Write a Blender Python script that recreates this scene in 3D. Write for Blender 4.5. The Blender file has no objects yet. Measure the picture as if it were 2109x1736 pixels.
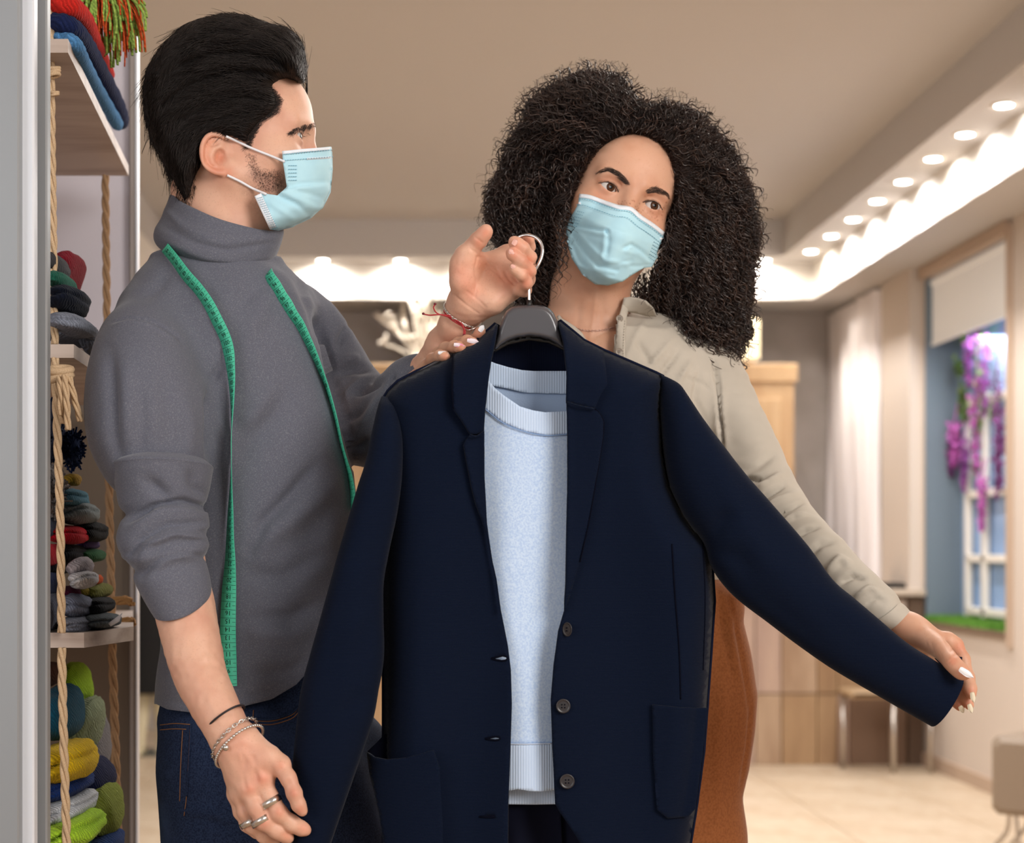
import bpy, math, random
import numpy as np
from mathutils import Vector, Matrix
from mathutils.geometry import delaunay_2d_cdt
random.seed(7); RNG = np.random.default_rng(7)
SC = bpy.context.scene
COL = SC.collection
# ---------------------------------------------------------------- camera
F = 3560.0; CX, CY = 860.0, 1130.0; PW, PH = 2109.0, 1736.0; EYE = 1.15
cam_d = bpy.data.cameras.new('camera'); cam = bpy.data.objects.new('camera', cam_d); COL.objects.link(cam)
cam.location = (0, 0, EYE); cam.rotation_euler = (math.pi/2, 0, 0)
cam_d.sensor_width = 36; cam_d.sensor_fit = 'HORIZONTAL'; cam_d.lens = F*36/PW
cam_d.shift_x = (PW/2-CX)/PW; cam_d.shift_y = (CY-PH/2)/PW
cam_d.clip_start = .05; cam_d.clip_end = 60
cam_d.dof.use_dof = True; cam_d.dof.focus_distance = 2.12; cam_d.dof.aperture_fstop = 5.0
SC.camera = cam
# ---------------------------------------------------------------- view, world, lights
vs = SC.view_settings; vs.view_transform = 'Standard'; vs.look = 'None'; vs.gamma = 1; vs.use_curve_mapping = False
vs.exposure = 0.0
SC.cycles.use_denoising = True
SC.cycles.max_bounces = 6; SC.cycles.diffuse_bounces = 3; SC.cycles.glossy_bounces = 3; SC.cycles.transparent_max_bounces = 8
w = bpy.data.worlds.new('world'); SC.world = w; w.use_nodes = True
w.node_tree.nodes['Background'].inputs[0].default_value = (1.0, .98, .96, 1)
w.node_tree.nodes['Background'].inputs[1].default_value = .5
def area(name, loc, target, size, power, color=(1, 1, 1), size_y=None):
    l = bpy.data.lights.new(name, 'AREA'); l.energy = power; l.color = color; l.shape = 'RECTANGLE'
    l.size = size; l.size_y = size_y or size
    o = bpy.data.objects.new(name, l); COL.objects.link(o); o.location = loc
    o.rotation_euler = (Vector(target)-Vector(loc)).to_track_quat('-Z', 'Y').to_euler()
    return o
area('front_key_light', (2.2, -.6, 2.5), (0.1, 2.2, 1.2), 1.8, 132, (1, .97, .93), 1.6)  # added soft key from front right behind the camera, no window there
area('left_fill_light', (-2.2, -1.0, 1.9), (0.1, 2.2, 1.3), 1.8, 34, (.93, .96, 1), 1.6)  # added fill from front left, lifts the shelf side
area('fill_over_floor', (0.6, 6.0, 2.6), (0.6, 6.0, 0), 2.4, 135, (1, .985, .965), 3.2)  # unseen fill panel added to brighten the room and its ceiling
area('back_light', (1.2, 3.9, 2.6), (0.3, 2.2, 1.5), 1.2, 20, (1, .93, .85), .8)
# ---------------------------------------------------------------- helpers
def P(px, py, d): return Vector(((px-CX)/F*d, d, EYE+(CY-py)/F*d))
def PA(px, py, d):
    px = np.asarray(px, float); py = np.asarray(py, float); d = np.asarray(d, float)+0*px
    return np.stack([(px-CX)/F*d, d+0*py, EYE+(CY-py)/F*d], -1)
def proj(v):
    return CX+v[:, 0]/v[:, 1]*F, CY-(v[:, 2]-EYE)/v[:, 1]*F
def lin(r, g=None, b=None):
    if g is None: r, g, b = r
    f = lambda c: (c/255/12.92) if c/255 <= .04045 else ((c/255+.055)/1.055)**2.4
    return (f(r), f(g), f(b), 1)
def empty(name, loc=(0, 0, 0)):
    o = bpy.data.objects.new(name, None); COL.objects.link(o); o.location = loc; o.empty_display_size = .05; return o
def tag(o, label=None, cat=None, group=None, kind=None):
    if label: o['label'] = label
    if cat: o['category'] = cat
    if group: o['group'] = group
    if kind: o['kind'] = kind
    return o
def mesh(name, verts, faces, mat=None, parent=None, smooth=True, col=None):
    me = bpy.data.meshes.new(name)
    verts = np.asarray(verts, dtype=np.float64).reshape(-1, 3)
    off = np.zeros(3)
    if isinstance(faces, np.ndarray):
        n, k = faces.shape
        me.vertices.add(len(verts)); me.vertices.foreach_set('co', (verts-off).astype(np.float32).ravel())
        me.loops.add(n*k); me.loops.foreach_set('vertex_index', faces.astype(np.int32).ravel())
        me.polygons.add(n); me.polygons.foreach_set('loop_start', np.arange(0, n*k, k, dtype=np.int32))
        me.update(calc_edges=True)
    else:
        me.from_pydata([tuple(v) for v in verts], [], faces)
    me.validate()
    if smooth: me.polygons.foreach_set('use_smooth', np.ones(len(me.polygons), bool))
    if mat: me.materials.append(mat)
    if col is not None:
        a = me.color_attributes.new('Col', 'FLOAT_COLOR', 'POINT')
        c = np.ones((len(verts), 4), np.float32); c[:, :3] = col; a.data.foreach_set('color', c.ravel())
    me.update()
    o = bpy.data.objects.new(name, me); COL.objects.link(o)
    if parent is not None:
        o.parent = parent; o.matrix_parent_inverse = Matrix.Translation(-Vector(parent.location))
    return o
class MB:
    """collects pieces of one mesh"""
    def __init__(s): s.v = []; s.f = []; s.n = 0
    def add(s, v, f):
        v = np.asarray(v, float).reshape(-1, 3); s.v.append(v)
        s.f += [tuple(int(i)+s.n for i in q) for q in f]; s.n += len(v); return s
    def box(s, lo, hi, bev=0):
        (x0, y0, z0), (x1, y1, z1) = lo, hi
        if bev:
            return s.rbox(lo, hi, bev)
        v = [(x, y, z) for x in (x0, x1) for y in (y0, y1) for z in (z0, z1)]
        f = [(0, 1, 3, 2), (4, 6, 7, 5), (0, 4, 5, 1), (2, 3, 7, 6), (0, 2, 6, 4), (1, 5, 7, 3)]
        return s.add(v, f)
    def rbox(s, lo, hi, b):
        # rectangle in xz chamfered, extruded along y with chamfered ends
        x0, y0, z0 = lo; x1, y1, z1 = hi
        def ring(y, i):
            return [(x0+b+i, y, z0+i), (x1-b-i, y, z0+i), (x1-i, y, z0+b+i), (x1-i, y, z1-b-i), (x1-b-i, y, z1-i), (x0+b+i, y, z1-i), (x0+i, y, z1-b-i), (x0+i, y, z0+b+i)]
        v = ring(y0, b)+ring(y0+b, 0)+ring(y1-b, 0)+ring(y1, b); f = [tuple(range(7, -1, -1))[::-1]]
        f = [tuple(range(8))]
        for r in range(3):
            for i in range(8):
                j = (i+1) % 8; f.append((r*8+i, (r+1)*8+i, (r+1)*8+j, r*8+j))
        f.append(tuple(range(31, 23, -1)))
        return s.add(v, f)
    def tube(s, pts, rad, sides=8, caps=True, flat=None):
        v, f = tube_geo(pts, rad, sides, caps, flat); return s.add(v, f)
    def build(s, name, mat=None, parent=None, smooth=True):
        return mesh(name, np.concatenate(s.v), s.f, mat, parent, smooth)
def tube_geo(pts, rad, sides=8, caps=True, flat=None, up=None):
    pts = np.asarray([tuple(p) for p in pts], float); n = len(pts)
    rad = np.broadcast_to(np.asarray(rad, float), (n,))
    t = np.gradient(pts, axis=0); t /= np.linalg.norm(t, axis=1)[:, None]+1e-12
    u = np.array(up if up is not None else (0.0, 0, 1.0)); 
    if abs(t[0]@u) > .9 and up is None: u = np.array((0.0, 1, 0))
    v = []; 
    for i in range(n):
        a = u-(u@t[i])*t[i]; a /= np.linalg.norm(a)+1e-12
        b = np.cross(t[i], a); u = a
        for k in range(sides):
            th = 2*math.pi*k/sides
            v.append(pts[i]+rad[i]*(math.cos(th)*a*(flat or 1)+math.sin(th)*b))
    f = []
    for i in range(n-1):
        for k in range(sides):
            j = (k+1) % sides
            f.append((i*sides+k, i*sides+j, (i+1)*sides+j, (i+1)*sides+k))
    if caps:
        f.append(tuple(range(sides-1, -1, -1))); f.append(tuple(range((n-1)*sides, n*sides)))
    return v, f
def spline(pts, n=8, closed=False):
    p = np.asarray([tuple(q) for q in pts], float); m = len(p)
    if m < 3 and not closed:
        t = np.linspace(0, 1, n+1)[:, None]; return p[0]*(1-t)+p[-1]*t
    out = []
    idx = range(m if closed else m-1)
    for i in idx:
        if closed: a, b, c, d = p[(i-1) % m], p[i], p[(i+1) % m], p[(i+2) % m]
        else:
            a = p[i-1] if i > 0 else 2*p[0]-p[1]; b = p[i]; c = p[i+1]; d = p[i+2] if i+2 < m else 2*p[-1]-p[-2]
        t = (np.arange(n)/n)[:, None]
        out.append(.5*((2*b)+(c-a)*t+(2*a-5*b+4*c-d)*t*t+(3*b-a-3*c+d)*t**3))
    if not closed: out.append(p[-1:])
    return np.concatenate(out)
def resample(p, step, closed=False):
    p = np.asarray(p, float)
    if closed: p = np.concatenate([p, p[:1]])
    s = np.concatenate([[0], np.cumsum(np.linalg.norm(np.diff(p, axis=0), axis=1))])
    n = max(2, int(round(s[-1]/step))); t = np.linspace(0, s[-1], n+1)
    q = np.stack([np.interp(t, s, p[:, k]) for k in range(p.shape[1])], 1)
    return q[:-1] if closed else q
def inside(x, y, poly):
    c = np.zeros(x.shape, bool); n = len(poly); j = n-1
    for i in range(n):
        xi, yi = poly[i]; xj, yj = poly[j]
        if yi != yj:
            c ^= ((yi > y) != (yj > y)) & (x < (xj-xi)*(y-yi)/(yj-yi)+xi)
        j = i
    return c
def pdist(x, y, line, closed=True):
    L = np.asarray(line, float); n = len(L); best = np.full(np.shape(x), 1e9)
    for i in range(n if closed else n-1):
        a = L[i]; b = L[(i+1) % n]; ab = b-a; t = np.clip(((x-a[0])*ab[0]+(y-a[1])*ab[1])/(ab@ab+1e-9), 0, 1)
        best = np.minimum(best, np.hypot(x-a[0]-t*ab[0], y-a[1]-t*ab[1]))
    return best
def dens(poly, step):
    """straight-edged outline with points every step px, corners kept"""
    out = []; p = [tuple(q) for q in poly]
    for i in range(len(p)):
        a = np.array(p[i], float); b = np.array(p[(i+1) % len(p)], float); n = max(1, int(round(np.linalg.norm(b-a)/step)))
        for k in range(n): out.append(a+(b-a)*k/n)
    return np.array(out)
def tri2d(outline, step, holes=()):
    O = np.asarray(outline, float)
    x0, y0 = O.min(0); x1, y1 = O.max(0)
    gx, gy = np.meshgrid(np.arange(x0+step/2, x1, step), np.arange(y0+step/2, y1, step*.866))
    gx = gx+(np.arange(gx.shape[0]) % 2)[:, None]*step/2
    gx, gy = gx.ravel(), gy.ravel()
    m = inside(gx, gy, O) & (pdist(gx, gy, O) > step*.45)
    for h in holes: m &= ~inside(gx, gy, h) & (pdist(gx, gy, h) > step*.45)
    pts = [tuple(q) for q in O]; edges = [(i, (i+1) % len(O)) for i in range(len(O))]
    for h in holes:
        b = len(pts); pts += [tuple(q) for q in h]; edges += [(b+i, b+(i+1) % len(h)) for i in range(len(h))]
    nb = len(pts)
    pts += list(zip(gx[m], gy[m]))
    r = delaunay_2d_cdt([Vector(q) for q in pts], edges, [], 0, 1e-6)
    V = np.array([tuple(q) for q in r[0]]); T = np.array([tuple(q) for q in r[2] if len(q) == 3])
    c = V[T].mean(1); k = inside(c[:, 0], c[:, 1], O)
    for h in holes: k &= ~inside(c[:, 0], c[:, 1], h)
    T = T[k]
    # orient so that in px coordinates (y down) normals face the camera
    a, b, d = V[T[:, 0]], V[T[:, 1]], V[T[:, 2]]
    s = (b[:, 0]-a[:, 0])*(d[:, 1]-a[:, 1])-(b[:, 1]-a[:, 1])*(d[:, 0]-a[:, 0])
    T[s > 0] = T[s > 0][:, ::-1]
    return V, T
def bedges(T):
    E = np.concatenate([T[:, [0, 1]], T[:, [1, 2]], T[:, [2, 0]]]); S = set(map(tuple, E.tolist()))
    return [(a, b) for a, b in S if (b, a) not in S]
def patch(name, outline, dfn, mat, parent=None, step=8, thick=.003, holes=(), smooth=True, post=None, col=None):
    """cloth-like sheet: outline in photograph pixels, depth in metres from dfn(px,py), real thickness"""
    V, T = tri2d(outline, step, holes)
    d = dfn(V[:, 0], V[:, 1])+0*V[:, 0]
    A = PA(V[:, 0], V[:, 1], d)
    if post is not None: A = post(A, V)
    B = A.copy(); 
    # normal estimate for the thickness
    N = np.zeros_like(A); fn = np.cross(A[T[:, 1]]-A[T[:, 0]], A[T[:, 2]]-A[T[:, 0]])
    for k in range(3): np.add.at(N, T[:, k], fn)
    N /= np.linalg.norm(N, axis=1)[:, None]+1e-12
    B = A-N*thick
    n = len(A); F_ = T.tolist()+(T[:, ::-1]+n).tolist()
    for a, b in bedges(T): F_.append((b, a, a+n, b+n))
    o = mesh(name, np.concatenate([A, B]), F_, mat, parent, smooth)
    return o
def puff(name, outline, dc, t, mat, parent=None, step=6, w=None, edge=.15, tb=None, bump=None):
    """closed pillow: outline in px, mid depth dc(px,py) or number, half thickness t; w = rounding width in px"""
    V, T = tri2d(outline, step)
    D = pdist(V[:, 0], V[:, 1], outline); w = w or D.max()*1.0
    s = np.sqrt(np.clip(1-(1-np.clip(D/w, 0, 1))**2, 0, 1))
    dcv = dc(V[:, 0], V[:, 1]) if callable(dc) else dc
    df = dcv-t*s; db = dcv+(tb if tb is not None else t)*s
    if bump is not None: df = df+bump(V[:, 0], V[:, 1])*np.clip(D/6, 0, 1)
    A = PA(V[:, 0], V[:, 1], df); B = PA(V[:, 0], V[:, 1], db)
    n = len(A); F_ = T.tolist()
    bnd = np.zeros(n, bool)
    for a, b in bedges(T): bnd[a] = bnd[b] = True
    mp = np.where(bnd, np.arange(n), np.arange(n)+n)
    F_ += mp[T[:, ::-1]].tolist()
    VV = np.concatenate([A, B]); FF = np.array(F_)
    used = np.unique(FF); re = -np.ones(2*n, int); re[used] = np.arange(len(used))
    return mesh(name, VV[used], re[FF], mat, parent)
# ---------------------------------------------------------------- signed distance modelling
def smin(a, b, k):
    if k <= 0: return np.minimum(a, b)
    h = np.maximum(k-np.abs(a-b), 0)/k; return np.minimum(a, b)-h*h*k*.25
def smax(a, b, k): return -smin(-a, -b, k)
def s_cone(p, a, b, ra, rb):
    a = np.asarray(a, float); b = np.asarray(b, float); ab = b-a
    t = np.clip(((p-a)@ab)/(ab@ab+1e-12), 0, 1)
    return np.linalg.norm(p-a-t[:, None]*ab, axis=1)-(ra+t*(rb-ra))
def s_ell(p, c, r, R=None):
    q = p-np.asarray(c, float)
    if R is not None: q = q@np.asarray(R)
    r = np.asarray(r, float); k0 = np.linalg.norm(q/r, axis=1); k1 = np.linalg.norm(q/(r*r), axis=1)
    return np.where(k1 > 1e-9, k0*(k0-1)/np.maximum(k1, 1e-9), -r.min())
def s_chain(p, pts, rad, k=.004):
    d = None
    for i in range(len(pts)-1):
        e = s_cone(p, pts[i], pts[i+1], rad[i], rad[i+1]); d = e if d is None else smin(d, e, k)
    return d
def surf(fn, lo, hi, h, lip=1.6):
    """surface nets on a narrow band"""
    lo = np.asarray(lo, float); hi = np.asarray(hi, float); B = 6
    nb = np.ceil((hi-lo)/(h*B)).astype(int)+1; n = nb*B
    g = [lo[i]+(np.arange(nb[i])+.5)*h*B-h*.5 for i in range(3)]
    C = np.stack(np.meshgrid(*g, indexing='ij'), -1).reshape(-1, 3)
    fc = fn(C).reshape(nb)
    Fd = np.repeat(np.repeat(np.repeat(fc, B, 0), B, 1), B, 2).astype(np.float32)
    act = np.abs(fc) < h*B*.87*lip+h*2
    A = np.repeat(np.repeat(np.repeat(act, B, 0), B, 1), B, 2)
    idx = np.flatnonzero(A.ravel()); vals = np.empty(len(idx), np.float32)
    for s in range(0, len(idx), 400000):
        ii = np.unravel_index(idx[s:s+400000], tuple(n)); pp = np.stack([lo[k]+ii[k]*h for k in range(3)], -1)
        vals[s:s+400000] = fn(pp)
    Fd.ravel()[idx] = vals
    S = Fd < 0
    s8 = [S[i:n[0]-1+i, j:n[1]-1+j, k:n[2]-1+k] for i in (0, 1) for j in (0, 1) for k in (0, 1)]
    cnt = sum(x.astype(np.int8) for x in s8); cm = (cnt > 0) & (cnt < 8)
    ci = np.flatnonzero(cm.ravel()); shape = cm.shape
    I, J, K = np.unravel_index(ci, shape)
    corner = [(i, j, k) for i in (0, 1) for j in (0, 1) for k in (0, 1)]
    fv = np.stack([Fd[I+i, J+j, K+k] for i, j, k in corner], 1)
    acc = np.zeros((len(ci), 3)); num = np.zeros(len(ci))
    for a in range(8):
        for b in range(a+1, 8):
            ca, cb = np.array(corner[a]), np.array(corner[b])
            if np.abs(ca-cb).sum() != 1: continue
            fa, fb = fv[:, a], fv[:, b]; m = (fa < 0) != (fb < 0)
            t = np.where(m, fa/np.where(m, fa-fb, 1), 0)
            acc += np.where(m[:, None], ca+t[:, None]*(cb-ca), 0); num += m
    V = lo+(np.stack([I, J, K], 1)+acc/num[:, None])*h
    vid = -np.ones(cm.size, np.int64); vid[ci] = np.arange(len(ci)); vid = vid.reshape(shape)
    faces = []
    for ax in range(3):
        sl0 = [slice(None)]*3; sl1 = [slice(None)]*3; sl0[ax] = slice(0, -1); sl1[ax] = slice(1, None)
        A0 = S[tuple(sl0)]; A1 = S[tuple(sl1)]; m = A0 != A1
        u, v = [(1, 2), (2, 0), (0, 1)][ax]
        q = np.argwhere(m); ok = (q[:, u] > 0) & (q[:, v] > 0)
        for k in range(3):
            if k != ax: ok &= q[:, k] < shape[k]
        ok &= q[:, ax] < shape[ax]
        q = q[ok]; ins = A0[tuple(q.T)]
        def at(du, dv):
            r = q.copy(); r[:, u] -= du; r[:, v] -= dv; return vid[tuple(r.T)]
        Q = np.stack([at(1, 1), at(0, 1), at(0, 0), at(1, 0)], 1)
        Q[~ins] = Q[~ins][:, ::-1]; faces.append(Q)
    Fa = np.concatenate(faces); Fa = Fa[(Fa >= 0).all(1)]
    return V, Fa
def vnormals(V, Fa):
    N = np.zeros_like(V); a = V[Fa[:, 0]]; n = np.cross(V[Fa[:, 2]]-a, V[Fa[:, 3 if Fa.shape[1] > 3 else 1]]-V[Fa[:, 1]]) if Fa.shape[1] > 3 else np.cross(V[Fa[:, 1]]-a, V[Fa[:, 2]]-a)
    for k in range(Fa.shape[1]): np.add.at(N, Fa[:, k], n)
    return N/(np.linalg.norm(N, axis=1)[:, None]+1e-12)
def brush(V, N, line, width, amp, drange=None, front=True, taper=True, asym=0):
    """push vertices along their normals near a polyline given in photograph px (amp in metres, width in px)"""
    px, py = proj(V); L = np.asarray(line, float)
    m = (px > L[:, 0].min()-3*width) & (px < L[:, 0].max()+3*width) & (py > L[:, 1].min()-3*width) & (py < L[:, 1].max()+3*width)
    if front: m &= N[:, 1] < .15
    if drange: m &= (V[:, 1] > drange[0]) & (V[:, 1] < drange[1])
    ix = np.flatnonzero(m)
    if len(ix) == 0: return V
    x, y = px[ix], py[ix]; best = np.full(len(ix), 1e9); tt = np.zeros(len(ix)); sd = np.zeros(len(ix))
    s = np.concatenate([[0], np.cumsum(np.linalg.norm(np.diff(L, axis=0), axis=1))])
    for i in range(len(L)-1):
        a, b = L[i], L[i+1]; ab = b-a; t = np.clip(((x-a[0])*ab[0]+(y-a[1])*ab[1])/(ab@ab+1e-9), 0, 1)
        d = np.hypot(x-a[0]-t*ab[0], y-a[1]-t*ab[1]); k = d < best
        best[k] = d[k]; tt[k] = (s[i]+t[k]*(s[i+1]-s[i]))/s[-1]
        sd[k] = np.sign((x-a[0])*ab[1]-(y-a[1])*ab[0])[k]
    wgt = np.exp(-(best/width)**2)
    if taper: wgt *= np.sqrt(np.clip(np.sin(np.pi*np.clip(tt, .02, .98)), 0, 1))
    off = amp*wgt
    if asym: off += asym*amp*sd*np.exp(-((best-width*1.6)/width)**2)*.5
    V[ix] += N[ix]*off[:, None]
    return V
def vnoise(p, s, seed=0):
    """cheap smooth value noise"""
    q = p*s+seed*17.13; i = np.floor(q).astype(np.int64); f = q-i; f = f*f*(3-2*f)
    def hsh(a):
        n = (a[:, 0]*73856093) ^ (a[:, 1]*19349663) ^ (a[:, 2]*83492791); n = (n ^ (n >> 13))*1274126177 & 0x7fffffff
        return (n % 10007)/10007.0
    r = 0
    for dx in (0, 1):
        for dy in (0, 1):
            for dz in (0, 1):
                wq = (f[:, 0] if dx else 1-f[:, 0])*(f[:, 1] if dy else 1-f[:, 1])*(f[:, 2] if dz else 1-f[:, 2])
                r = r+wq*hsh(i+np.array([dx, dy, dz]))
    return r*2-1
def strands(name, paths, rad, mat, parent=None, sides=3):
    """many thin tubes: paths (S,M,3), rad (S,M) or (M,)"""
    P_ = np.asarray(paths, np.float64); S_, M_, _ = P_.shape
    rad = np.broadcast_to(rad, (S_, M_))
    t = np.gradient(P_, axis=1); t /= np.linalg.norm(t, axis=2)[..., None]+1e-12
    up = np.array([.31, .52, .79]); a = np.cross(t, up); a /= np.linalg.norm(a, axis=2)[..., None]+1e-9
    b = np.cross(t, a)
    th = 2*np.pi*np.arange(sides)/sides
    V = P_[:, :, None, :]+rad[..., None, None]*(np.cos(th)[None, None, :, None]*a[:, :, None, :]+np.sin(th)[None, None, :, None]*b[:, :, None, :])
    base = (np.arange(S_)[:, None, None]*M_+np.arange(M_-1)[None, :, None])*sides
    k = np.arange(sides)[None, None, :]; k2 = (k+1) % sides
    Q = np.stack([base+k, base+k2, base+sides+k2, base+sides+k], -1).reshape(-1, 4)
    return mesh(name, V.reshape(-1, 3), Q, mat, parent)
# ---------------------------------------------------------------- materials
MATS = {}
def mat(name, color=(.8, .8, .8, 1), rough=.6, metal=0, bump=None, noise=None, sss=0, emit=None, vcol=False, sheen=0, spec=.5, alpha=1, coat=0, trans=0, wave=None, space='Object'):
    """noise=(scale, color2, lo, hi[, detail]); bump=(scale,strength,dist,kind); wave=(axis, scale, color2, bumpstrength)"""
    if name in MATS: return MATS[name]
    m = bpy.data.materials.new(name); m.use_nodes = True; nt = m.node_tree; N = nt.nodes; L = nt.links
    b = N['Principled BSDF']
    if len(color) == 3: color = (*color, 1)
    b.inputs['Base Color'].default_value = color; b.inputs['Roughness'].default_value = rough; b.inputs['Metallic'].default_value = metal
    b.inputs['Specular IOR Level'].default_value = spec
    if sheen: b.inputs['Sheen Weight'].default_value = sheen; b.inputs['Sheen Roughness'].default_value = .4
    if coat: b.inputs['Coat Weight'].default_value = coat
    if trans: b.inputs['Transmission Weight'].default_value = trans
    if sss:
        b.inputs['Subsurface Weight'].default_value = sss; b.inputs['Subsurface Radius'].default_value = (1, .35, .2); b.inputs['Subsurface Scale'].default_value = .006
    if emit: b.inputs['Emission Color'].default_value = emit[0]; b.inputs['Emission Strength'].default_value = emit[1]
    if alpha < 1: b.inputs['Alpha'].default_value = alpha
    tc = N.new('ShaderNodeTexCoord'); co = tc.outputs[space]
    cur = None
    def mixc(fac, c1, c2, bt='MIX'):
        mx = N.new('ShaderNodeMix'); mx.data_type = 'RGBA'; mx.blend_type = bt
        if hasattr(fac, 'links'): L.new(fac, mx.inputs[0])
        else: mx.inputs[0].default_value = fac
        for s, c in ((6, c1), (7, c2)):
            if hasattr(c, 'links'): L.new(c, mx.inputs[s])
            else: mx.inputs[s].default_value = c if len(c) == 4 else (*c, 1)
        return mx.outputs[2]
    def ntex(scale, detail=3):
        n = N.new('ShaderNodeTexNoise'); n.inputs['Detail'].default_value = detail
        if isinstance(scale, (tuple, list)):
            mp = N.new('ShaderNodeMapping'); mp.inputs['Scale'].default_value = scale; L.new(co, mp.inputs[0]); L.new(mp.outputs[0], n.inputs['Vector']); n.inputs['Scale'].default_value = 1
        else: n.inputs['Scale'].default_value = scale; L.new(co, n.inputs['Vector'])
        return n.outputs['Fac']
    if noise:
        for q in (noise if isinstance(noise, list) else [noise]):
            f = ntex(q[0], q[4] if len(q) > 4 else 3)
            mr = N.new('ShaderNodeMapRange'); mr.inputs[1].default_value = q[2]; mr.inputs[2].default_value = q[3]; L.new(f, mr.inputs[0])
            cur = mixc(mr.outputs[0], cur if cur is not None else color, q[1])
    hgt = None
    if wave:
        wv = N.new('ShaderNodeTexWave'); wv.bands_direction = wave[0]; wv.inputs['Scale'].default_value = wave[1]; wv.inputs['Distortion'].default_value = wave[4] if len(wave) > 4 else 0
        wv.inputs['Detail'].default_value = 0
        L.new(co, wv.inputs['Vector'])
        if wave[2]: cur = mixc(wv.outputs['Fac'], cur if cur is not None else color, wave[2])
        if wave[3]:
            bn = N.new('ShaderNodeBump'); bn.inputs['Strength'].default_value = wave[3]; bn.inputs['Distance'].default_value = .001
            L.new(wv.outputs['Fac'], bn.inputs['Height']); hgt = bn.outputs[0]; L.new(hgt, b.inputs['Normal'])
    if bump:
        kind = bump[3] if len(bump) > 3 else 'noise'
        if kind == 'voronoi':
            n = N.new('ShaderNodeTexVoronoi'); n.inputs['Scale'].default_value = bump[0]; L.new(co, n.inputs['Vector']); f = n.outputs['Distance']
        else: f = ntex(bump[0], 4)
        bn = N.new('ShaderNodeBump'); bn.inputs['Strength'].default_value = bump[1]; bn.inputs['Distance'].default_value = bump[2]
        L.new(f, bn.inputs['Height'])
        if hgt is not None: L.new(hgt, bn.inputs['Normal'])
        L.new(bn.outputs[0], b.inputs['Normal'])
    if vcol:
        a = N.new('ShaderNodeAttribute'); a.attribute_name = 'Col'
        cur = mixc(1.0, cur if cur is not None else color, a.outputs['Color'], 'MULTIPLY')
    if cur is not None: L.new(cur, b.inputs['Base Color'])
    MATS[name] = m; return m
def knit(name, rgb, rgb2=None, scale=260, st=.9):
    c = lin(*rgb); c2 = lin(*(rgb2 or tuple(int(v*.80) for v in rgb)))
    return mat(name, c, .95, noise=(scale*2.2, c2, .42, .66), wave=('DIAGONAL', scale*.30, c2, .9, 5.0), bump=(scale*2.5, .5, .002), sheen=.05, spec=.06)
# ================================================================ the setting
m_ceil = mat('ceiling_paint', lin(204, 199, 196), .9)
m_wall = mat('taupe_wall_paint', lin(186, 176, 170), .85, noise=(6, lin(174, 164, 156), .4, .7))
m_cream = mat('cream_wall_paint', lin(212, 198, 186), .8)
m_white = mat('white_fascia', lin(246, 240, 232), .7)
m_floor = mat('beige_tile', lin(206, 186, 162), .4, noise=[(3.1, lin(190, 166, 138), .35, .7), (11, lin(214, 198, 174), .5, .75)])
m_grout = mat('grout', lin(178, 152, 124), .9)
def struct(mb, name, m, parent=None, smooth=False):
    o = mb.build(name, m, parent, smooth)
    if parent is None: o['kind'] = 'structure'
    return o
fl = struct(MB().box((-3.2, -2.5, -.05), (3.4, 11.2, -.006)), 'floor', m_grout)
tm = None
for i in range(9):
    for j in range(8):
        x = -2.6+i*.62; y = 6.15+j*.62
        if tm is None:
            tm = MB().rbox((0, 0, -.012), (.614, .614, 0), .003).build('tile', m_floor, fl, False)
            o = tm
        else:
            o = tm.copy(); COL.objects.link(o)
        o.location = (x, y, 0)
ZS = EYE+1.5; ZT = EYE+1.715; ZC = EYE+1.93
struct(MB().box((-1.75, -2.5, ZC), (2.14, 10.14, ZC+.08)), 'ceiling', m_ceil)
struct(MB().box((2.14, -2.5, ZT), (2.38, 10.38, ZC+.08)).box((-1.75, 10.14, ZT), (2.14, 10.38, ZC+.08)).box((-1.75, -2.5, ZT), (-1.5, 10.14, ZC+.08)), 'ceiling_tray_edge', m_ceil)
struct(MB().box((2.372, -2.5, ZS+.004), (2.39, 10.39, ZT)).box((-1.502, 10.372, ZS+.004), (2.372, 10.39, ZT)).box((-1.52, -2.5, ZS+.004), (-1.502, 10.39, ZT)), 'trim_1', m_white)
struct(MB().box((2.372, -2.5, ZS-.0), (2.9, 11.1, ZS+.004)).box((2.39, -2.5, ZS+.004), (2.9, 11.1, ZC)).box((-3.2, 10.372, ZS), (2.372, 11.1, ZS+.004)).box((-3.2, 10.39, ZS+.004), (2.4, 11.1, ZC)).box((-3.2, -2.5, ZS), (-1.51, 10.372, ZS+.004)), 'ceiling_soffit', m_ceil)
struct(MB().box((-3.3, 11.0, 0), (3.0, 11.1, ZC)), 'wall_back', m_wall)
struct(MB().box((-3.3, -2.5, 0), (-3.2, 11.1, ZC)), 'wall_left', m_cream)
# right wall with the display niche (y 7.88..9.2, z .79..2.59)
wr = MB(); X = 2.7
wr.box((X, -2.5, 0), (X+.4, 7.88, ZS)).box((X, 9.2, 0), (X+.4, 11.0, ZS)).box((X, 7.88, 0), (X+.4, 9.2, .74)).box((X, 7.88, 2.59), (X+.4, 9.2, ZS))
struct(wr, 'wall_right', m_cream)
struct(MB().box((X-.07, 9.24, 0), (X-.001, 9.8, ZS)), 'column_right', m_cream)  # cream column of the right wall, built as its own object
struct(MB().box((X-.03, 7.86, 2.585), (X+.01, 9.22, 2.645)).box((X-.02, 7.83, .7), (X+.01, 7.88, 2.62)), 'trim_2', mat('beige_trim', lin(190, 166, 146), .6))
struct(MB().box((X-.02, 6.0, 0), (X, 9.2, .07)), 'baseboard_right', mat('beige_trim'))
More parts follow.
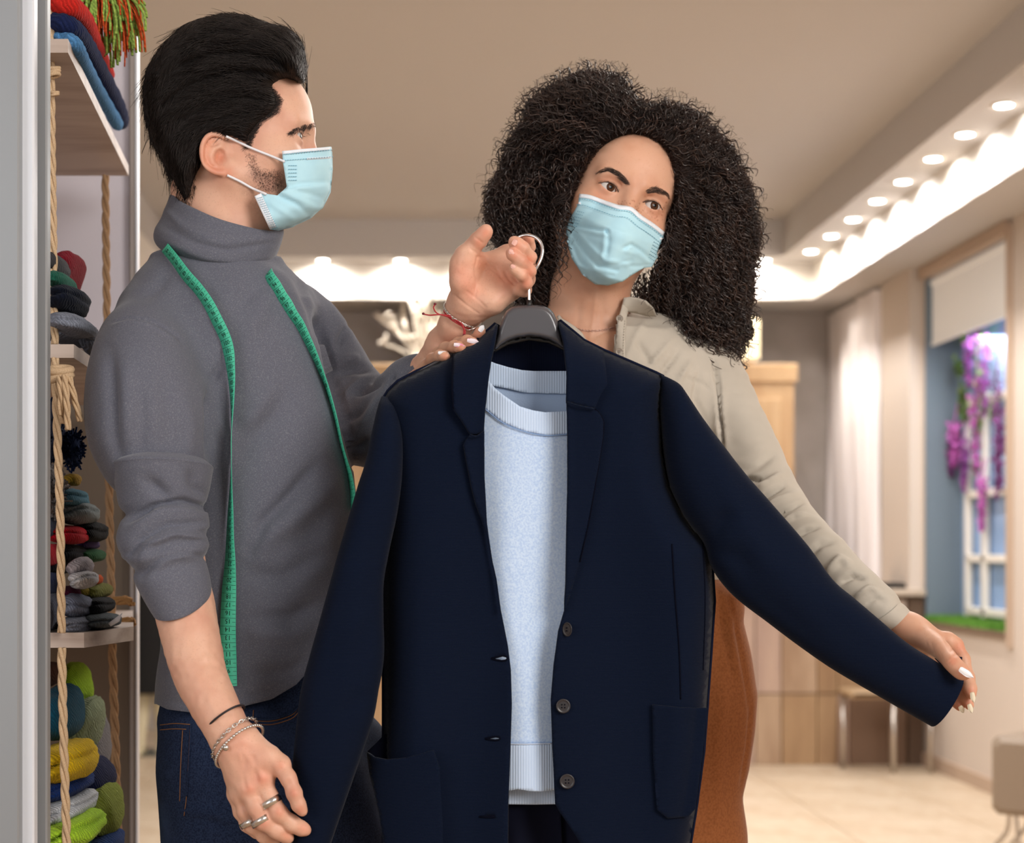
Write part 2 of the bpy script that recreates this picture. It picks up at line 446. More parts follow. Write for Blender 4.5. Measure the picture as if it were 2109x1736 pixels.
# display niche
nb = MB().box((X+.19, 7.88, .79), (X+.2, 9.2, 2.62)); bd = struct(nb, 'window_1', mat('pale_blue_backdrop', lin(142, 172, 214), .8, noise=(2.2, lin(186, 208, 236), .45, .8)))
MB().box((X, 9.17, .79), (X+.19, 9.2, 2.59)).build('niche_side', mat('blue_grey_side', lin(112, 126, 138), .8), bd, False)
MB().box((X-.02, 7.88, .74), (X+.2, 9.2, .77)).build('window_sill', mat('brown_sill', lin(120, 100, 84), .6), bd, False)
fr = MB(); xf = X+.15
for y in (8.99, 8.72, 8.33): fr.rbox((xf, y-.025, .8), (xf+.03, y+.025, 2.2 if y < 8.5 else 1.95), .004)
for z in (.83, 1.1, 1.43, 1.9): fr.rbox((xf, 8.33, z-.02), (xf+.03, 8.99, z+.02), .004)
fr.build('window_frame', mat('white_frame', lin(238, 232, 224), .6), bd, False)
# roller blind
bl = MB().box((X+.03, 7.9, 2.24), (X+.036, 9.18, 2.57)); bl.tube([(X+.04, 7.9, 2.56), (X+.04, 9.18, 2.56)], .022, 12); bl.rbox((X+.024, 7.9, 2.225), (X+.042, 9.18, 2.245), .003)
tag(bl.build('roller_blind', mat('blind_white', lin(232, 228, 222), .8, emit=((1, .97, .93, 1), .12)), None, False), 'white roller blind pulled down over the top of the flower niche', 'blind')
area('niche_lamp', (X+.11, 8.4, 2.2), (X+.12, 8.5, .8), .10, 7, (.95, .98, 1), .9)
# turf strip: blades
tv = []; tf = []
for k in range(2600):
    x = X-.02+RNG.random()*.2; y = 7.9+RNG.random()*1.28; h = .02+RNG.random()*.025; a = RNG.random()*6.28; b = len(tv)
    dx, dy = .004*math.cos(a), .004*math.sin(a); lx, ly = RNG.normal(0, .008, 2)
    tv += [(x-dx, y-dy, .77), (x+dx, y+dy, .77), (x+lx, y+ly, .77+h)]; tf.append((b, b+1, b+2))
b = len(tv); tv += [(X-.02, 7.88, .771), (X+.19, 7.88, .771), (X+.19, 9.2, .771), (X-.02, 9.2, .771)]; tf.append((b, b+1, b+2, b+3))
tag(mesh('turf_strip', tv, tf, mat('turf_green', lin(112, 158, 62), .9, noise=(30, lin(80, 130, 40), .4, .6)), None, False), 'bright green artificial turf along the sill of the flower niche', 'artificial grass', kind='stuff')
# wisteria
def at(px, py, x):  # a point on the plane x = const seen at px, py
    d = x*F/(px-CX); return np.array((x, d, EYE+(CY-py)/F*d))
m_pur = [mat('petal_purple', lin(172, 96, 176), .7, noise=(60, lin(132, 62, 140), .4, .6)), mat('petal_magenta', lin(206, 112, 196), .7, noise=(60, lin(168, 70, 150), .4, .6)), mat('petal_dark', lin(138, 66, 130), .7, noise=(60, lin(100, 50, 104), .4, .6))]
m_leaf = mat('leaf_green', lin(88, 128, 66), .7, noise=(40, lin(150, 170, 90), .45, .6))
def petals(mb, c, r, n, hang):
    for _ in range(n):
        t = RNG.random(); rr = r*(1-.75*t)*math.sqrt(RNG.random()); a = RNG.random()*6.28
        p = np.array(c)+(rr*.55*math.cos(a), rr*math.sin(a), -hang*t); s = .012+.010*RNG.random()
        v = RNG.normal(0, 1, (3, 3)); v /= np.linalg.norm(v, axis=1)[:, None]
        mb.add([p-v[0]*s, p+v[1]*s*.7, p+v[0]*s, p-v[1]*s*.7+v[2]*s*.3], [(0, 1, 2), (0, 2, 3)])
clus = [(1995, 700, 22, .20, 0), (2028, 690, 26, .34, 0), (2010, 780, 26, .42, 1), (2052, 770, 22, .50, 2), (1966, 868, 30, .20, 1), (1958, 905, 16, .16, 2), (1985, 905, 20, .22, 0), (2022, 985, 18, .22, 1), (2060, 880, 18, .25, 2), (2014, 650, 16, .12, 0)]
for k, (px, py, r, hg, mi) in enumerate(clus):
    c = at(px, py, X+.12); d = c[1]; mb = MB(); petals(mb, c, r*d/F*1.0, 130, hg*1.2)
    mb.tube([c+(.02, 0, .10), c+(0, 0, 0), c-(0, 0, hg)], .004, 5)
    where = {0: 'topmost short cluster hanging left of the branch', 1: 'broad cluster at the top right of the vine', 2: 'long bright cluster down the middle of the vine', 3: 'long dark cluster nearest the right frame', 4: 'wide pinkish cluster farthest left on the vine', 5: 'small dark tail under the leftmost cluster', 6: 'slim cluster just right of the leftmost one', 7: 'lowest magenta cluster ending over the white bars', 8: 'lower dark cluster against the pale backdrop at right', 9: 'tiny cluster just under the roller blind'}[k]
    tag(mb.build('wisteria_cluster', m_pur[mi], None, False), 'purple artificial wisteria, '+where, 'artificial flower', 'wisteria clusters in the niche')
mb = MB(); vb = MB()
for (px, py, n, s) in [(1985, 690, 30, 24), (2025, 700, 26, 22), (1975, 760, 30, 16), (1985, 820, 40, 18), (2020, 790, 24, 26), (2015, 870, 26, 18), (2010, 960, 30, 14), (2045, 840, 22, 18), (1985, 850, 30, 20)]:
    c = at(px, py, X+.14); d = c[1]
    for _ in range(n):
        p = c+RNG.normal(0, s*d/F*.6, 3)*np.array((.3, 1, 1)); a = RNG.normal(0, 1, 3); a /= np.linalg.norm(a); b2 = np.cross(a, (0, 0, 1)); s2 = .038
        mb.add([p-a*s2, p-b2*s2*.4, p+a*s2, p+b2*s2*.4], [(0, 1, 2, 3)])
vb = np.array([at(2018, 625, X+.13), at(2010, 720, X+.13), at(2020, 830, X+.13), at(2008, 960, X+.13)])
mb.tube(spline(vb, 6), .006, 6)
tag(mb.build('wisteria_vine', m_leaf, None, False), 'green leafy vine stem the wisteria clusters hang from', 'artificial vine')
# curtain: folds along the right wall
mb = MB(); n = 90; pts = []
for i in range(n+1):
    y = 9.81+i/n*1.15; x = X-.075+.022*math.sin(i*.62)+.012*math.sin(i*1.7)
    pts.append((x, y))
v = []; f = []
for i, (x, y) in enumerate(pts):
    for k, z in enumerate(np.linspace(.12, ZS-.02, 12)): v.append((x+.01*math.sin(k*.7+i*.3), y, z))
nn = 12
for i in range(n):
    for k in range(nn-1): f.append((i*nn+k, i*nn+k+1, (i+1)*nn+k+1, (i+1)*nn+k))
b = len(v); v += [(q[0]+.004, q[1], q[2]) for q in v]; f += [tuple(b+i for i in reversed(q)) for q in f]
tag(mesh('curtain', v, f, mat('curtain_white', lin(246, 238, 238), .85)), 'white floor length curtain hanging at the far right corner', 'curtain')
# counter with plank front
m_wood = [mat('plank_a', lin(172, 144, 118), .5, noise=((14, 14, 2.2), lin(150, 120, 94), .38, .66)), mat('plank_b', lin(178, 150, 132), .5, noise=((14, 14, 2.2), lin(160, 132, 118), .38, .66)), mat('plank_c', lin(162, 130, 96), .5, noise=((14, 14, 2.2), lin(140, 108, 78), .38, .66))]
ct = empty('reception_counter', (1.9, 9.2, 0)); tag(ct, 'long wooden plank fronted counter at the back right', 'counter')
MB().box((1.2, 9.225, .0), (2.68, 9.75, .9)).build('carcass', m_wood[2], ct, False)
MB().rbox((1.16, 9.14, .90), (2.69, 9.8, .935), .004).build('worktop', mat('counter_top', lin(196, 178, 160), .4), ct, False)
q = 0
for z0, z1 in ((.0, .375), (.382, .895)):
    x = 1.2
    xe = 2.30 if z0 < .1 else 2.40
    while x < xe-.02:
        wd = min((.14, .19, .11, .16)[q % 4], xe-x); MB().rbox((x, 9.2, z0), (x+wd-.005, 9.226, z1), .002).build('plank', m_wood[(q*2+q//3) % 3], ct, False); x += wd; q += 1
MB().rbox((2.40, 9.19, .38), (2.60, 9.224, .88), .003).build('cupboard_door', mat('pale_wood', lin(190, 168, 154), .5), ct, False)
MB().rbox((2.61, 9.18, .0), (2.69, 9.224, .895), .003).build('corner_post', mat('dark_wood', lin(96, 74, 58), .6), ct, False)
MB().rbox((2.30, 9.2, .0), (2.60, 9.226, .375), .002).build('plank', mat('dark_plank', lin(120, 92, 72), .5), ct, False)
mb = MB().rbox((2.47, 9.3, .936), (2.66, 9.62, .955), .004).rbox((2.49, 9.32, .955), (2.64, 9.6, .965), .003)
tag(mb.build('black_folder', mat('black_plastic', lin(22, 20, 20), .4), None, False), 'flat black tray lying on the counter beside the curtain', 'tray')
# bench in front of the counter
be = empty('bench', (2.4, 8.95, 0)); tag(be, 'low bench with tan seat and thin silver legs before the counter', 'bench')
MB().rbox((2.215, 8.83, .385), (2.645, 9.12, .42), .012).build('seat', mat('tan_seat', lin(176, 146, 112), .6), be, False)
m_chr = mat('brushed_metal', lin(200, 192, 184), .3, 1)
for x, y in ((2.235, 9.08), (2.44, 8.86), (2.495, 9.09), (2.63, 8.86)):
    MB().tube([(x, y, 0), (x, y, .385)], .014, 10).build('leg', m_chr, be)
MB().tube([(2.235, 9.08, .37), (2.63, 9.08, .37)], .008, 8).build('rail', m_chr, be)
# pouf
pf = empty('upholstered_pouf', (2.4, 6.3, 0)); pf.rotation_euler = (0, 0, 0)
tag(pf, 'grey brown upholstered bench with curved chrome feet at the right edge', 'bench')
def rot(v, a, c):
    v = np.asarray(v, float).copy(); x = v[:, 0]-c[0]; y = v[:, 1]-c[1]
    v[:, 0] = c[0]+x*math.cos(a)-y*math.sin(a); v[:, 1] = c[1]+x*math.sin(a)+y*math.cos(a); return v
def rotbuild(mb, name, m, parent, a=-.72, c=(2.125, 6.42)):
    mb.v = [rot(v, a, c) for v in mb.v]; return mb.build(name, m, parent, False)
m_up = mat('taupe_leather', lin(140, 122, 104), .55, bump=(60, .2, .002))
rotbuild(MB().rbox((2.125, 6.42, .165), (2.61, 6.71, .455), .022), 'cushion', m_up, pf)
for x, y in ((2.19, 6.47), (2.53, 6.47), (2.19, 6.66), (2.53, 6.66)):
    for s in (-1, 1):
        rotbuild(MB().tube(spline([(x+.012*s, y, .17), (x+.02*s, y, .10), (x+.045*s-.02, y, .04), (x+.05*s-.04, y, .0)], 5), .008, 8), 'leg', m_chr, pf)
# wardrobe across the back wall
wd = empty('wardrobe', (.5, 10.3, 0)); tag(wd, 'wide light oak wardrobe with panelled doors along the taupe wall', 'wardrobe')
m_oak = mat('light_oak', lin(206, 172, 132), .55, noise=((10, 10, 1.6), lin(190, 152, 112), .38, .64))
MB().box((-.62, 10.32, 0), (2.245, 10.9, 2.25)).build('carcass', m_oak, wd, False)
for i in range(6):
    x = -.62+i*.4775
    dr = MB().rbox((x+.004, 10.29, .03), (x+.4735, 10.32, 2.14), .003).build('door', m_oak, wd, False)
    MB().rbox((x+.07, 10.27, 1.15), (x+.40, 10.30, 2.05), .012).rbox((x+.07, 10.27, .12), (x+.40, 10.30, 1.05), .012).build('door_panel', m_oak, dr, False)
    MB().rbox((x+(.02 if i % 2 else .44), 10.27, 1.02), (x+(.034 if i % 2 else .454), 10.29, 1.16), .002).build('handle', m_chr, dr, False)
MB().rbox((-.64, 10.27, 2.14), (2.26, 10.91, 2.25), .006).build('cornice', m_oak, wd, False)
# white twig arrangement on the wardrobe
base = np.array(P(868, 752, 10.42)); tw = MB()
ends = [(772, 645), (780, 705), (800, 655), (828, 640), (845, 615), (858, 640), (868, 612), (880, 612), (895, 618), (905, 620), (912, 640), (925, 625), (940, 650), (885, 640), (835, 690), (850, 660), (898, 655), (955, 700)]
for i, (px, py) in enumerate(ends):
    e = np.array(P(px, py, 10.34+.16*RNG.random())); m1 = base*.55+e*.45+np.array((RNG.normal(0, .015), RNG.normal(0, .02), .03))
    tw.tube(spline([base+(RNG.normal(0, .02), 0, 0), m1, e], 6), np.linspace(.008, .013, 13), 6)
    for _ in range(3):
        k = .4+.6*RNG.random(); p = m1*(1-k)+e*k; tw.tube([p, p+RNG.normal(0, .03, 3)+(0, 0, .04)], [.012, .008], 5)
tw_o = empty('twig_arrangement', tuple(base)); tag(tw_o, 'spray of white painted twigs standing on top of the wardrobe', 'twigs')
tw.build('twigs', mat('white_twig', lin(232, 222, 208), .8), tw_o)
MB().tube([tuple(base+(0, 0, -.005)), tuple(base+(0, 0, .03)), tuple(base+(0, 0, .06))], [.05, .06, .045], 16).build('vase', mat('cream_ceramic', lin(225, 215, 200), .4), tw_o)
# lamp on the wardrobe
lc = P(1537, 700, 10.45); lp = empty('table_lamp', (lc[0], lc[1], 2.25)); tag(lp, 'small glowing cream box lamp on top of the wardrobe', 'lamp')
MB().rbox((lc[0]-.07, lc[1]-.07, 2.285), (lc[0]+.07, lc[1]+.07, 2.53), .01).build('lamp_shade', mat('lamp_cream', lin(240, 222, 180), .7, emit=((1, .86, .6, 1), .75)), lp, False)
MB().rbox((lc[0]-.04, lc[1]-.04, 2.25), (lc[0]+.04, lc[1]+.04, 2.285), .004).build('base', m_oak, lp, False)
# recessed downlights
m_bulb = mat('bulb', (1, 1, 1, 1), .5, emit=((1, .95, .88, 1), 30))
def downlight(x, y, warm, where, dirx, diry):
    o = empty('downlight', (x, y, ZT)); tag(o, 'round recessed ceiling spotlight, '+where, 'ceiling light', 'recessed spotlights round the ceiling tray')
    th = np.linspace(0, 2*np.pi, 25)[:-1]; r = [(.034, -.001), (.034, -.006), (.05, -.007), (.054, 0)]
    v = [(x+a*math.cos(t), y+a*math.sin(t), ZT+b) for a, b in r for t in th]
    f = [(i*24+k, i*24+(k+1) % 24, (i+1)*24+(k+1) % 24, (i+1)*24+k) for i in range(3) for k in range(24)]
    mesh('trim_ring', v, f, m_white, o)
    v = [(x+.034*math.cos(t), y+.034*math.sin(t), ZT-.004) for t in th]+[(x, y, ZT-.012)]
    mesh('bulb', v, [(k, 24, (k+1) % 24) for k in range(24)], m_bulb, o)
    l = bpy.data.lights.new('downlight_beam', 'SPOT'); l.energy = 24; l.spot_size = 2.9; l.spot_blend = 1; l.shadow_soft_size = .03; l.color = (1, .93, .83) if warm else (1, .97, .95)
    lo = bpy.data.objects.new('downlight_beam', l); COL.objects.link(lo); lo.location = (x, y, ZT-.035)
    lo.rotation_euler = Vector((dirx, diry, -1)).to_track_quat('-Z', 'Y').to_euler()
ordn = ['nearest the far corner', 'second from the far corner', 'third from the far corner', 'fourth from the far corner', 'fifth from the far corner', 'sixth from the far corner', 'seventh from the far corner', 'eighth from the far corner']
for k, px in enumerate((1670, 1712, 1757, 1807, 1860, 1922, 1988, 2068)):
    downlight(2.265, 2.265*F/(px-CX), k in (0, 5), 'along the right side, '+ordn[k], .35, 0)
for px, wh in ((665, 'at the back beside the man\'s far shoulder'), (825, 'at the back between the two people'), (1575, 'at the back just right of the woman\'s curls'), (505, 'at the back behind the man\'s roll collar'), (985, 'at the back behind the man\'s raised palm'), (1430, 'at the back behind the thick of the woman\'s curls')):
    downlight((px-CX)/F*10.27, 10.27, True, wh, 0, .35)
# mannequin behind the shelf, far back
mn = empty('mannequin', (-1.5, 9.75, 0)); tag(mn, 'shop mannequin in a black skirt standing far back behind the shelf', 'mannequin')
m_mq = mat('mannequin_cream', lin(214, 200, 166), .5)
mb = MB()
for s in (-1, 1):
    mb.tube(spline([(-1.5+s*.055, 9.72+s*.05, .03), (-1.5+s*.05, 9.74+s*.05, .12), (-1.5+s*.055, 9.75, .32), (-1.5+s*.06, 9.75, .5), (-1.5+s*.07, 9.75, .9)], 5), spline([(.032, 0, 0), (.030, 0, 0), (.052, 0, 0), (.05, 0, 0), (.07, 0, 0)], 5)[:, 0], 14)
    mb.tube([(-1.5+s*.055, 9.78+s*.05, .02), (-1.5+s*.055, 9.62+s*.05, .02)], [.035, .025], 10)
mb.tube([(-1.5, 9.75, .85), (-1.5, 9.75, 1.05), (-1.5, 9.75, 1.3), (-1.5, 9.75, 1.42), (-1.5, 9.75, 1.5), (-1.5, 9.75, 1.56), (-1.5, 9.75, 1.68), (-1.5, 9.75, 1.76)], [.15, .12, .16, .14, .05, .06, .09, .03], 18)
mb.build('body', m_mq, mn)
MB().tube([(-1.5, 9.75, .345), (-1.5, 9.75, .36), (-1.5, 9.75, .8), (-1.5, 9.75, 1.08)], [.20, .20, .19, .13], 28).build('skirt', mat('black_cloth', lin(16, 15, 16), .9), mn)
MB().tube([(-1.5, 9.75, 0), (-1.5, 9.75, .01)], [.18, .17], 28).build('base', mat('dark_glass', lin(70, 74, 66), .2), mn)
# ================================================================ shelving unit
m_alu = mat('grey_aluminium', lin(150, 153, 156), .45, .35)
m_alu2 = mat('bright_aluminium', lin(226, 229, 236), .4, .15)
m_shw = mat('shelf_board_wood', lin(190, 172, 160), .55, noise=((5, 22, 60), lin(160, 138, 124), .42, .7))
KS = 1.42     # the unit stands a step further back than the man's elbow
sh = empty('shelving_unit', (-.64, 2.55, 0)); tag(sh, 'aluminium framed shelving unit with pale wood boards at the left edge', 'shelf')
def px_box(x0, x1, d0, d1, z0, z1, b=.002):
    d0 *= KS
    return MB().rbox(((x0-CX)/F*d0, d0, z0), ((x1-CX)/F*d0, d0+.02, z1), b)
px_box(-60, 39, 1.36, 1.44, 0, 2.3).build('post', m_alu, sh, False)
px_box(38, 70, 1.372, 1.45, 0, 2.3).build('post', m_alu2, sh, False)
px_box(70, 97, 1.40, 1.46, 0, 2.3).build('post', m_alu, sh, False)
px_box(266, 277, 2.07, 2.11, 0, 2.3).build('post', mat('warm_aluminium', lin(150, 140, 134), .5, .3), sh, False)
px_box(276, 280, 2.085, 2.11, 0, 2.3, .0005).build('gasket', mat('black_rubber', lin(16, 14, 16), .6), sh, False)
px_box(280, 283.5, 2.07, 2.11, 0, 2.3, .0005).build('post', m_alu2, sh, False)
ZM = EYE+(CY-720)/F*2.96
MB().rbox((-1.39, 2.96, ZM+.002), ((266-CX)/F*2.96, 2.98, 2.3), .001).build('back_panel', mat('pale_panel', lin(206, 198, 204), .8, bump=(300, .3, .001)), sh, False)
MB().rbox((-1.39, 2.96, 0), ((266-CX)/F*2.96, 2.98, ZM-.002), .001).build('back_panel', mat('shade_brown_panel', lin(118, 104, 90), .8, bump=(300, .3, .001)), sh, False)['label'] = 'lower back panel, brown darkened for shade'  # darker brown stands in for the shade of the lower compartments
MB().rbox((-1.41, 2.07, 0), (-1.39, 2.96, 2.3), .001).build('side_panel', mat('pale_panel'), sh, False)
def board(poly, z0, z1):
    poly = [(x*KS, y*KS) for x, y in poly]; n = len(poly)
    v = [(x, y, z0) for x, y in poly]+[(x, y, z1) for x, y in poly]
    f = [tuple(range(n-1, -1, -1)), tuple(range(n, 2*n))]+[(i, (i+1) % n, n+(i+1) % n, n+i) for i in range(n)]
    return MB().add(v, f).build('shelf_board', m_shw, sh, False)
def zz(py, d): return EYE+(CY-py)/F*d*KS
board([(-.96, 1.5), ((140-CX)/F*1.5, 1.5), ((265-CX)/F*1.995, 1.995), (-.96, 1.995)], zz(108.5, 1.5), zz(80, 1.5))
board([(-.96, 1.5), ((152-CX)/F*1.5, 1.5), ((196-CX)/F*1.62, 1.62), (-.325, 1.995), (-.96, 1.995)], zz(737, 1.5), zz(709, 1.5))
board([(-.96, 1.5), ((173-CX)/F*1.5, 1.5), ((275-CX)/F*1.62, 1.62), ((274-CX)/F*2.05, 2.05), (-.96, 2.05)], zz(1334, 1.5), zz(1303, 1.5))
# twisted ropes
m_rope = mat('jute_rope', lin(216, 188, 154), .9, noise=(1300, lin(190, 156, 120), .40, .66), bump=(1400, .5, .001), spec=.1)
def rope(pts, r, tw=2.35, start=0):
    c = resample(spline(pts, 12), r*.42); s = np.concatenate([[0], np.cumsum(np.linalg.norm(np.diff(c, axis=0), axis=1))])
    mb = MB()
    for k in range(3):
        a = s/(r*tw)+k*2.0944+start
        p = c+np.stack([np.cos(a)*r*.56, np.sin(a)*r*.56, 0*a], 1); mb.tube(p, r*.52, 7)
    return mb
def ppts(l): return [tuple(P(a, b, d*KS)) for a, b, d in l]
rz = 8.2*2.13/F
r1 = empty('front_rope', tuple(P(110, 150, 2.16))); tag(r1, 'front twisted jute rope threaded through all the shelf boards', 'rope')
rope(ppts([(104, -60, 1.53), (106, 250, 1.53), (110, 500, 1.53), (113, 709, 1.53)]), rz).build('rope_length', m_rope, r1)
rope(ppts([(113, 738, 1.5), (117, 860, 1.485), (124, 1080, 1.485), (127, 1303, 1.49)]), rz*1.05).build('rope_length', m_rope, r1)
rope(ppts([(127, 1334, 1.49), (131, 1520, 1.485), (138, 1760, 1.48)]), rz*1.1).build('rope_length', m_rope, r1)
r2 = empty('rear_rope', tuple(P(220, 360, 2.7))); tag(r2, 'rear twisted jute rope hanging under the top board near the back panel', 'rope')
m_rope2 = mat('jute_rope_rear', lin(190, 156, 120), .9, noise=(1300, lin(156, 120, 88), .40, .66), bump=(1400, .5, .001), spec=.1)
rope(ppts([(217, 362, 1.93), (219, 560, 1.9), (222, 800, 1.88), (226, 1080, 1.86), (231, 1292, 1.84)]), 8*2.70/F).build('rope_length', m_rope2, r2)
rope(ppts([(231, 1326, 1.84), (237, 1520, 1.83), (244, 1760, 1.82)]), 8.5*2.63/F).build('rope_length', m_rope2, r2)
def knot(c, rr, n=2, parent=None, m=None):
    mb = MB(); rr = rr*KS; c = (c[0], c[1], c[2]*KS)
    for k in range(n):
        t = np.linspace(0, 2*np.pi, 26); cc = np.array(P(*c))+np.array((0, 0, -k*rr*.75))
        p = cc+np.stack([np.cos(t)*rr, np.sin(t)*rr*.8, .25*rr*np.sin(t+k)], 1)
        mb.tube(p, rr*.42, 8)
    return mb.build('knot', m or m_rope, parent)
knot((112, 140, 1.52), .0042, 3, r1); knot((113, 190, 1.52), .0030, 2, r1)
knot((125, 762, 1.475), .0085, 2, r1)
for l in ([(122, 775, 1.462), (126, 810, 1.458), (124, 855, 1.462)], [(133, 772, 1.460), (137, 820, 1.456), (140, 885, 1.46)], [(142, 775, 1.462), (152, 815, 1.462), (166, 868, 1.466)], [(116, 790, 1.466), (120, 830, 1.463), (132, 872, 1.466)]):
    rope(ppts(l), 7*2.07/F).build('rope_tail', m_rope, r1)
for c in ((252, 1240, 1.75), (258, 1283, 1.72)):
    mb = MB(); cc = np.array(P(c[0], c[1], c[2]*KS)); s = 2.45/F
    for k in range(9):
        mb.tube(spline([cc+RNG.normal(0, 4*s, 3)-(16*s, 0, 0), cc+RNG.normal(0, 4*s, 3)+(0, 0, 4*s), cc+RNG.normal(0, 5*s, 3)+(18*s, 0, 0)], 4), 4.5*s, 6)
    mb.build('frayed_end', mat('frayed_jute', lin(170, 124, 74), .95, bump=(400, .7, .003)), r2)
# ---------------------------------------------------------------- knitwear on the shelves
def lump(name, label, rgb, px, py, d, rx, ry, rot_=0, rd=.05, ribs=0, ncat='knitted hat', grp=None, fold=0, fuzz=0, sq=2.4, rgb2=None):
    n, mth = 40, 28; v = []; d = d*KS; rd = rd*KS; s = d/F; c = np.array(P(px, py, d)); ca, sa = math.cos(math.radians(rot_)), math.sin(math.radians(rot_))
    sd = RNG.integers(1000)
    U = []
    for i in range(mth+1):
        ph = math.pi*i/mth
        for k in range(n):
            th = 2*math.pi*k/n; U.append((math.sin(ph)*math.cos(th), math.cos(ph), math.sin(ph)*math.sin(th)))
    U = np.array(U); e = 2/sq; S_ = np.sign(U)*np.abs(U)**e
    S_ /= (np.abs(S_)**sq).sum(1)[:, None]**(1/sq)+1e-9
    nz = vnoise(U, 1.6, sd)*.10+vnoise(U, 4.2, sd+3)*.05
    if ribs: nz = nz+.035*np.abs(np.sin(np.arctan2(U[:, 1], U[:, 0])*ribs))
    if fold: nz = nz-.16*np.exp(-((U[:, 1]-.15*np.sin(U[:, 0]*3)-.1)/.09)**2)*(U[:, 2] < .3)
    S_ = S_*(1+nz)[:, None]
    x = S_[:, 0]*rx*s; z = S_[:, 1]*ry*s; y = S_[:, 2]*rd
    V = c+np.stack([x*ca-z*sa, y, x*sa+z*ca], 1)
    Fq = np.array([(i*n+k, i*n+(k+1) % n, (i+1)*n+(k+1) % n, (i+1)*n+k) for i in range(mth) for k in range(n)])
    m = knit('knit_%d_%d_%d' % rgb, rgb, rgb2, scale=330 if not fuzz else 500)
    o = mesh(name, V, Fq[:, ::-1], m)
    tag(o, label, ncat, grp or 'knitwear piled on the shelves')
    if fuzz:
        dirs = RNG.normal(0, 1, (fuzz, 3)); dirs /= np.linalg.norm(dirs, axis=1)[:, None]
        b = c+dirs*np.array((rx*s, rd, ry*s))*.7; t = b+dirs*np.array((rx*s, rd, ry*s))*.4+RNG.normal(0, .0035, (fuzz, 3))
        pp = np.stack([b, (b+t)/2+RNG.normal(0, .0014, (fuzz, 3)), t], 1)
        strands('pompom_yarn', pp, .0015, m, o)
    return o
def roll(name, label, rgb, pts, flat=1, ncat='folded knitwear'):
    Q = np.array([tuple(P(a, b, d*KS)) for a, b, d, r in pts]); R = np.array([r*d*KS/F for a, b, d, r in pts])
    c = spline(Q, 10); rr = spline(np.stack([R, R, R], 1), 10)[:, 0]
    rr = rr*(1+.06*np.sin(np.arange(len(rr))*1.9)); rr[0] *= .6; rr[-1] *= .5
    o = MB().tube(c, rr, 18).build(name, knit('knit_%d_%d_%d' % rgb, rgb), None)
    if flat != 1: pass
    return tag(o, label, ncat, 'knitwear piled on the shelves')
roll('folded_scarf', 'light blue folded knit at the bottom of the top shelf pile', (92, 150, 206), [(98, 76, 1.54, 12), (135, 78, 1.53, 12), (155, 92, 1.53, 15), (175, 130, 1.6, 13), (205, 190, 1.75, 13), (245, 262, 1.9, 14)])
roll('folded_scarf', 'dark navy folded knit between the red and the light blue ones', (34, 44, 84), [(98, 44, 1.54, 20), (140, 52, 1.53, 20), (170, 80, 1.58, 18), (200, 135, 1.7, 18), (240, 215, 1.86, 17), (250, 255, 1.94, 17)])
roll('folded_scarf', 'bright red folded knit on the top shelf above the navy one', (216, 48, 40), [(98, 8, 1.54, 20), (140, 12, 1.53, 22), (172, 40, 1.58, 20), (196, 95, 1.68, 17), (226, 160, 1.82, 14)])
# fringe pompom green and orange
fr_ = empty('yarn_tassel', tuple(P(225, 20, 2.4))); tag(fr_, 'big shaggy green and orange yarn tassel hanging over the top shelf', 'tassel', 'knitwear piled on the shelves')
for cname, rgb, nn, rr_ in (('green_yarn', (168, 200, 96), 130, .0019), ('orange_yarn', (232, 96, 48), 150, .0011)):
    L_ = []
    for k in range(nn):
        x0, y0 = RNG.uniform(178, 232), RNG.uniform(-40, 10); dd = 2.42+RNG.uniform(-.03, .03)
        ex = x0+RNG.normal(18, 22)+.25*(x0-205); ey = y0+RNG.uniform(45, 150)*(1-.35*abs(x0-205)/60)
        if RNG.random() < .35: ex = RNG.uniform(250, 298); ey = RNG.uniform(5, 110)
        t = np.linspace(0, 1, 9); wv = RNG.normal(0, 2.2, 9).cumsum()*.6
        X = x0+(ex-x0)*np.sin(t*1.57)**.9+wv; Y = y0+(ey-y0)*t**1.5-8*np.sin(t*3.1)+RNG.normal(0, 1, 9)
        L_.append(PA(X, Y, dd-.01*t))
    strands(cname, np.array(L_), rr_, knit('knit_'+cname, rgb), fr_, 5)
B = 'on the middle board'
lump('knitted_hat', 'deep red knit peaking behind the small green one '+B, (136, 30, 44), 138, 565, 1.66, 24, 42, -25)
lump('knitted_hat', 'charcoal knit at the top of the middle board pile', (66, 64, 68), 118, 548, 1.56, 15, 20)
lump('knitted_hat', 'small teal green knit '+B, (38, 102, 84), 128, 584, 1.55, 20, 17)
lump('knitted_hat', 'black navy fluffy knit '+B, (26, 30, 44), 142, 622, 1.56, 38, 28, -8, fold=1)
lump('knitted_hat', 'light grey ribbed knit resting directly '+B, (146, 150, 164), 148, 672, 1.56, 46, 20, -8, ribs=9)
lump('knitted_hat', 'second light grey knit squashed lowest '+B, (132, 136, 148), 150, 697, 1.6, 52, 13, -3)
lump('knitted_hat', 'rumpled grey knit at the right end of the middle board', (122, 126, 138), 192, 705, 1.62, 20, 32, 20)
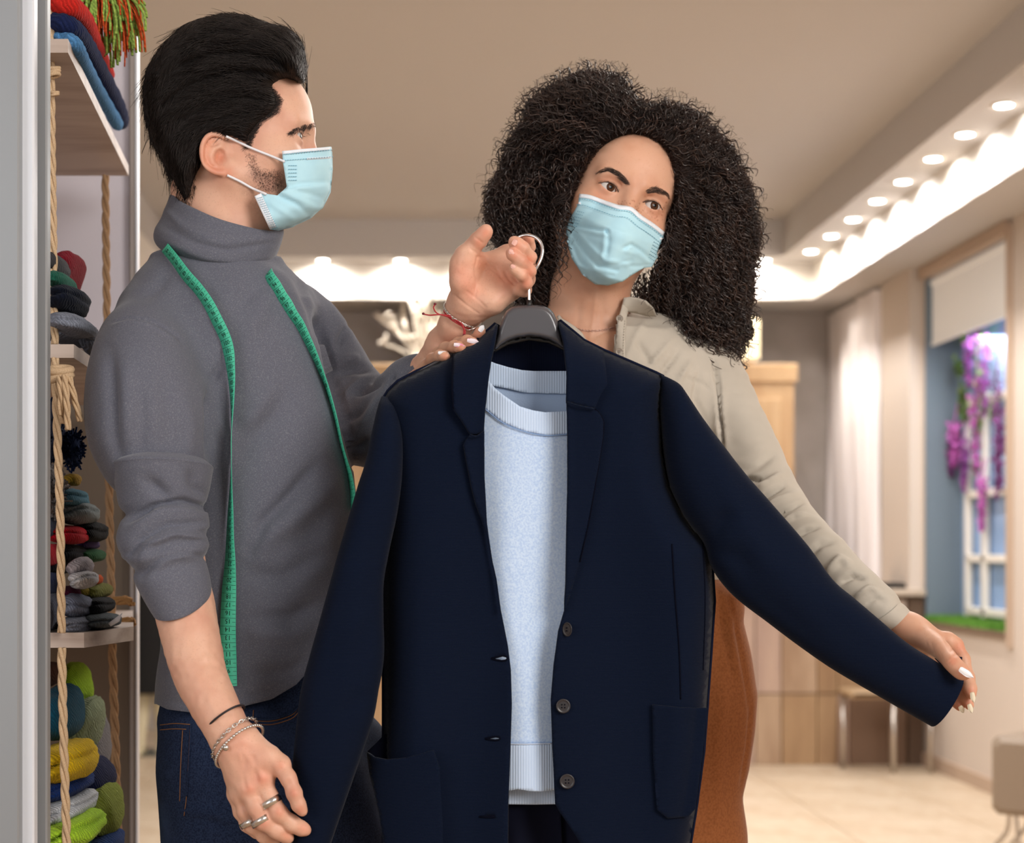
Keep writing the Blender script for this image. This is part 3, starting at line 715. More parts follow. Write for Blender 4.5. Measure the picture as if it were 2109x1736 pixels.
L3 = [('fluffy navy pompom hanging below the rope knot', (36, 54, 96), 150, 925, 1.6, 17, 34, 0, .02, 420), ('navy fluffy hat half hidden by the grey post', (32, 46, 84), 100, 890, 1.56, 20, 62, 0, .05, 300),
 ('mustard felt ball under the navy pompom', (168, 132, 44), 150, 988, 1.6, 15, 13, 0, .02, 0), ('shaggy grey beige pompom left of the rope', (158, 150, 148), 106, 1012, 1.52, 22, 46, 0, .03, 520),
 ('small beige bobble by the rope', (176, 156, 144), 136, 1003, 1.58, 7, 9, 0, .01, 0), ('teal blue wool roll above the pale grey one', (86, 134, 154), 150, 1026, 1.58, 26, 19, 0, .05, 0), ('pale grey felt wool roll', (142, 150, 152), 162, 1058, 1.6, 36, 23, 6, .05, 0),
 ('dark blue grey wool under the shaggy pompom', (74, 84, 104), 104, 1078, 1.55, 18, 32, 0, .04, 0), ('bright red wool roll right of the rope', (206, 22, 40), 143, 1101, 1.58, 33, 19, -4, .05, 0), ('black wool roll beside the bright red one', (22, 22, 24), 188, 1094, 1.64, 27, 21, -8, .05, 0),
 ('deep red wool roll left of the rope', (196, 20, 40), 104, 1142, 1.53, 14, 22, 0, .04, 0), ('charcoal wool under the bright red roll', (40, 40, 46), 140, 1140, 1.6, 30, 20, 0, .05, 0), ('dusky purple wool strip', (84, 64, 112), 182, 1123, 1.66, 17, 9, 8, .04, 0), ('dark green wool roll', (40, 92, 54), 188, 1144, 1.66, 22, 14, 0, .05, 0),
 ('black wool stuck behind the rope', (28, 28, 34), 116, 1165, 1.58, 24, 18, 0, .05, 0), ('pale pink grey folded wool on the white one', (196, 184, 188), 165, 1168, 1.55, 24, 19, 35, .03, 0), ('white folded wool roll', (232, 228, 230), 172, 1194, 1.54, 27, 18, 12, .03, 0),
 ('small orange wool ball', (214, 92, 38), 200, 1193, 1.6, 9, 10, 0, .02, 0), ('navy wool left of the rope in the pile', (38, 48, 88), 102, 1203, 1.54, 16, 24, 0, .04, 0), ('mustard and olive wool roll', (120, 122, 58), 204, 1216, 1.62, 20, 16, 0, .05, 0), ('mustard wool roll end', (150, 130, 40), 186, 1217, 1.6, 14, 14, 0, .04, 0),
 ('burgundy wool under the white roll', (108, 30, 62), 152, 1220, 1.57, 22, 14, -12, .04, 0), ('black wool roll above the dark grey one', (30, 31, 36), 203, 1246, 1.6, 29, 17, 0, .05, 0), ('crumpled blue grey wool at right of the rope', (128, 132, 150), 158, 1246, 1.55, 27, 24, -20, .04, 0),
 ('crumpled grey wool stacked left of the rope', (118, 120, 136), 104, 1262, 1.53, 19, 38, 0, .04, 0), ('grey wool lying on the lower board', (132, 134, 148), 156, 1286, 1.54, 32, 17, 0, .04, 0), ('dark grey wool roll by the paper tag', (92, 98, 102), 208, 1278, 1.58, 34, 16, -3, .05, 0)]
for lb, rgb, px, py, d, rx, ry, ro, rd, fz in L3:
    lump('wool_roll' if not fz else 'knitted_hat', lb, rgb, px, py, d, rx, ry, ro, rd, ncat='woollen item' if not fz else 'knitted hat', fuzz=fz, fold=1 if rx > 25 else 0, ribs=7 if 'crumpled' in lb else 0)
tag(patch('paper_tag', dens([(222, 1284), (252, 1262), (246, 1280), (228, 1290)], 4), lambda x, y: 2.2+0*x, mat('paper_white', lin(200, 194, 196), .7), None, 5, .0005), 'small pale paper tag sticking out beside the dark grey roll', 'tag')
L4 = [('brown knit under the lower board', (92, 54, 40), 104, 1388, 1.62, 22, 24, 0, .05, 0, 0), ('lime green cable knit leaning at the back of the pile', (158, 200, 40), 157, 1408, 1.68, 26, 44, 12, .05, 0, 4), ('dark teal fluffy hat above the yellow one', (22, 74, 96), 122, 1468, 1.58, 44, 56, 0, .06, 0, 0),
 ('grey green ribbed scarf sloping behind the yellow hat', (148, 160, 128), 178, 1500, 1.66, 30, 66, -14, .05, 0, 12), ('grey crochet scarf at the right of the ribbed one', (134, 132, 136), 200, 1535, 1.70, 19, 66, 4, .05, 0, 8), ('bright yellow chunky knit hat', (232, 190, 34), 142, 1566, 1.55, 54, 40, 10, .06, 0, 14),
 ('royal navy fuzzy knit under the yellow hat', (30, 54, 112), 128, 1618, 1.57, 58, 27, 14, .06, 0, 0), ('black navy fuzzy knit behind the royal navy one', (30, 36, 72), 196, 1598, 1.64, 32, 40, 30, .05, 0, 0), ('white fluffy knit hat', (214, 216, 220), 138, 1662, 1.56, 56, 27, 14, .06, 0, 0),
 ('olive green chunky knit beside the rear rope', (138, 150, 62), 216, 1664, 1.62, 32, 50, 10, .05, 0, 9), ('neon green knit hat at the bottom of the pile', (186, 230, 62), 150, 1706, 1.54, 64, 33, 14, .06, 0, 14), ('navy knit in the lowest corner of the pile', (34, 62, 116), 222, 1740, 1.6, 26, 26, 0, .05, 0, 8), ('teal green knit lowest of the pile', (34, 112, 100), 180, 1755, 1.58, 40, 22, 0, .05, 0, 0)]
for lb, rgb, px, py, d, rx, ry, ro, rd, fz, rb in L4:
    lump('knitted_hat', lb, rgb, px, py, d, rx, ry, ro, rd, ribs=rb, fuzz=fz, fold=1 if rx > 50 else 0)
# ================================================================ hanging blazer, sweater, hanger
def ploft(pairs, hd, dc, n=28, sub=6, dip=0, inner=0, flat_pow=1.0, cap0=True, cap1=True):
    """tube through paired silhouette points (photo px): returns V,F. hd half depth (m), dc centre depth; lists or numbers"""
    m = len(pairs); hd = np.broadcast_to(np.asarray(hd, float), (m,)); dc = np.broadcast_to(np.asarray(dc, float), (m,)); dip = np.broadcast_to(np.asarray(dip, float), (m,))
    K = np.array([[a[0], a[1], b[0], b[1], h, d, q] for (a, b), h, d, q in zip(pairs, hd, dc, dip)])
    K = spline(K, sub); V = []
    for ax, ay, bx, by, h, d, q in K:
        A = np.array(P(ax, ay, d)); B = np.array(P(bx, by, d)); mid = (A+B)/2; half = (B-A)/2
        for k in range(n):
            t = 2*math.pi*k/n; c, s = math.cos(t), math.sin(t); s_ = math.copysign(abs(s)**flat_pow, s)
            V.append(mid+half*c+np.array((0, -h*s_, -q*d/F*s_)))
    R = len(K); Fq = [(i*n+k, (i+1)*n+k, (i+1)*n+(k+1) % n, i*n+(k+1) % n) for i in range(R-1) for k in range(n)]
    # make normals point outward
    V = np.array(V); a, b, c, _ = Fq[n*(R//2)]
    cen = V[(R//2)*n:(R//2+1)*n].mean(0); nn = np.cross(V[b]-V[a], V[c]-V[a])
    flip = nn@(V[a]-cen) < 0
    if flip: Fq = [tuple(reversed(q)) for q in Fq]
    for want, i in ((cap0, 0), (cap1, R-1)):
        if want:
            b0 = len(V); V = np.concatenate([V, V[i*n:(i+1)*n].mean(0)[None]])
            for k in range(n):
                t = (i*n+k, i*n+(k+1) % n, b0) if (i == 0) == (not flip) else (i*n+(k+1) % n, i*n+k, b0)
                Fq.append(t)
    return V, Fq
def quads_to_arr(Fq): return Fq
m_navy = mat('navy_blazer', lin(14, 24, 44), .92, wave=('Z', 225, lin(9, 16, 32), .35), noise=None, bump=(700, .25, .001), sheen=.05, spec=.08)
m_navy2 = mat('navy_blazer_inside', lin(20, 26, 48), .92, wave=('X', 150, lin(13, 18, 36), .3), sheen=.1, spec=.1)
m_seam = mat('navy_seam', lin(10, 12, 24), .95, spec=.05)
m_blue = mat('light_blue_knit', lin(206, 224, 248), .92, noise=(420, lin(184, 207, 240), .4, .62), bump=(600, .3, .001), sheen=.15, spec=.1)
m_rib = mat('light_blue_rib', lin(208, 225, 248), .92, wave=('X', 105, lin(196, 215, 242), .4), sheen=.15, spec=.1)
sideL = [(1022, 667), (985, 700), (949, 722), (900, 747), (860, 765), (820, 786), (800, 806), (790, 822), (792, 1000), (791, 1240), (791, 1800)]
sideR = [(1152, 661), (1202, 702), (1244, 723), (1300, 747), (1339, 764), (1364, 775), (1362, 850), (1368, 937), (1381, 1001), (1411, 1062), (1446, 1108), (1463, 1125), (1470, 1238), (1461, 1372), (1455, 1455), (1448, 1548), (1432, 1667), (1410, 1800)]
def frontL(x, y):
    D = pdist(x, y, sideL, False); s = np.sqrt(np.clip(1-(1-np.clip(D/75, 0, 1))**2, 0, 1))
    return 2.062-.058*s-.007*np.sin((x-940)/38+y/420)*np.clip((y-850)/300, 0, 1)*s-.008*np.clip((y-1300)/400, 0, 1)
def frontR(x, y):
    D = pdist(x, y, sideR, False); s = np.sqrt(np.clip(1-(1-np.clip(D/75, 0, 1))**2, 0, 1))
    return 2.062-.058*s-.006*np.sin((x-1200)/46-y/380)*np.clip((y-850)/300, 0, 1)*s
blz = empty('blazer', tuple(P(1090, 640, 2.05))); tag(blz, 'dark navy knitted blazer held up on a black hanger between the two people', 'blazer')
openL = [(1022, 667), (1016, 709), (1009, 745), (1004, 795), (998, 847), (997, 887), (997, 980), (1003, 1080), (1015, 1160), (1028, 1240), (1045, 1330), (1051, 1380), (1053, 1450), (1050, 1550), (1046, 1660), (1045, 1800)]
def eye(cx, cy, w, h):  # teardrop buttonhole
    return [(cx-w, cy), (cx-w*.3, cy-h*.5), (cx+w*.4, cy-h), (cx+w*.9, cy-h*.6), (cx+w, cy), (cx+w*.8, cy+h*.6), (cx+w*.3, cy+h*.8), (cx-w*.4, cy+h*.5)]
holesL = [eye(1029, 1356, 14, 5.0), eye(1015, 1521, 13, 3.6), eye(1004, 1682, 14, 1.5)]
outL = dens(sideL+openL[::-1][:-1], 9)
patch('front_panel', outL, frontL, m_navy, blz, 9, .003, holes=holesL)
for h in holesL:
    c = np.array(h+[h[0]], float); cc = c.mean(0); c = cc+(c-cc)*1.18; d = frontL(c[:, 0], c[:, 1])-.0005
    MB().tube(PA(c[:, 0], c[:, 1], d), .0012, 6).build('buttonhole', m_seam, blz)
openR = [(1152, 661), (1163, 702), (1168, 764), (1168, 828), (1170, 900), (1170, 1000), (1169, 1100), (1167, 1200), (1163, 1256), (1150, 1300), (1140, 1370), (1134, 1440), (1137, 1530), (1143, 1655), (1152, 1672), (1172, 1700), (1195, 1736), (1225, 1800)]
patch('front_panel', dens(sideR+openR[::-1][:-1], 9), frontR, m_navy, blz, 9, .003)
def backd(x, y):
    D = np.minimum(pdist(x, y, sideL, False), pdist(x, y, sideR, False)); s = np.sqrt(np.clip(1-(1-np.clip(D/80, 0, 1))**2, 0, 1))
    return 2.066+.045*s+.004*np.sin(x/40)*s
patch('back_panel', dens(sideL+[(900, 1800), (1300, 1800)]+sideR[::-1]+[(1110, 684), (1060, 684)], 14), backd, m_navy2, blz, 14, .003)
# inside neck facing (seen under the hanger)
patch('neck_facing', dens([(1016, 672), (1060, 665), (1120, 665), (1160, 672), (1185, 860), (985, 860)], 10), lambda x, y: 2.088-.00002*np.abs(x-1090), m_navy2, blz, 10, .003)
# lapels and collar
def lapel(name, poly, base, off, inner, lift=.006, m=m_navy):
    def dfn(x, y):
        D = pdist(x, y, inner, False)
        return base(x, y)-off-lift*np.exp(-(D/16)**2)*0-lift*np.clip(D/60, 0, 1)*.6-.003*np.exp(-(D/9)**2)
    return patch(name, dens(poly, 7), dfn, m, blz, 7, .0032)
lapel('lapel', [(997, 887), (997, 980), (1003, 1080), (1015, 1160), (1028, 1240), (1031, 1262), (1023, 1193), (1012, 1145), (1002, 1103), (981, 1041), (972, 1005), (967, 979), (960, 945), (955, 916), (960, 906), (967, 897), (981, 897)], frontL, .006, [(997, 887), (1003, 1080), (1031, 1262)])
lapel('collar', [(1022, 666), (1016, 709), (1009, 745), (1004, 795), (998, 847), (996, 888), (981, 894), (967, 893), (952, 868), (933, 842), (931, 799), (932, 730), (949, 721), (985, 699)], frontL, .0075, [(1022, 666), (1004, 795), (996, 888)])
lapel('lapel', [(1168, 828), (1192, 834), (1225, 841), (1236, 852), (1243, 868), (1242, 902), (1236, 945), (1229, 982), (1214, 1070), (1195, 1157), (1172, 1233), (1163, 1257), (1167, 1200), (1170, 1000), (1170, 900)], frontR, .006, [(1168, 828), (1170, 1000), (1163, 1256)])
lapel('collar', [(1152, 661), (1163, 702), (1168, 764), (1167, 830), (1178, 829), (1192, 834), (1225, 842), (1238, 812), (1251, 792), (1248, 760), (1243, 722), (1202, 701)], frontR, .0075, [(1152, 661), (1168, 764), (1167, 830)])
# stitched gorge and armhole seams as fine ridges
def seamline(pts, base, off, r=.0009, m=m_seam, name='seam', par=None):
    c = resample(spline(pts, 8), 5); d = base(c[:, 0], c[:, 1])-off
    return MB().tube(PA(c[:, 0], c[:, 1], d), r, 5).build(name, m, par or blz)
seamline([(967, 895), (981, 899), (997, 889)], frontL, .0135, .0012, m_navy)
seamline([(1168, 829), (1192, 836), (1225, 843)], frontR, .0135, .0012, m_navy)
seamline([(1225, 842), (1236, 853), (1243, 869), (1242, 900), (1229, 982), (1214, 1070), (1195, 1157)], frontR, .009, .0008)
seamline([(1384, 1120), (1390, 1220), (1399, 1340), (1402, 1440)], frontR, .0004)
seamline([(1446, 1110), (1452, 1230), (1448, 1380)], frontR, .0004)
seamline([(932, 730), (931, 800), (934, 842)], frontL, .012, .0008)
# sleeves
pl = [((786, 816), (806, 822)), ((778, 838), (820, 846)), ((768, 880), (830, 893)), ((755, 950), (830, 950)), ((738, 1002), (826, 1005)), ((720, 1062), (817, 1065)), ((700, 1130), (802, 1135)), ((681, 1200), (791, 1200)), ((660, 1275), (790, 1270)), ((640, 1345), (791, 1350)), ((620, 1420), (781, 1420)), ((611, 1490), (768, 1484)), ((604, 1560), (745, 1554)), ((598, 1650), (711, 1652)), ((601, 1740), (680, 1742)), ((612, 1800), (660, 1800))]
V, Fq = ploft(pl, [.01, .026, .036, .038, .038, .038, .038, .04, .04, .04, .04, .038, .036, .032, .028, .024], [2.05, 2.04, 2.03, 2.02, 2.015, 2.012, 2.01, 2.008, 2.006, 2.004, 2.0, 1.998, 1.996, 1.994, 1.992, 1.99], 36, 7, flat_pow=.8, cap1=False)
N = vnormals(V, np.array([q[:4] if len(q) == 4 else (*q, q[-1]) for q in Fq]))
for ln, wd_, am in [([(775, 900), (740, 1060), (700, 1200), (650, 1400), (628, 1600)], 16, .003), ([(800, 1000), (770, 1150), (745, 1350), (720, 1500)], 18, -.003), ([(760, 1250), (700, 1330)], 16, .003), ([(770, 1420), (690, 1480)], 18, -.003)]:
    V = brush(V, N, ln, wd_, am)
mesh('sleeve', V, Fq, m_navy, blz)
pr = [((1360, 771), (1358, 782)), ((1380, 780), (1359, 815)), ((1399, 792), (1361, 855)), ((1413, 811), (1369, 937)), ((1449, 866), (1383, 1005)), ((1485, 914), (1413, 1066)), ((1533, 975), (1446, 1112)), ((1586, 1035), (1468, 1172)), ((1662, 1123), (1512, 1228)), ((1713, 1193), (1584, 1284)), ((1757, 1231), (1645, 1330)), ((1811, 1277), (1708, 1374)), ((1865, 1323), (1775, 1414)), ((1921, 1358), (1846, 1455)), ((1980, 1393), (1918, 1496))]
hds = [.008, .016, .026, .034, .040, .042, .042, .042, .040, .038, .036, .034, .032, .031, .030]
dcs = [2.06, 2.05, 2.045, 2.04, 2.035, 2.03, 2.03, 2.03, 2.03, 2.03, 2.03, 2.03, 2.03, 2.03, 2.03]
V, Fq = ploft(pr, hds, dcs, 36, 7, flat_pow=.85, cap1=False)
N = vnormals(V, np.array([q[:4] if len(q) == 4 else (*q, q[-1]) for q in Fq]))
for ln, wd_, am in [([(1440, 890), (1490, 980), (1520, 1060), (1570, 1140), (1680, 1250)], 20, .004), ([(1462, 1110), (1490, 1070), (1530, 1060)], 16, -.006), ([(1470, 1130), (1520, 1150), (1560, 1200)], 18, -.005), ([(1600, 1130), (1700, 1230), (1800, 1310), (1900, 1370)], 18, .003), ([(1490, 1180), (1600, 1250), (1700, 1330)], 20, -.003)]:
    V = brush(V, N, ln, wd_, am)
mesh('sleeve', V, Fq, m_navy, blz)
# cuff lining: the open end of the right sleeve
V2, F2 = ploft([((1974, 1390), (1914, 1490)), ((1921, 1360), (1852, 1450)), ((1865, 1328), (1790, 1410))], [.028, .027, .02], 2.03, 28, 3, cap0=False, cap1=True)
mesh('sleeve_lining', V2, [tuple(reversed(q)) for q in F2], m_navy2, blz)
patch('sleeve_cuff', dens([(1926, 1356), (1955, 1350), (1982, 1353), (1981, 1372), (1984, 1405), (1960, 1392)], 5), lambda x, y: 2.056+0*x, m_navy2, blz, 5, .003)
# patch pockets
def pocket(poly, base, off):
    return patch('pocket', dens(poly, 7), lambda x, y: base(x, y)-off, m_navy, blz, 7, .003)
pocket([(1343, 1451), (1400, 1457), (1457, 1458), (1448, 1548), (1432, 1666), (1418, 1682), (1376, 1686), (1353, 1668), (1345, 1560)], lambda x, y: np.minimum(frontR(x, y), 2.02+.0*x), .0045)
plx = [((755, 1548), (900, 1543)), ((757, 1575), (905, 1570)), ((764, 1610), (915, 1610)), ((776, 1668), (925, 1670)), ((787, 1740), (930, 1740)), ((792, 1800), (935, 1800))]
def pockL(x, y):
    s = np.clip((x-755)/150, 0, 1); return 2.035-.048*np.sqrt(np.clip(1-(1-s)**2, 0, 1))*1.0-.006
pocket([(755, 1548), (768, 1559), (794, 1564), (835, 1561), (893, 1545), (905, 1580), (912, 1700), (912, 1800), (796, 1800), (789, 1736), (781, 1680), (770, 1630), (761, 1595)], pockL, .0)
patch('pocket_inside', dens([(757, 1547), (775, 1530), (792, 1512), (880, 1530), (892, 1548), (860, 1640), (775, 1600)], 8), lambda x, y: 2.04+0*x, m_seam, blz, 9, .002)
# buttons
m_btn = mat('black_button', lin(44, 40, 42), .35, spec=.5)
def button(px, py, r, sq=1.0, m=m_btn, base=None, parent=None, off=.004, name='button', tilt=0):
    d = float(base(np.array([px]), np.array([py]))[0])-off; c = np.array(P(px, py, d)); R_ = r*d/F
    prof = [(0, .55), (.62, .55), (.74, .5), (.82, .9), (.93, .95), (1, .6), (1, 0), (0, 0)]; n = 28; T = np.linspace(0, 2*np.pi, n+1)[:-1]
    v = [(c[0]+a*R_*sq*math.cos(t), c[1]-h*R_*.18-a*R_*math.cos(t)*tilt, c[2]+a*R_*math.sin(t)) for a, h in prof for t in T]
    f = [(i*n+k, (i+1)*n+k, (i+1)*n+(k+1) % n, i*n+(k+1) % n) for i in range(len(prof)-1) for k in range(n)]
    o = mesh(name, v, f, m, parent)
    mb = MB()
    for sx in (-1, 1):
        for sz in (-1, 1):
            q = c+(sx*.2*R_*sq, -.12*R_, sz*.2*R_); mb.tube([q, q+(0, -.0004, 0)], .1*R_, 8)
    mb.build('thread_hole', m_seam, parent)
    return o
button(1168, 1296, 15, .62, base=frontR, parent=blz, tilt=.5); button(1160, 1454, 15, base=frontR, parent=blz); button(1168, 1609, 15.5, base=frontR, parent=blz)
# ---- light blue sweater inside the blazer
swt = empty('light_blue_sweater', tuple(P(1090, 800, 2.05))); tag(swt, 'light blue fine knit crew neck sweater hanging inside the navy blazer', 'sweater')
def swd(x, y): return 2.034-.010*np.sin(np.clip((x-985)/200, 0, 1)*np.pi)-.004*np.sin((x-1020)/26+.6*np.sin(y/150))*np.clip((y-950)/300, 0, 1)
patch('body', dens([(985, 795), (1000, 838), (1036, 866), (1081, 884), (1126, 892), (1175, 892), (1200, 895), (1200, 1531), (1030, 1531), (985, 1530), (970, 1300)], 9), swd, m_blue, swt, 9, .002)
def band(name, top, bot, dfn, m=m_rib, th=.003):
    return patch(name, dens(top+bot[::-1], 6), dfn, m, swt, 6, th)
band('front_neckband', [(988, 752), (1005, 783), (1020, 800), (1036, 813), (1071, 837), (1098, 845), (1123, 849), (1180, 846)], [(988, 833), (998, 841), (1036, 870), (1081, 888), (1126, 896), (1180, 893)], lambda x, y: swd(x, y)-.002)
band('back_neckband', [(1003, 741), (1020, 748), (1047, 756), (1075, 762), (1099, 764), (1180, 764)], [(996, 790), (1018, 795), (1045, 800), (1078, 808), (1120, 810), (1180, 811)], lambda x, y: 2.066+0*x)
patch('back_inside', dens([(1000, 785), (1045, 797), (1078, 805), (1180, 808), (1180, 870), (1000, 860)], 8), lambda x, y: 2.070+0*x, mat('light_blue_inner', lin(176, 196, 226), .95, bump=(600, .4, .001)), swt, 8, .002)
band('front_hem', [(1030, 1530), (1075, 1532), (1137, 1530), (1190, 1531)], [(1020, 1629), (1052, 1628), (1066, 1625), (1090, 1629), (1115, 1630), (1142, 1627), (1190, 1628)], lambda x, y: swd(x, y)-.0015)
band('back_hem', [(1020, 1540), (1195, 1540)], [(1020, 1656), (1100, 1657), (1195, 1655)], lambda x, y: 2.046+0*x)
seamline([(998, 842), (1036, 871), (1081, 889), (1126, 897), (1172, 894)], swd, .0025, .0007, mat('blue_stitch', lin(140, 170, 214), .9), 'seam', swt)
seamline([(1030, 1531), (1075, 1532.5), (1137, 1531)], swd, .0025, .0007, mat('pale_stitch', lin(214, 226, 246), .9), 'seam', swt)
# ---- navy trousers hanging below the sweater
trs = empty('hanging_trousers', tuple(P(1095, 1700, 2.06))); tag(trs, 'dark navy trousers hanging below the light blue sweater inside the blazer', 'trousers')
patch('trouser_leg', dens([(1030, 1560), (1150, 1560), (1154, 1650), (1158, 1800), (1030, 1800)], 10), lambda x, y: 2.062-.008*np.sin((x-1040)/18)*np.clip((y-1640)/80, 0, 1), mat('navy_trousers', lin(18, 20, 36), .9, spec=.1), trs, 7, .002)
patch('trouser_leg', dens([(1140, 1600), (1260, 1600), (1260, 1800), (1146, 1800)], 10), lambda x, y: 2.072-.006*np.sin((x-1040)/20), mat('navy_trousers'), trs, 8, .002)
# ---- hanger
hg = empty('clothes_hanger', tuple(P(1090, 630, 2.05))); tag(hg, 'glossy black plastic hanger with a chrome hook carrying the navy blazer', 'hanger')
m_hang = mat('black_plastic_hanger', lin(78, 76, 80), .28, spec=.5, coat=.3)
ho = dens([(1014, 726), (1020, 700), (1027, 676), (1035, 655), (1042, 641), (1052, 633), (1068, 629), (1087, 628), (1106, 628), (1120, 630), (1131, 635), (1140, 644), (1148, 660), (1155, 682), (1162, 712), (1166, 724), (1150, 710), (1131, 700), (1112, 695), (1090, 693), (1066, 696), (1048, 702), (1030, 713)], 5)
puff('hanger_body', ho, 2.046, .011, m_hang, hg, 4, 9)
inn = dens([(1026, 704), (1034, 676), (1044, 652), (1056, 642), (1088, 638), (1114, 640), (1128, 650), (1140, 674), (1150, 702), (1130, 692), (1092, 684), (1056, 689)], 5)
patch('face_panel', inn, lambda x, y: 2.0355+.0*x, mat('matte_black_plastic', lin(74, 72, 74), .5, bump=(900, .15, .0006)), hg, 6, .001)
for sx, tx in ((-1, 800), (1, 1366)):
    c0 = 1004 if sx < 0 else 1180
    q = [(c0, 705), ((c0*2+tx)/3, 735 if sx < 0 else 738), ((c0+tx*2)/3, 772 if sx < 0 else 765), (tx-20*sx, 800 if sx < 0 else 796)]
    MB().tube(spline([tuple(P(a, b+6, 2.07)) for a, b in q], 6), [.010]*18+[.008], 10).build('hanger_arm', m_hang, hg)
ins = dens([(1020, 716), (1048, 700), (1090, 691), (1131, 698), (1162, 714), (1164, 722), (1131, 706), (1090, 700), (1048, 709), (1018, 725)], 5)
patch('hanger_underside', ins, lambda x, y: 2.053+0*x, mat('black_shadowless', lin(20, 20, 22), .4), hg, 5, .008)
hk = [(1090, 634, 2.046), (1090, 610, 2.046), (1089.5, 590, 2.046), (1091, 578, 2.046), (1098, 562, 2.046), (1108, 546, 2.046), (1115, 530, 2.047), (1117.5, 514, 2.048), (1113, 499, 2.05), (1103, 489, 2.052), (1089, 484.5, 2.054), (1075, 486, 2.056), (1066, 491, 2.058), (1060, 500, 2.06)]
MB().tube(spline([tuple(P(*q)) for q in hk], 8), .0019, 12).build('hook', mat('chrome', lin(225, 225, 228), .12, 1), hg)
MB().tube([tuple(P(1090, 634, 2.046)), tuple(P(1090, 626, 2.046)), tuple(P(1090, 618, 2.046))], [.0034, .003, .0026], 14).build('hook_socket', mat('black_plastic'), hg)
# ================================================================ people: shared pieces
from mathutils.bvhtree import BVHTree
S_ = lambda d: d/F
def PP(l): return [np.array(P(x, y, d)) for x, y, d, r in l]
def RR(l): return [r*d/F for x, y, d, r in l]
def ch(p, l, k=.004): return s_chain(p, PP(l), RR(l), k)
def chs(p, l, k=.004, n=3): return ch(p, [tuple(r) for r in spline(l, n)], k)
def bvh_of(V, Fq):
    return BVHTree.FromPolygons([tuple(v) for v in V], [tuple(int(i) for i in q) for q in Fq])
CAMP = Vector((0, 0, EYE))
def hit(bv, px, py, default=None):
    d = (P(px, py, 1.0)-CAMP).normalized(); r = bv.ray_cast(CAMP, d)
    if r[0] is None: return default, None
    return r[0].y, r[1]
def join(parts):
    Vs, Fs, Cs, n = [], [], [], 0
    for V, Fq, C in parts:
        Vs.append(V); Fs.append(np.asarray(Fq)+n); Cs.append(C if C is not None else np.ones((len(V), 3))); n += len(V)
    return np.concatenate(Vs), np.concatenate(Fs), np.concatenate(Cs)
def tint(V, C, line, width, col, N=None, front=True):
    px, py = proj(V); L = np.asarray(line, float)
    D = pdist(px, py, L, False) if len(L) > 1 else np.hypot(px-L[0, 0], py-L[0, 1])
    w_ = np.exp(-(D/width)**2)
    if front and N is not None: w_ = w_*(N[:, 1] < .2)
    return C*(1-w_[:, None])+C*np.asarray(col)*w_[:, None]
m_skin_m = mat('skin_man', lin(226, 178, 152), .48, noise=[(26, lin(214, 158, 134), .42, .72), (420, lin(214, 164, 140), .55, .8)], sss=.12, vcol=True, spec=.35, bump=(900, .12, .0006))
m_skin_w = mat('skin_woman', lin(216, 166, 138), .5, noise=[(26, lin(206, 150, 120), .42, .72), (420, lin(206, 150, 120), .6, .85)], sss=.12, vcol=True, spec=.4, bump=(900, .08, .0005))
def head_sdf(q, male):
    """q: local metres, x to the person's left-right, y forward, z up, origin between the ears at eye level"""
    L = 1.06 if male else 1.0
    X = np.abs(q[:, 0]); m = np.stack([X, q[:, 1]/L, q[:, 2]], 1)
    d = s_ell(m, (0, -.010, .030), (.0735, .092, .083))
    d = smin(d, s_ell(m, (0, .030, .034), (.062, .056, .056)), .03)
    d = smin(d, s_ell(m, (0, .026, -.030), (.060, .058, .055)), .03)
    d = smin(d, s_ell(m, (.040, .050, -.030), (.025, .026, .022)), .025)
    d = smin(d, s_ell(m, (0, .016 if male else .026, -.070), (.050 if male else .045, .054, .040)), .03)
    cy_ = .058 if male else .074; cz_ = -.086 if male else -.100
    d = smin(d, s_cone(m, (.058, -.004, -.050), (.022, cy_-.008, cz_), .017, .015), .025)
    d = smin(d, s_ell(m, (0, cy_, cz_), (.022, .018, .018)), .02)
    d = smin(d, s_cone(m, (.008, .083, .017), (.042, .070, .019), .009 if male else .0075, .007), .014)
    d = smax(d, -s_ell(m, (.033, .098, -.002), (.019, .018, .0125)), .016)
    d = smin(d, s_cone(m, (0, .082, .006), (0, .100, -.036), .0075, .0095), .012)
    d = smin(d, s_ell(m, (.012, .092, -.042), (.009, .011, .009)), .008)
    d = smin(d, s_ell(m, (0, .084, -.068), (.022, .010, .006)), .006)
    d = smin(d, s_ell(m, (0, .083, -.078), (.019, .010, .007)), .006)
    # lids over the eyeball with an almond slit
    e = np.linalg.norm(m-np.array((.0325, .068, 0)), axis=1)-.0146
    d = smin(d, e, .005)
    zz_ = m[:, 2]-.0012*np.clip((m[:, 0]-.0325)/.014, -1, 1)
    slit = np.maximum(np.maximum(np.hypot((m[:, 0]-.0325)/1.0, (zz_+.0132)) - .0190, np.hypot(m[:, 0]-.0325, zz_-.0132)-.0174), .072-m[:, 1])
    d = smax(d, -slit, .0012)
    # upper lid crease
    cr = s_cone(m, (.021, .083, .0085), (.0325, .086, .0108), .0012, .0014); cr2 = s_cone(m, (.0325, .086, .0108), (.046, .078, .0078), .0014, .001)
    d = smax(d, -np.minimum(cr, cr2), .003)
    return d
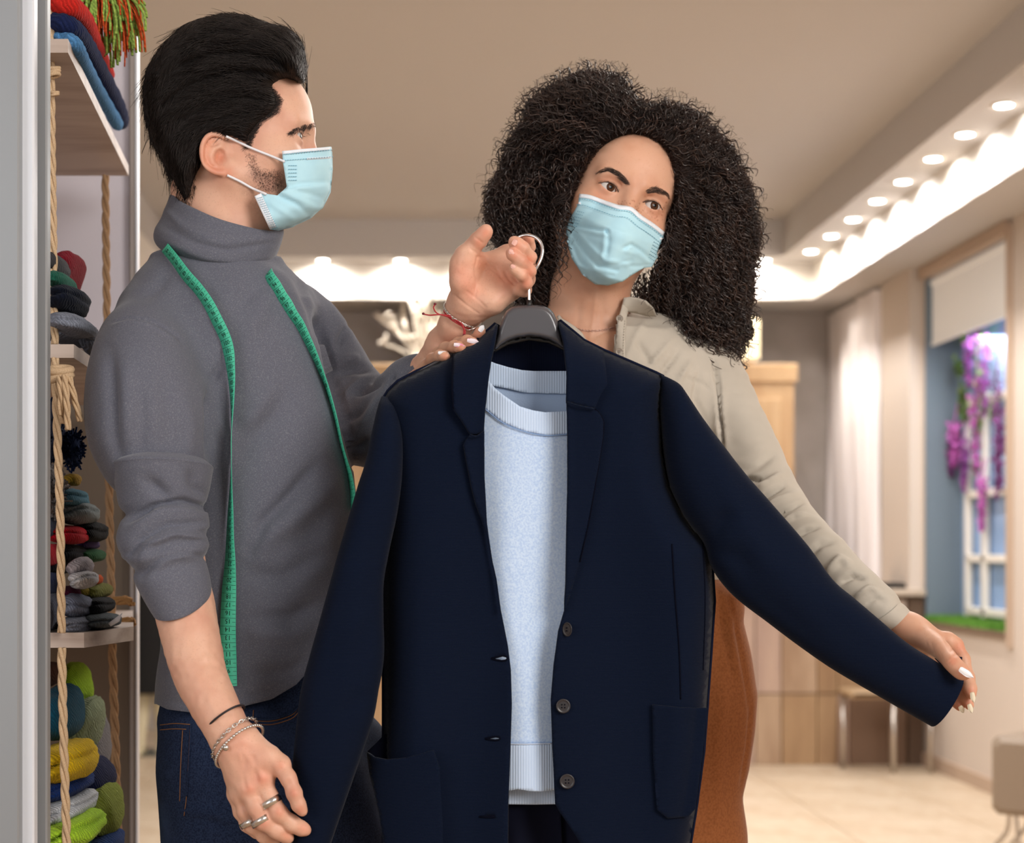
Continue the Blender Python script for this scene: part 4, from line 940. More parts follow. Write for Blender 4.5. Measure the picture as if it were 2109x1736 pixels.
def ear_sdf(q, px0, py0, s):
    """side ear (man, camera side). q local; coordinates below are photo px"""
    wp = M0+np.stack([q[:, 1], -q[:, 0], q[:, 2]], 1); y, z = proj(wp); x = q[:, 0]; s = 2.163/F
    tilt = .072+.012*np.clip((455-y)/40, -.3, 1)      # rear edge stands off
    m = np.stack([x-tilt, (y)*s, (z)*s], 1)
    c = lambda a, b, dx=0: np.array((dx, a*s, b*s))
    d = s_ell(m, c(447, 317, -.003), (.0075, 30*s, 38*s))
    hel = [(463, 284), (452, 278), (438, 276), (425, 284), (417, 300), (416, 318), (420, 334), (430, 347), (444, 354), (458, 356)]
    rad = [3.5, 4.6, 5, 5.2, 5, 4.8, 4.8, 5.2, 6, 7]
    hs = spline([(a, b, r) for (a, b), r in zip(hel, rad)], 3)
    for i in range(len(hs)-1):
        d = smin(d, s_cone(m, c(hs[i][0], hs[i][1], .003), c(hs[i+1][0], hs[i+1][1], .003), hs[i][2]*s, hs[i+1][2]*s), .002)
    d = smin(d, s_ell(m, c(468, 352), (.005, 11*s, 9*s)), .006)
    d = smax(d, -s_ell(m, c(454, 325, .0075), (.0125, 14*s, 20*s)), .003); d = smax(d, -s_ell(m, c(463, 331, .002), (.012, 6*s, 8*s)), .003)
    d = smax(d, -s_ell(m, c(440, 296, .0065), (.008, 12*s, 10*s)), .003); d = smax(d, -s_cone(m, c(427, 300, .006), c(424, 335, .006), 3.4*s, 3.4*s), .003)
    ah = [(455, 300), (441, 306), (434, 320), (438, 336), (450, 344)]
    for i in range(4): d = smin(d, s_cone(m, c(*ah[i], .002), c(*ah[i+1], .002), 3.6*s, 3.6*s), .003)
    d = smin(d, s_ell(m, c(473, 333, .001), (.005, 6*s, 9*s)), .005)
    return d
def eyeball(c, gaze, parent, iris, r=.0128, name='eye'):
    g = Vector(gaze).normalized(); a = g.orthogonal().normalized(); b = g.cross(a)
    rings = [0, 3, 7, 10.5, 11.5, 14, 18, 22, 25.5, 27, 29, 36, 50, 70, 95, 130, 180]; n = 40; V = []; C = []
    for i, t in enumerate(rings):
        th = math.radians(t); rr = r*(1.02 if t < 27 else 1)
        for k in range(n):
            f = 2*math.pi*k/n
            V.append(Vector(c)+rr*(g*math.cos(th)+(a*math.cos(f)+b*math.sin(f))*math.sin(th)))
            if t <= 10.5: C.append((.004, .004, .004))
            elif t <= 25.5: C.append(tuple(np.array(iris)*(1-.35*(t > 22)+.2*math.sin(k*1.9))))
            elif t <= 27: C.append((.03, .02, .018))
            else: C.append((.62, .57, .54))
    Fq = [(i*n+k, (i+1)*n+k, (i+1)*n+(k+1) % n, i*n+(k+1) % n) for i in range(len(rings)-1) for k in range(n)]
    return mesh(name, [tuple(v) for v in V], np.array(Fq), mat('eye_mat', (1, 1, 1, 1), .05, vcol=True, spec=.2), parent, col=np.array(C))
def fingernail(px, py, d, ang, ln, wd, m, parent, bulge=.35, dz=0.0, name='fingernail', tip=1.0, yaw=0.0):
    """nail plate: ang = direction the nail points (deg, photo, y down), sizes in px; yaw bends plate away in depth along its length"""
    n, k = 10, 8; V = []; s = d/F; ca, sa = math.cos(math.radians(ang)), math.sin(math.radians(ang))
    for lay in (0, 1):
        for i in range(n+1):
            t = i/n; w_ = wd*(.78+.22*math.sin(math.pi*min(t*1.6, 1)*.5)) if t < .55 else wd*(1-(1-tip*0)*((t-.55)/.45)**1.8*(1 if tip > .5 else .55))
            w_ = max(w_, .12*wd if tip > .5 else .4*wd)
            if i == 0: w_ = wd*.6
            for j in range(k+1):
                u = (j/k-.5)*2
                x = (t-.5)*ln; y = u*w_*.5
                dep = d-dz-bulge*wd*s*(1-u*u)*.5+yaw*(t-.5)*ln*s+lay*.0006
                V.append(P(px+x*ca-y*sa, py+x*sa+y*ca, dep))
    Fq = []; m_ = k+1; o = (n+1)*m_
    for i in range(n):
        for j in range(k):
            a = i*m_+j; q = (a, a+1, a+m_+1, a+m_); Fq.append(q); Fq.append(tuple(x+o for x in reversed(q)))
    ring = [j for j in range(m_)]+[i*m_+k for i in range(1, n+1)]+[n*m_+j for j in range(k-1, -1, -1)]+[i*m_ for i in range(n-1, 0, -1)]
    for i in range(len(ring)): a, b = ring[i], ring[(i+1) % len(ring)]; Fq.append((a, b, b+o, a+o))
    return mesh(name, [tuple(v) for v in V], Fq, m, parent)
def torsof(rows, rd=2.25):
    """row table: (py, x left, x right, depth centre, half depth) -> distance function"""
    R = np.array(rows, float)
    def f(p):
        px = CX+p[:, 0]/p[:, 1]*F; 
        py = CY-(p[:, 2]-EYE)/rd*F
        xl = np.interp(py, R[:, 0], R[:, 1]); xr = np.interp(py, R[:, 0], R[:, 2]); dc = np.interp(py, R[:, 0], R[:, 3]); hd = np.interp(py, R[:, 0], R[:, 4])
        a = (xr-xl)/2*rd/F; cx = ((xl+xr)/2-CX)/F*rd
        x = p[:, 0]-cx; y = p[:, 1]-dc
        k = (np.abs(x/a)**2.3+np.abs(y/hd)**2.3)**(1/2.3)
        d = (k-1)*np.minimum(a, hd)*.9
        top = EYE+(CY-R[0, 0])/F*rd; bot = EYE+(CY-R[-1, 0])/F*rd
        return np.maximum(d, np.maximum(p[:, 2]-top, bot-p[:, 2]))
    return f
# ================================================================ the man
man = None
DM = 2.24; SM = DM/F; HX, HY = 490.5, 296
M0 = np.array(P(HX, HY, DM))
def man_local(p):
    r = p-M0; return np.stack([-r[:, 1], r[:, 0], r[:, 2]], 1)     # x local = towards the camera
def man_head(p):
    q = man_local(p)
    d = head_sdf(q, True)
    # neck
    n = s_chain(p, [np.array(P(448, 400, DM)), np.array(P(462, 470, DM)), np.array(P(455, 580, DM))], [96*SM, 94*SM, 100*SM], .01)
    n = np.minimum(n, n)
    d = smin(d, n, .022)
    near = (q[:, 0] > .03)
    e = np.full(len(p), .05); ix = near & (q[:, 1] > -.09) & (q[:, 1] < .04) & (np.abs(q[:, 2]+.02) < .075)
    if ix.any(): e[ix] = ear_sdf(q[ix], HX, HY, SM)
    return smin(d, e, .004)
V, Fq = surf(man_head, np.array(P(HX, HY, DM))+(-.16, -.13, -.21), np.array(P(HX, HY, DM))+(.16, .12, .15), .0017)
C = np.ones((len(V), 3)); N = vnormals(V, Fq); px, py = proj(V)
jaw = [(480, 372), (520, 330), (560, 350), (620, 360), (680, 380), (660, 450), (600, 475), (540, 470), (500, 420)]
inj = inside(px, py, jaw); Dj = pdist(px, py, jaw); wj = np.clip(np.where(inj, Dj/22, 0), 0, 1)*.75
nz = .5+.5*vnoise(V, 700, 3); wj = wj*(.35+.65*nz)
C = C*(1-wj[:, None])+C*np.array((.50, .44, .42))*wj[:, None]
C = tint(V, C, [(430, 290), (418, 320), (440, 350), (470, 355)], 12, (1.0, .80, .74), N)
C = tint(V, C, [(452, 324)], 12, (.9, .62, .54), N)  # ear bowl tinted darker, shade put into the skin for depth
C = tint(V, C, [(655, 320), (640, 350)], 18, (1.0, .84, .80), N)
head_m = (V, Fq, C); bv_mh = bvh_of(V, Fq)
# near hand and forearm (hanging)
def hand1(p):
    d = chs(p, [(368, 1165, 2.058, 52), (378, 1240, 2.05, 59), (392, 1310, 2.03, 57), (412, 1390, 2.01, 52), (440, 1450, 1.99, 46), (462, 1492, 1.98, 42), (482, 1528, 1.975, 40)], .006)
    for mc, r in (((541, 1606, 1.957), 19), ((514, 1624, 1.957), 19), ((494, 1634, 1.965), 17), ((484, 1636, 1.985), 15)):
        d = smin(d, ch(p, [(484, 1528, 1.972, 27), (*mc, r)], .01), .016)
    d = smin(d, ch(p, [(512, 1530, 1.965, 24), (548, 1560, 1.957, 22), (556, 1578, 1.962, 13)], .01), .018)
    th = ch(p, [(530, 1545, 1.965, 22), (578, 1574, 1.953, 18.5), (594, 1602, 1.944, 15.5), (606, 1634, 1.940, 15), (616, 1658, 1.941, 13.5), (623, 1670, 1.942, 11)], .006)
    i_ = ch(p, [(541, 1606, 1.957, 20), (558, 1646, 1.953, 17.5), (573, 1674, 1.952, 17.5), (603, 1697, 1.955, 15.5), (622, 1707, 1.958, 13.5), (630, 1710, 1.959, 11)], .006)
    m_ = ch(p, [(512, 1626, 1.957, 20), (528, 1664, 1.952, 17.5), (543, 1692, 1.953, 17), (572, 1712, 1.957, 15), (588, 1722, 1.962, 13), (594, 1725, 1.964, 11)], .006)
    r_ = ch(p, [(492, 1636, 1.968, 17), (505, 1672, 1.965, 15), (518, 1700, 1.968, 15), (545, 1722, 1.975, 13.5), (566, 1733, 1.98, 11)], .006)
    p_ = ch(p, [(484, 1636, 1.985, 15), (494, 1670, 1.988, 13), (508, 1700, 1.992, 12), (528, 1718, 1.998, 10)], .006)
    f = smin(i_, m_, .003); f = smin(f, r_, .003); f = smin(f, p_, .003)
    pal = d; d = smin(d, f, .007); t2 = smin(pal, th, .010); d = smin(d, np.minimum(t2, th), .0015)
    return d
V, Fq = surf(hand1, P(300, 1780, 2.0)-Vector((.02, .12, .02)), P(665, 1100, 2.0)+Vector((.02, .14, .02)), .0016)
N = vnormals(V, Fq)
for ln, w_, a in [([(500, 1545), (540, 1600)], 6, .0008), ([(492, 1550), (513, 1620)], 5, .0008), ([(521, 1560), (529, 1606)], 6, -.0011), ([(502, 1575), (506, 1622)], 5, -.0009), ([(541, 1604)], 9, .0014), ([(514, 1624)], 9, .0014), ([(575, 1671)], 8, .0009), ([(578, 1574)], 9, .0012), ([(604, 1632)], 6, .0007), ([(540, 1530), (566, 1568), (572, 1600)], 7, .0007), ([(430, 1440), (455, 1490)], 6, .0007), ([(470, 1440), (487, 1480)], 7, .0007)]:
    if len(ln) == 1: ln = [ln[0], (ln[0][0]+1, ln[0][1]+1)]
    V = brush(V, N, ln, w_, a, taper=False)
V = V+N*(vnoise(V, 130, 5)*.0006)[:, None]
C = np.ones((len(V), 3))
for pt, w_ in [((541, 1606), 14), ((514, 1626), 13), ((575, 1672), 13), ((543, 1692), 12), ((604, 1632), 10), ((578, 1576), 13), ((625, 1705), 12), ((619, 1668), 11), ((590, 1722), 12)]:
    C = tint(V, C, [pt], w_, (1.0, .80, .76), N)
C = tint(V, C, [(500, 1540), (530, 1590)], 30, (1.02, .92, .92), N)
arm1 = (V, Fq, C)
# far hand holding the hook, palm to the camera
def hand2(p):
    d = ch(p, [(792, 866, 2.275, 36), (838, 818, 2.232, 40), (878, 774, 2.19, 40), (916, 712, 2.14, 37), (940, 668, 2.11, 33), (956, 636, 2.10, 32), (968, 618, 2.095, 32)], .01)
    for mc in ((1048, 522, 2.092, 15), (1060, 545, 2.09, 16), (1064, 572, 2.086, 16), (1052, 598, 2.08, 17)):
        d = smin(d, ch(p, [(970, 618, 2.095, 26), mc], .01), .02)
    d = smin(d, ch(p, [(962, 622, 2.082, 25), (953, 580, 2.068, 25), (957, 545, 2.066, 22)], .008), .012)
    d = smin(d, ch(p, [(982, 634, 2.086, 24), (1012, 622, 2.074, 24), (1040, 602, 2.074, 20)], .008), .014)
    d = smin(d, ch(p, [(960, 545, 2.075, 20), (984, 536, 2.08, 15), (1010, 542, 2.09, 17), (1040, 530, 2.09, 15)], .008), .02)
    th = ch(p, [(955, 548, 2.066, 22), (962, 524, 2.06, 19.5), (978, 503, 2.055, 15.5), (988, 492, 2.05, 15.5), (999, 479, 2.045, 13.5), (1002, 475, 2.044, 12)], .006)
    i_ = ch(p, [(1050, 522, 2.092, 15), (1078, 524, 2.088, 13.5), (1090, 508, 2.078, 12), (1089, 494, 2.070, 10.5), (1088, 491, 2.069, 9.5)], .005)
    m_ = ch(p, [(1062, 545, 2.09, 15), (1088, 548, 2.070, 14), (1091, 530, 2.045, 13.3), (1076, 511, 2.033, 13.3), (1063, 502, 2.030, 13), (1059, 499, 2.031, 11.5)], .005)
    r_ = ch(p, [(1064, 572, 2.086, 15), (1088, 576, 2.066, 13.5), (1091, 558, 2.043, 12.8), (1072, 538, 2.030, 12.5), (1056, 524, 2.028, 11.8), (1053, 520, 2.029, 11)], .005)
    p_ = ch(p, [(1054, 598, 2.080, 15), (1080, 597, 2.062, 13.5), (1084, 583, 2.044, 12.3), (1074, 566, 2.034, 11.3), (1061, 555, 2.032, 10), (1057, 551, 2.033, 9)], .005)
    f = smin(i_, m_, .0012); f = smin(f, r_, .0012); f = smin(f, p_, .0012)
    d = smin(d, f, .004); d = smin(d, th, .014)
    return d
V, Fq = surf(hand2, P(760, 930, 2.2)-Vector((.02, .26, .02)), P(1115, 455, 2.2)+Vector((.0, .16, .0)), .0015)
N = vnormals(V, Fq)
for ln, w_, a in [([(982, 528), (1000, 532), (1020, 548), (1032, 570)], 2.2, -.0011), ([(984, 530), (978, 552), (982, 585), (978, 612)], 2.6, -.0013), ([(1000, 545), (1020, 560), (1040, 580)], 2, -.0008), ([(1040, 560), (1048, 575), (1060, 586)], 2.4, -.0011), ([(962, 600), (985, 618), (1000, 632)], 2.5, -.0006), ([(935, 607), (960, 628), (985, 645)], 2.2, -.0007), ([(968, 512), (985, 524)], 2.2, -.0008), ([(978, 488), (994, 500)], 1.8, -.0006)]:
    V = brush(V, N, ln, w_, a, drange=(1.98, 2.10), taper=False)
V = V+N*(vnoise(V, 150, 5)*.0005)[:, None]
C = np.ones((len(V), 3))
C = tint(V, C, [(950, 560), (970, 600)], 24, (1.03, .83, .80), N)
C = tint(V, C, [(990, 540), (1040, 575)], 20, (1.03, .86, .80), N)
for pt in ((1062, 502), (1056, 521), (1090, 535), (1092, 560), (1000, 480), (985, 500), (1088, 494), (1083, 583)): C = tint(V, C, [pt], 11, (1.02, .78, .73), N)
arm2 = (V, Fq, C)
# inner body under the clothes, one coarse run joining head, arms and legs
MROW = [(545, 330, 560, 2.24, .07), (575, 300, 600, 2.24, .085), (620, 275, 640, 2.24, .10), (680, 258, 662, 2.24, .112), (760, 262, 686, 2.24, .12), (840, 290, 705, 2.24, .124), (940, 315, 727, 2.24, .124), (1050, 325, 740, 2.24, .122), (1200, 330, 740, 2.24, .12), (1330, 335, 730, 2.24, .12), (1400, 326, 724, 2.24, .12), (1490, 322, 716, 2.24, .12)]
mt = torsof([(r[0], r[1]+22+(26 if r[0] > 1250 else 0), r[2]-22-(30 if r[0] > 1250 else 0), r[3], r[4]-.012-(.018 if r[0] > 1250 else 0)) for r in MROW])
def inner_m(p):
    d = mt(p)
    d = smin(d, ch(p, [(455, 520, 2.24, 92), (455, 640, 2.24, 90)]), .02)
    d = smin(d, ch(p, [(297, 710, 2.16, 60), (302, 830, 2.115, 75), (308, 900, 2.10, 75), (345, 1050, 2.08, 60), (372, 1160, 2.06, 54)]), .02)
    d = smin(d, ch(p, [(600, 660, 2.33, 48), (700, 800, 2.33, 50), (765, 876, 2.30, 42), (792, 866, 2.275, 36)]), .02)
    d = smin(d, ch(p, [(440, 1500, 2.24, 84), (450, 1700, 2.2, 78)]), .03); d = smin(d, ch(p, [(630, 1500, 2.26, 80), (660, 1700, 2.27, 78)]), .03)
    return d
V, Fq = surf(inner_m, P(200, 1760, 2.3)-Vector((.05, .4, 0)), P(900, 480, 2.3)+Vector((0, .2, 0)), .011)
Vj, Fj, Cj = join([head_m, arm1, arm2, (V, Fq, None)])
man = mesh('person', Vj, Fj, m_skin_m, None, col=Cj)
tag(man, 'man in grey turtleneck and blue face mask holding up the hanger, seen in profile', 'person')
ex, ez = .0325, .068*1.06
eyeball(M0+np.array((ez, -ex, 0)), (1, -.10, -.02), man, (.10, .11, .10))
eyeball(M0+np.array((ez, ex, 0)), (1, 0, -.02), man, (.10, .11, .10))
m_nail = mat('natural_nail', lin(232, 178, 164), .25, spec=.5, coat=.4)
fingernail(1060.5, 499, 2.0195, -62, 13, 11, m_nail, man, dz=-.001, tip=0)
fingernail(1053.5, 519, 2.0195, -140, 13, 11, m_nail, man, dz=-.0015, tip=0)
fingernail(1057, 549, 2.0245, -150, 11, 9, m_nail, man, dz=-.0015, tip=0)
fingernail(621, 1668, 1.9445, 62, 15, 11, m_nail, man, dz=-.001, tip=0)
# ---- turtleneck
m_grey = mat('grey_melange', lin(102, 104, 116), .95, noise=[(1500, lin(92, 92, 102), .42, .66, 2), (700, lin(122, 122, 130), .5, .75, 2)], bump=(1100, .3, .0008), sheen=.25, spec=.08)
mt2 = torsof(MROW)
def sw(p):
    d = mt2(p)
    d = smin(d, ch(p, [(345, 575, 2.22, 30), (300, 640, 2.18, 45)]), .05)
    d = smin(d, ch(p, [(560, 580, 2.26, 30), (612, 640, 2.31, 46)]), .05)
    n = s_chain(p, [np.array(P(446, 585, DM)), np.array(P(446, 610, DM)), np.array(P(452, 660, DM))], [98*SM, 112*SM, 148*SM], .01)
    d = smin(d, n, .035)
    a = chs(p, [(297, 702, 2.15, 84), (298, 760, 2.13, 101), (302, 830, 2.11, 116), (308, 893, 2.10, 115), (316, 935, 2.097, 100)], .02, 2)
    d = smin(d, a, .02)
    b = chs(p, [(604, 632, 2.32, 52), (650, 700, 2.34, 66), (692, 790, 2.34, 74), (735, 860, 2.32, 80), (775, 880, 2.29, 74), (815, 838, 2.25, 58), (845, 805, 2.22, 52), (868, 780, 2.20, 48)], .02, 2)
    d = smin(d, b, .012)
    bot = EYE+(CY-1462)/F*2.25
    return d
V, Fq = surf(sw, P(120, 1530, 2.3)-Vector((.02, .3, .0)), P(920, 470, 2.3)+Vector((.0, .2, .0)), .0038, 2.6)
# open end of the far sleeve, the neck and hem are hidden by skin, collar and jeans
N = vnormals(V, Fq)
FOLD = [([(700, 975), (650, 1030), (590, 1080), (505, 1130)], 26, .007), ([(650, 960), (600, 1020), (545, 1075), (505, 1155)], 15, -.007), ([(600, 800), (570, 850), (520, 905), (495, 960)], 22, -.004), ([(560, 790), (530, 850), (500, 880)], 20, .004), ([(690, 1040), (670, 1130), (600, 1230)], 30, .005), ([(500, 1180), (580, 1190), (690, 1130)], 18, -.004), ([(510, 1275), (600, 1270), (660, 1240)], 16, -.004), ([(505, 1300), (600, 1310), (650, 1290)], 20, .004), ([(520, 1390), (600, 1380), (640, 1350)], 14, -.003), ([(430, 810), (432, 860), (428, 940)], 7, -.010), ([(436, 790), (458, 745), (462, 720)], 8, -.005), ([(440, 850), (470, 900), (476, 960)], 16, .004), ([(505, 700), (540, 640), (560, 600)], 18, .003), ([(480, 640), (520, 600), (548, 590)], 12, -.003),
        ([(228, 720), (232, 800), (235, 900), (245, 950)], 14, -.006), ([(262, 740), (262, 820), (262, 900)], 18, .003), ([(330, 760), (350, 850), (345, 930)], 22, -.003), ([(380, 820), (395, 880), (385, 945)], 16, .003), ([(288, 790), (292, 880), (290, 940)], 14, -.003),
        ([(233, 664), (260, 656), (290, 658), (325, 668), (360, 690), (378, 705)], 2.6, -.0035), ([(233, 672), (262, 664), (292, 666), (325, 677), (360, 699)], 3, .0018),
        ([(655, 640), (668, 700), (690, 790), (712, 870), (735, 960)], 7, -.012), ([(694, 715), (706, 690), (716, 672)], 8, -.006), ([(688, 770), (730, 760), (756, 768)], 10, -.007), ([(700, 742), (740, 740)], 12, .004), ([(725, 812), (755, 800), (785, 786)], 7, -.008), ([(700, 830), (740, 790), (775, 778)], 12, .005), ([(705, 870), (740, 850), (760, 830)], 9, -.006), ([(740, 880), (775, 830), (800, 800)], 9, .004), ([(732, 930), (760, 905)], 9, -.006), ([(608, 570), (640, 640), (655, 700)], 10, -.004), ([(625, 600), (650, 660)], 7, .003), ([(800, 800), (808, 786), (812, 776)], 4, -.006), ([(840, 770), (850, 762), (860, 744)], 3, .003),
        ([(345, 560), (330, 590), (290, 620)], 12, -.002)]
for ln, w_, a in FOLD: V = brush(V, N, ln, w_, a*1.5, front=True)
V = V+N*((vnoise(V, 16, 9)*.0022+vnoise(V, 40, 2)*.0008)*(1.0))[:, None]
hx_ = [200, 322, 345, 400, 450, 500, 560, 610, 628, 660, 760]; hy_ = [1445, 1450, 1461, 1468, 1464, 1455, 1440, 1410, 1390, 1372, 1360]
V = brush(V, N, [(a, b-17) for a, b in zip(hx_[1:-2], hy_[1:-2])], 3, -.0018); V = brush(V, N, [(a, b-6) for a, b in zip(hx_[1:-2], hy_[1:-2])], 7, .0022)
fc = V[Fq].mean(1); fpx, fpy = proj(fc); Fq = Fq[fpy < np.interp(fpx, hx_, hy_)]
def snap(V, Fq, hx, hy, tol):
    E = np.sort(np.concatenate([Fq[:, [0, 1]], Fq[:, [1, 2]], Fq[:, [2, 3]], Fq[:, [3, 0]]]), axis=1); u, c = np.unique(E, axis=0, return_counts=True); b = np.unique(u[c == 1])
    x, y = proj(V[b]); h = np.interp(x, hx, hy); k = np.abs(y-h) < tol; b = b[k]; V[b, 2] = EYE+(CY-h[k])/F*V[b, 1]
    return V
V = snap(V, Fq, hx_, hy_, 14)
swt_m = mesh('turtleneck', V, Fq, m_grey, man); bv_sw = bvh_of(V, Fq)
def add_loft(name, pairs, hd, dc, folds=(), par=man, m=m_grey, noise=.0015, **kw):
    V, Fq = ploft(pairs, hd, dc, **kw)
    N = vnormals(V, np.array([q if len(q) == 4 else (*q, q[-1]) for q in Fq]))
    for ln, w_, a in folds: V = brush(V, N, ln, w_, a*1.7)
    V = V+N*(vnoise(V, 22, 4)*noise)[:, None]
    return mesh(name, V, Fq, m, par)
# folded roll collar
add_loft('roll_collar', [((340, 515), (553, 556)), ((325, 503), (558, 543)), ((319, 488), (569, 527)), ((322, 470), (577, 507)), ((333, 450), (582, 490)), ((342, 425), (584, 480)), ((349, 404), (583, 473)), ((355, 392), (579, 470)), ((361, 396), (573, 472)), ((364, 415), (570, 482)), ((368, 450), (566, 500))], [.066, .078, .085, .085, .082, .077, .075, .072, .068, .064, .062], 2.238,
         [([(345, 470), (400, 500), (470, 515), (560, 500)], 7, -.0025), ([(350, 500), (420, 530), (500, 540), (550, 528)], 7, .002), ([(345, 435), (380, 470), (440, 490)], 8, .002)], n=64, sub=7, dip=[34, 34, 34, 36, 38, 40, 42, 42, 42, 38, 34], cap0=False, cap1=False)
# bunched, rolled sleeve on the near forearm
add_loft('rolled_cuff', [((238, 952), (425, 950)), ((229, 962), (439, 962)), ((232, 972), (438, 972)), ((240, 1010), (434, 1004)), ((247, 1042), (428, 1030)), ((262, 1060), (421, 1046)), ((250, 1078), (430, 1056)), ((243, 1105), (431, 1082)), ((246, 1125), (425, 1092)), ((252, 1138), (422, 1106)), ((256, 1148), (428, 1122)), ((270, 1160), (424, 1138)), ((280, 1172), (421, 1150)), ((277, 1190), (427, 1166)), ((292, 1222), (434, 1190)), ((311, 1253), (437, 1216)), ((318, 1256), (432, 1222)), ((322, 1240), (428, 1208))],
         [.066, .075, .073, .066, .060, .054, .058, .060, .058, .055, .058, .055, .052, .054, .053, .050, .046, .043], [2.095, 2.088, 2.086, 2.082, 2.078, 2.072, 2.070, 2.066, 2.062, 2.058, 2.056, 2.054, 2.052, 2.050, 2.048, 2.046, 2.046, 2.046],
         [([(300, 985), (330, 1010), (350, 1030)], 12, -.006), ([(395, 965), (400, 1000), (420, 1020)], 9, -.005), ([(262, 1075), (320, 1040), (380, 1030), (425, 1045)], 5, -.007), ([(270, 1090), (330, 1055), (400, 1050)], 7, .004), ([(262, 1150), (290, 1110), (340, 1080), (420, 1075)], 6, -.006), ([(285, 1165), (310, 1120), (360, 1100), (420, 1110)], 6, .004), ([(290, 1190), (330, 1150), (380, 1135), (425, 1150)], 5, -.003), ([(300, 1200), (340, 1150), (400, 1140)], 8, .002)], n=56, sub=6, dip=[-14, -14, -14, -8, -4, 0, 0, 4, 6, 8, 10, 10, 12, 16, 22, 34, 34, 30], noise=.002, cap0=False, cap1=False)
# far rolled cuff
add_loft('rolled_cuff', [((800, 790), (860, 850)), ((828, 760), (895, 830)), ((850, 742), (918, 808)), ((862, 738), (930, 800)), ((868, 746), (928, 806))], [.040, .038, .035, .033, .028], [2.21, 2.20, 2.185, 2.18, 2.18], n=36, cap0=False, cap1=False)
# ---- jeans
m_denim = mat('dark_denim', lin(38, 50, 76), .85, noise=[(500, lin(24, 32, 54), .42, .62, 4), (14, lin(48, 62, 92), .55, .8)], bump=(900, .3, .0008), spec=.12)
m_thread = mat('denim_stitch', lin(130, 86, 52), .8)
JR = [(1366, 352, 700, 2.24, .100), (1430, 338, 706, 2.24, .107), (1480, 328, 722, 2.24, .118), (1560, 344, 760, 2.24, .13), (1640, 360, 785, 2.24, .13), (1700, 369, 800, 2.24, .125), (1800, 378, 812, 2.24, .12)]
jt = torsof(JR)
fz = lambda x, z, d: np.array((x, d, z))
lx = (470-CX)/F*2.2; rx_ = (680-CX)/F*2.32
def jean(p):
    d = jt(p)
    for x, dd in ((lx, 2.2), (rx_, 2.3)):
        d = smin(d, s_chain(p, [fz(x, .86, dd), fz(x-.005, .50, dd), fz(x, .10, dd+.02)], [.088, .066, .052], .02), .03)
    return d
V, Fq = surf(jean, (-.42, 2.02, .03), (.02, 2.46, EYE-.13), .0075)
N = vnormals(V, Fq)
for ln, w_, a in [([(368, 1672), (420, 1668), (480, 1690)], 7, .006), ([(372, 1690), (430, 1690), (500, 1720)], 6, -.004), ([(480, 1480), (560, 1500), (620, 1470)], 10, -.003)]: V = brush(V, N, ln, w_, a)
jn = mesh('jeans', V, Fq, m_denim, man); bv_j = bvh_of(V, Fq)
def draw_on(bv, pts, r, m, name, parent, off=.0008, dflt=2.1, step=5, sides=5):
    c = resample(spline(pts, 8), step); q = []
    for x, y in c:
        d, _ = hit(bv, x, y, None)
        if d is None: d = q[-1][2] if q else dflt
        q.append((x, y, d))
    q = np.array(q); q[:, 2] = np.convolve(np.pad(q[:, 2], 2, 'edge'), np.ones(5)/5, 'valid')
    return MB().tube(PA(q[:, 0], q[:, 1], q[:, 2]-off), r, sides).build(name, m, parent)
for pts in ([(330, 1493), (360, 1490), (392, 1492)], [(330, 1503), (360, 1501), (384, 1502)], [(392, 1492), (389, 1560), (384, 1640), (379, 1680)], [(376, 1504), (372, 1580), (370, 1650)], [(522, 1462), (521, 1480)], [(520, 1490), (560, 1492), (600, 1480), (616, 1465)], [(520, 1484), (560, 1485), (600, 1473), (614, 1458)]):
    draw_on(bv_j, pts, .0006, m_thread, 'stitching', jn)
draw_on(bv_j, [(393, 1492), (390, 1560), (385, 1640)], .0012, m_denim, 'pocket_edge', jn, step=8)
draw_on(bv_j, [(520, 1480), (560, 1481), (600, 1469), (614, 1455)], .0016, m_denim, 'pocket_edge', jn)
# shoes
for x, dd in ((lx, 2.2), (rx_, 2.3)):
    def sho(p, x=x, dd=dd):
        d = s_chain(p, [fz(x-.06, .045, dd+.02), fz(x+.06, .045, dd-.03), fz(x+.15, .038, dd-.05)], [.045, .045, .036], .02)
        d = smin(d, s_chain(p, [fz(x, .05, dd+.02), fz(x, .11, dd+.02)], [.045, .045]), .03)
        return smax(d, .002-p[:, 2], .004)
    V, Fq = surf(sho, (x-.13, dd-.14, -.004), (x+.21, dd+.09, .17), .006); mesh('shoe', V, Fq, mat('black_leather', lin(28, 26, 28), .4), man)
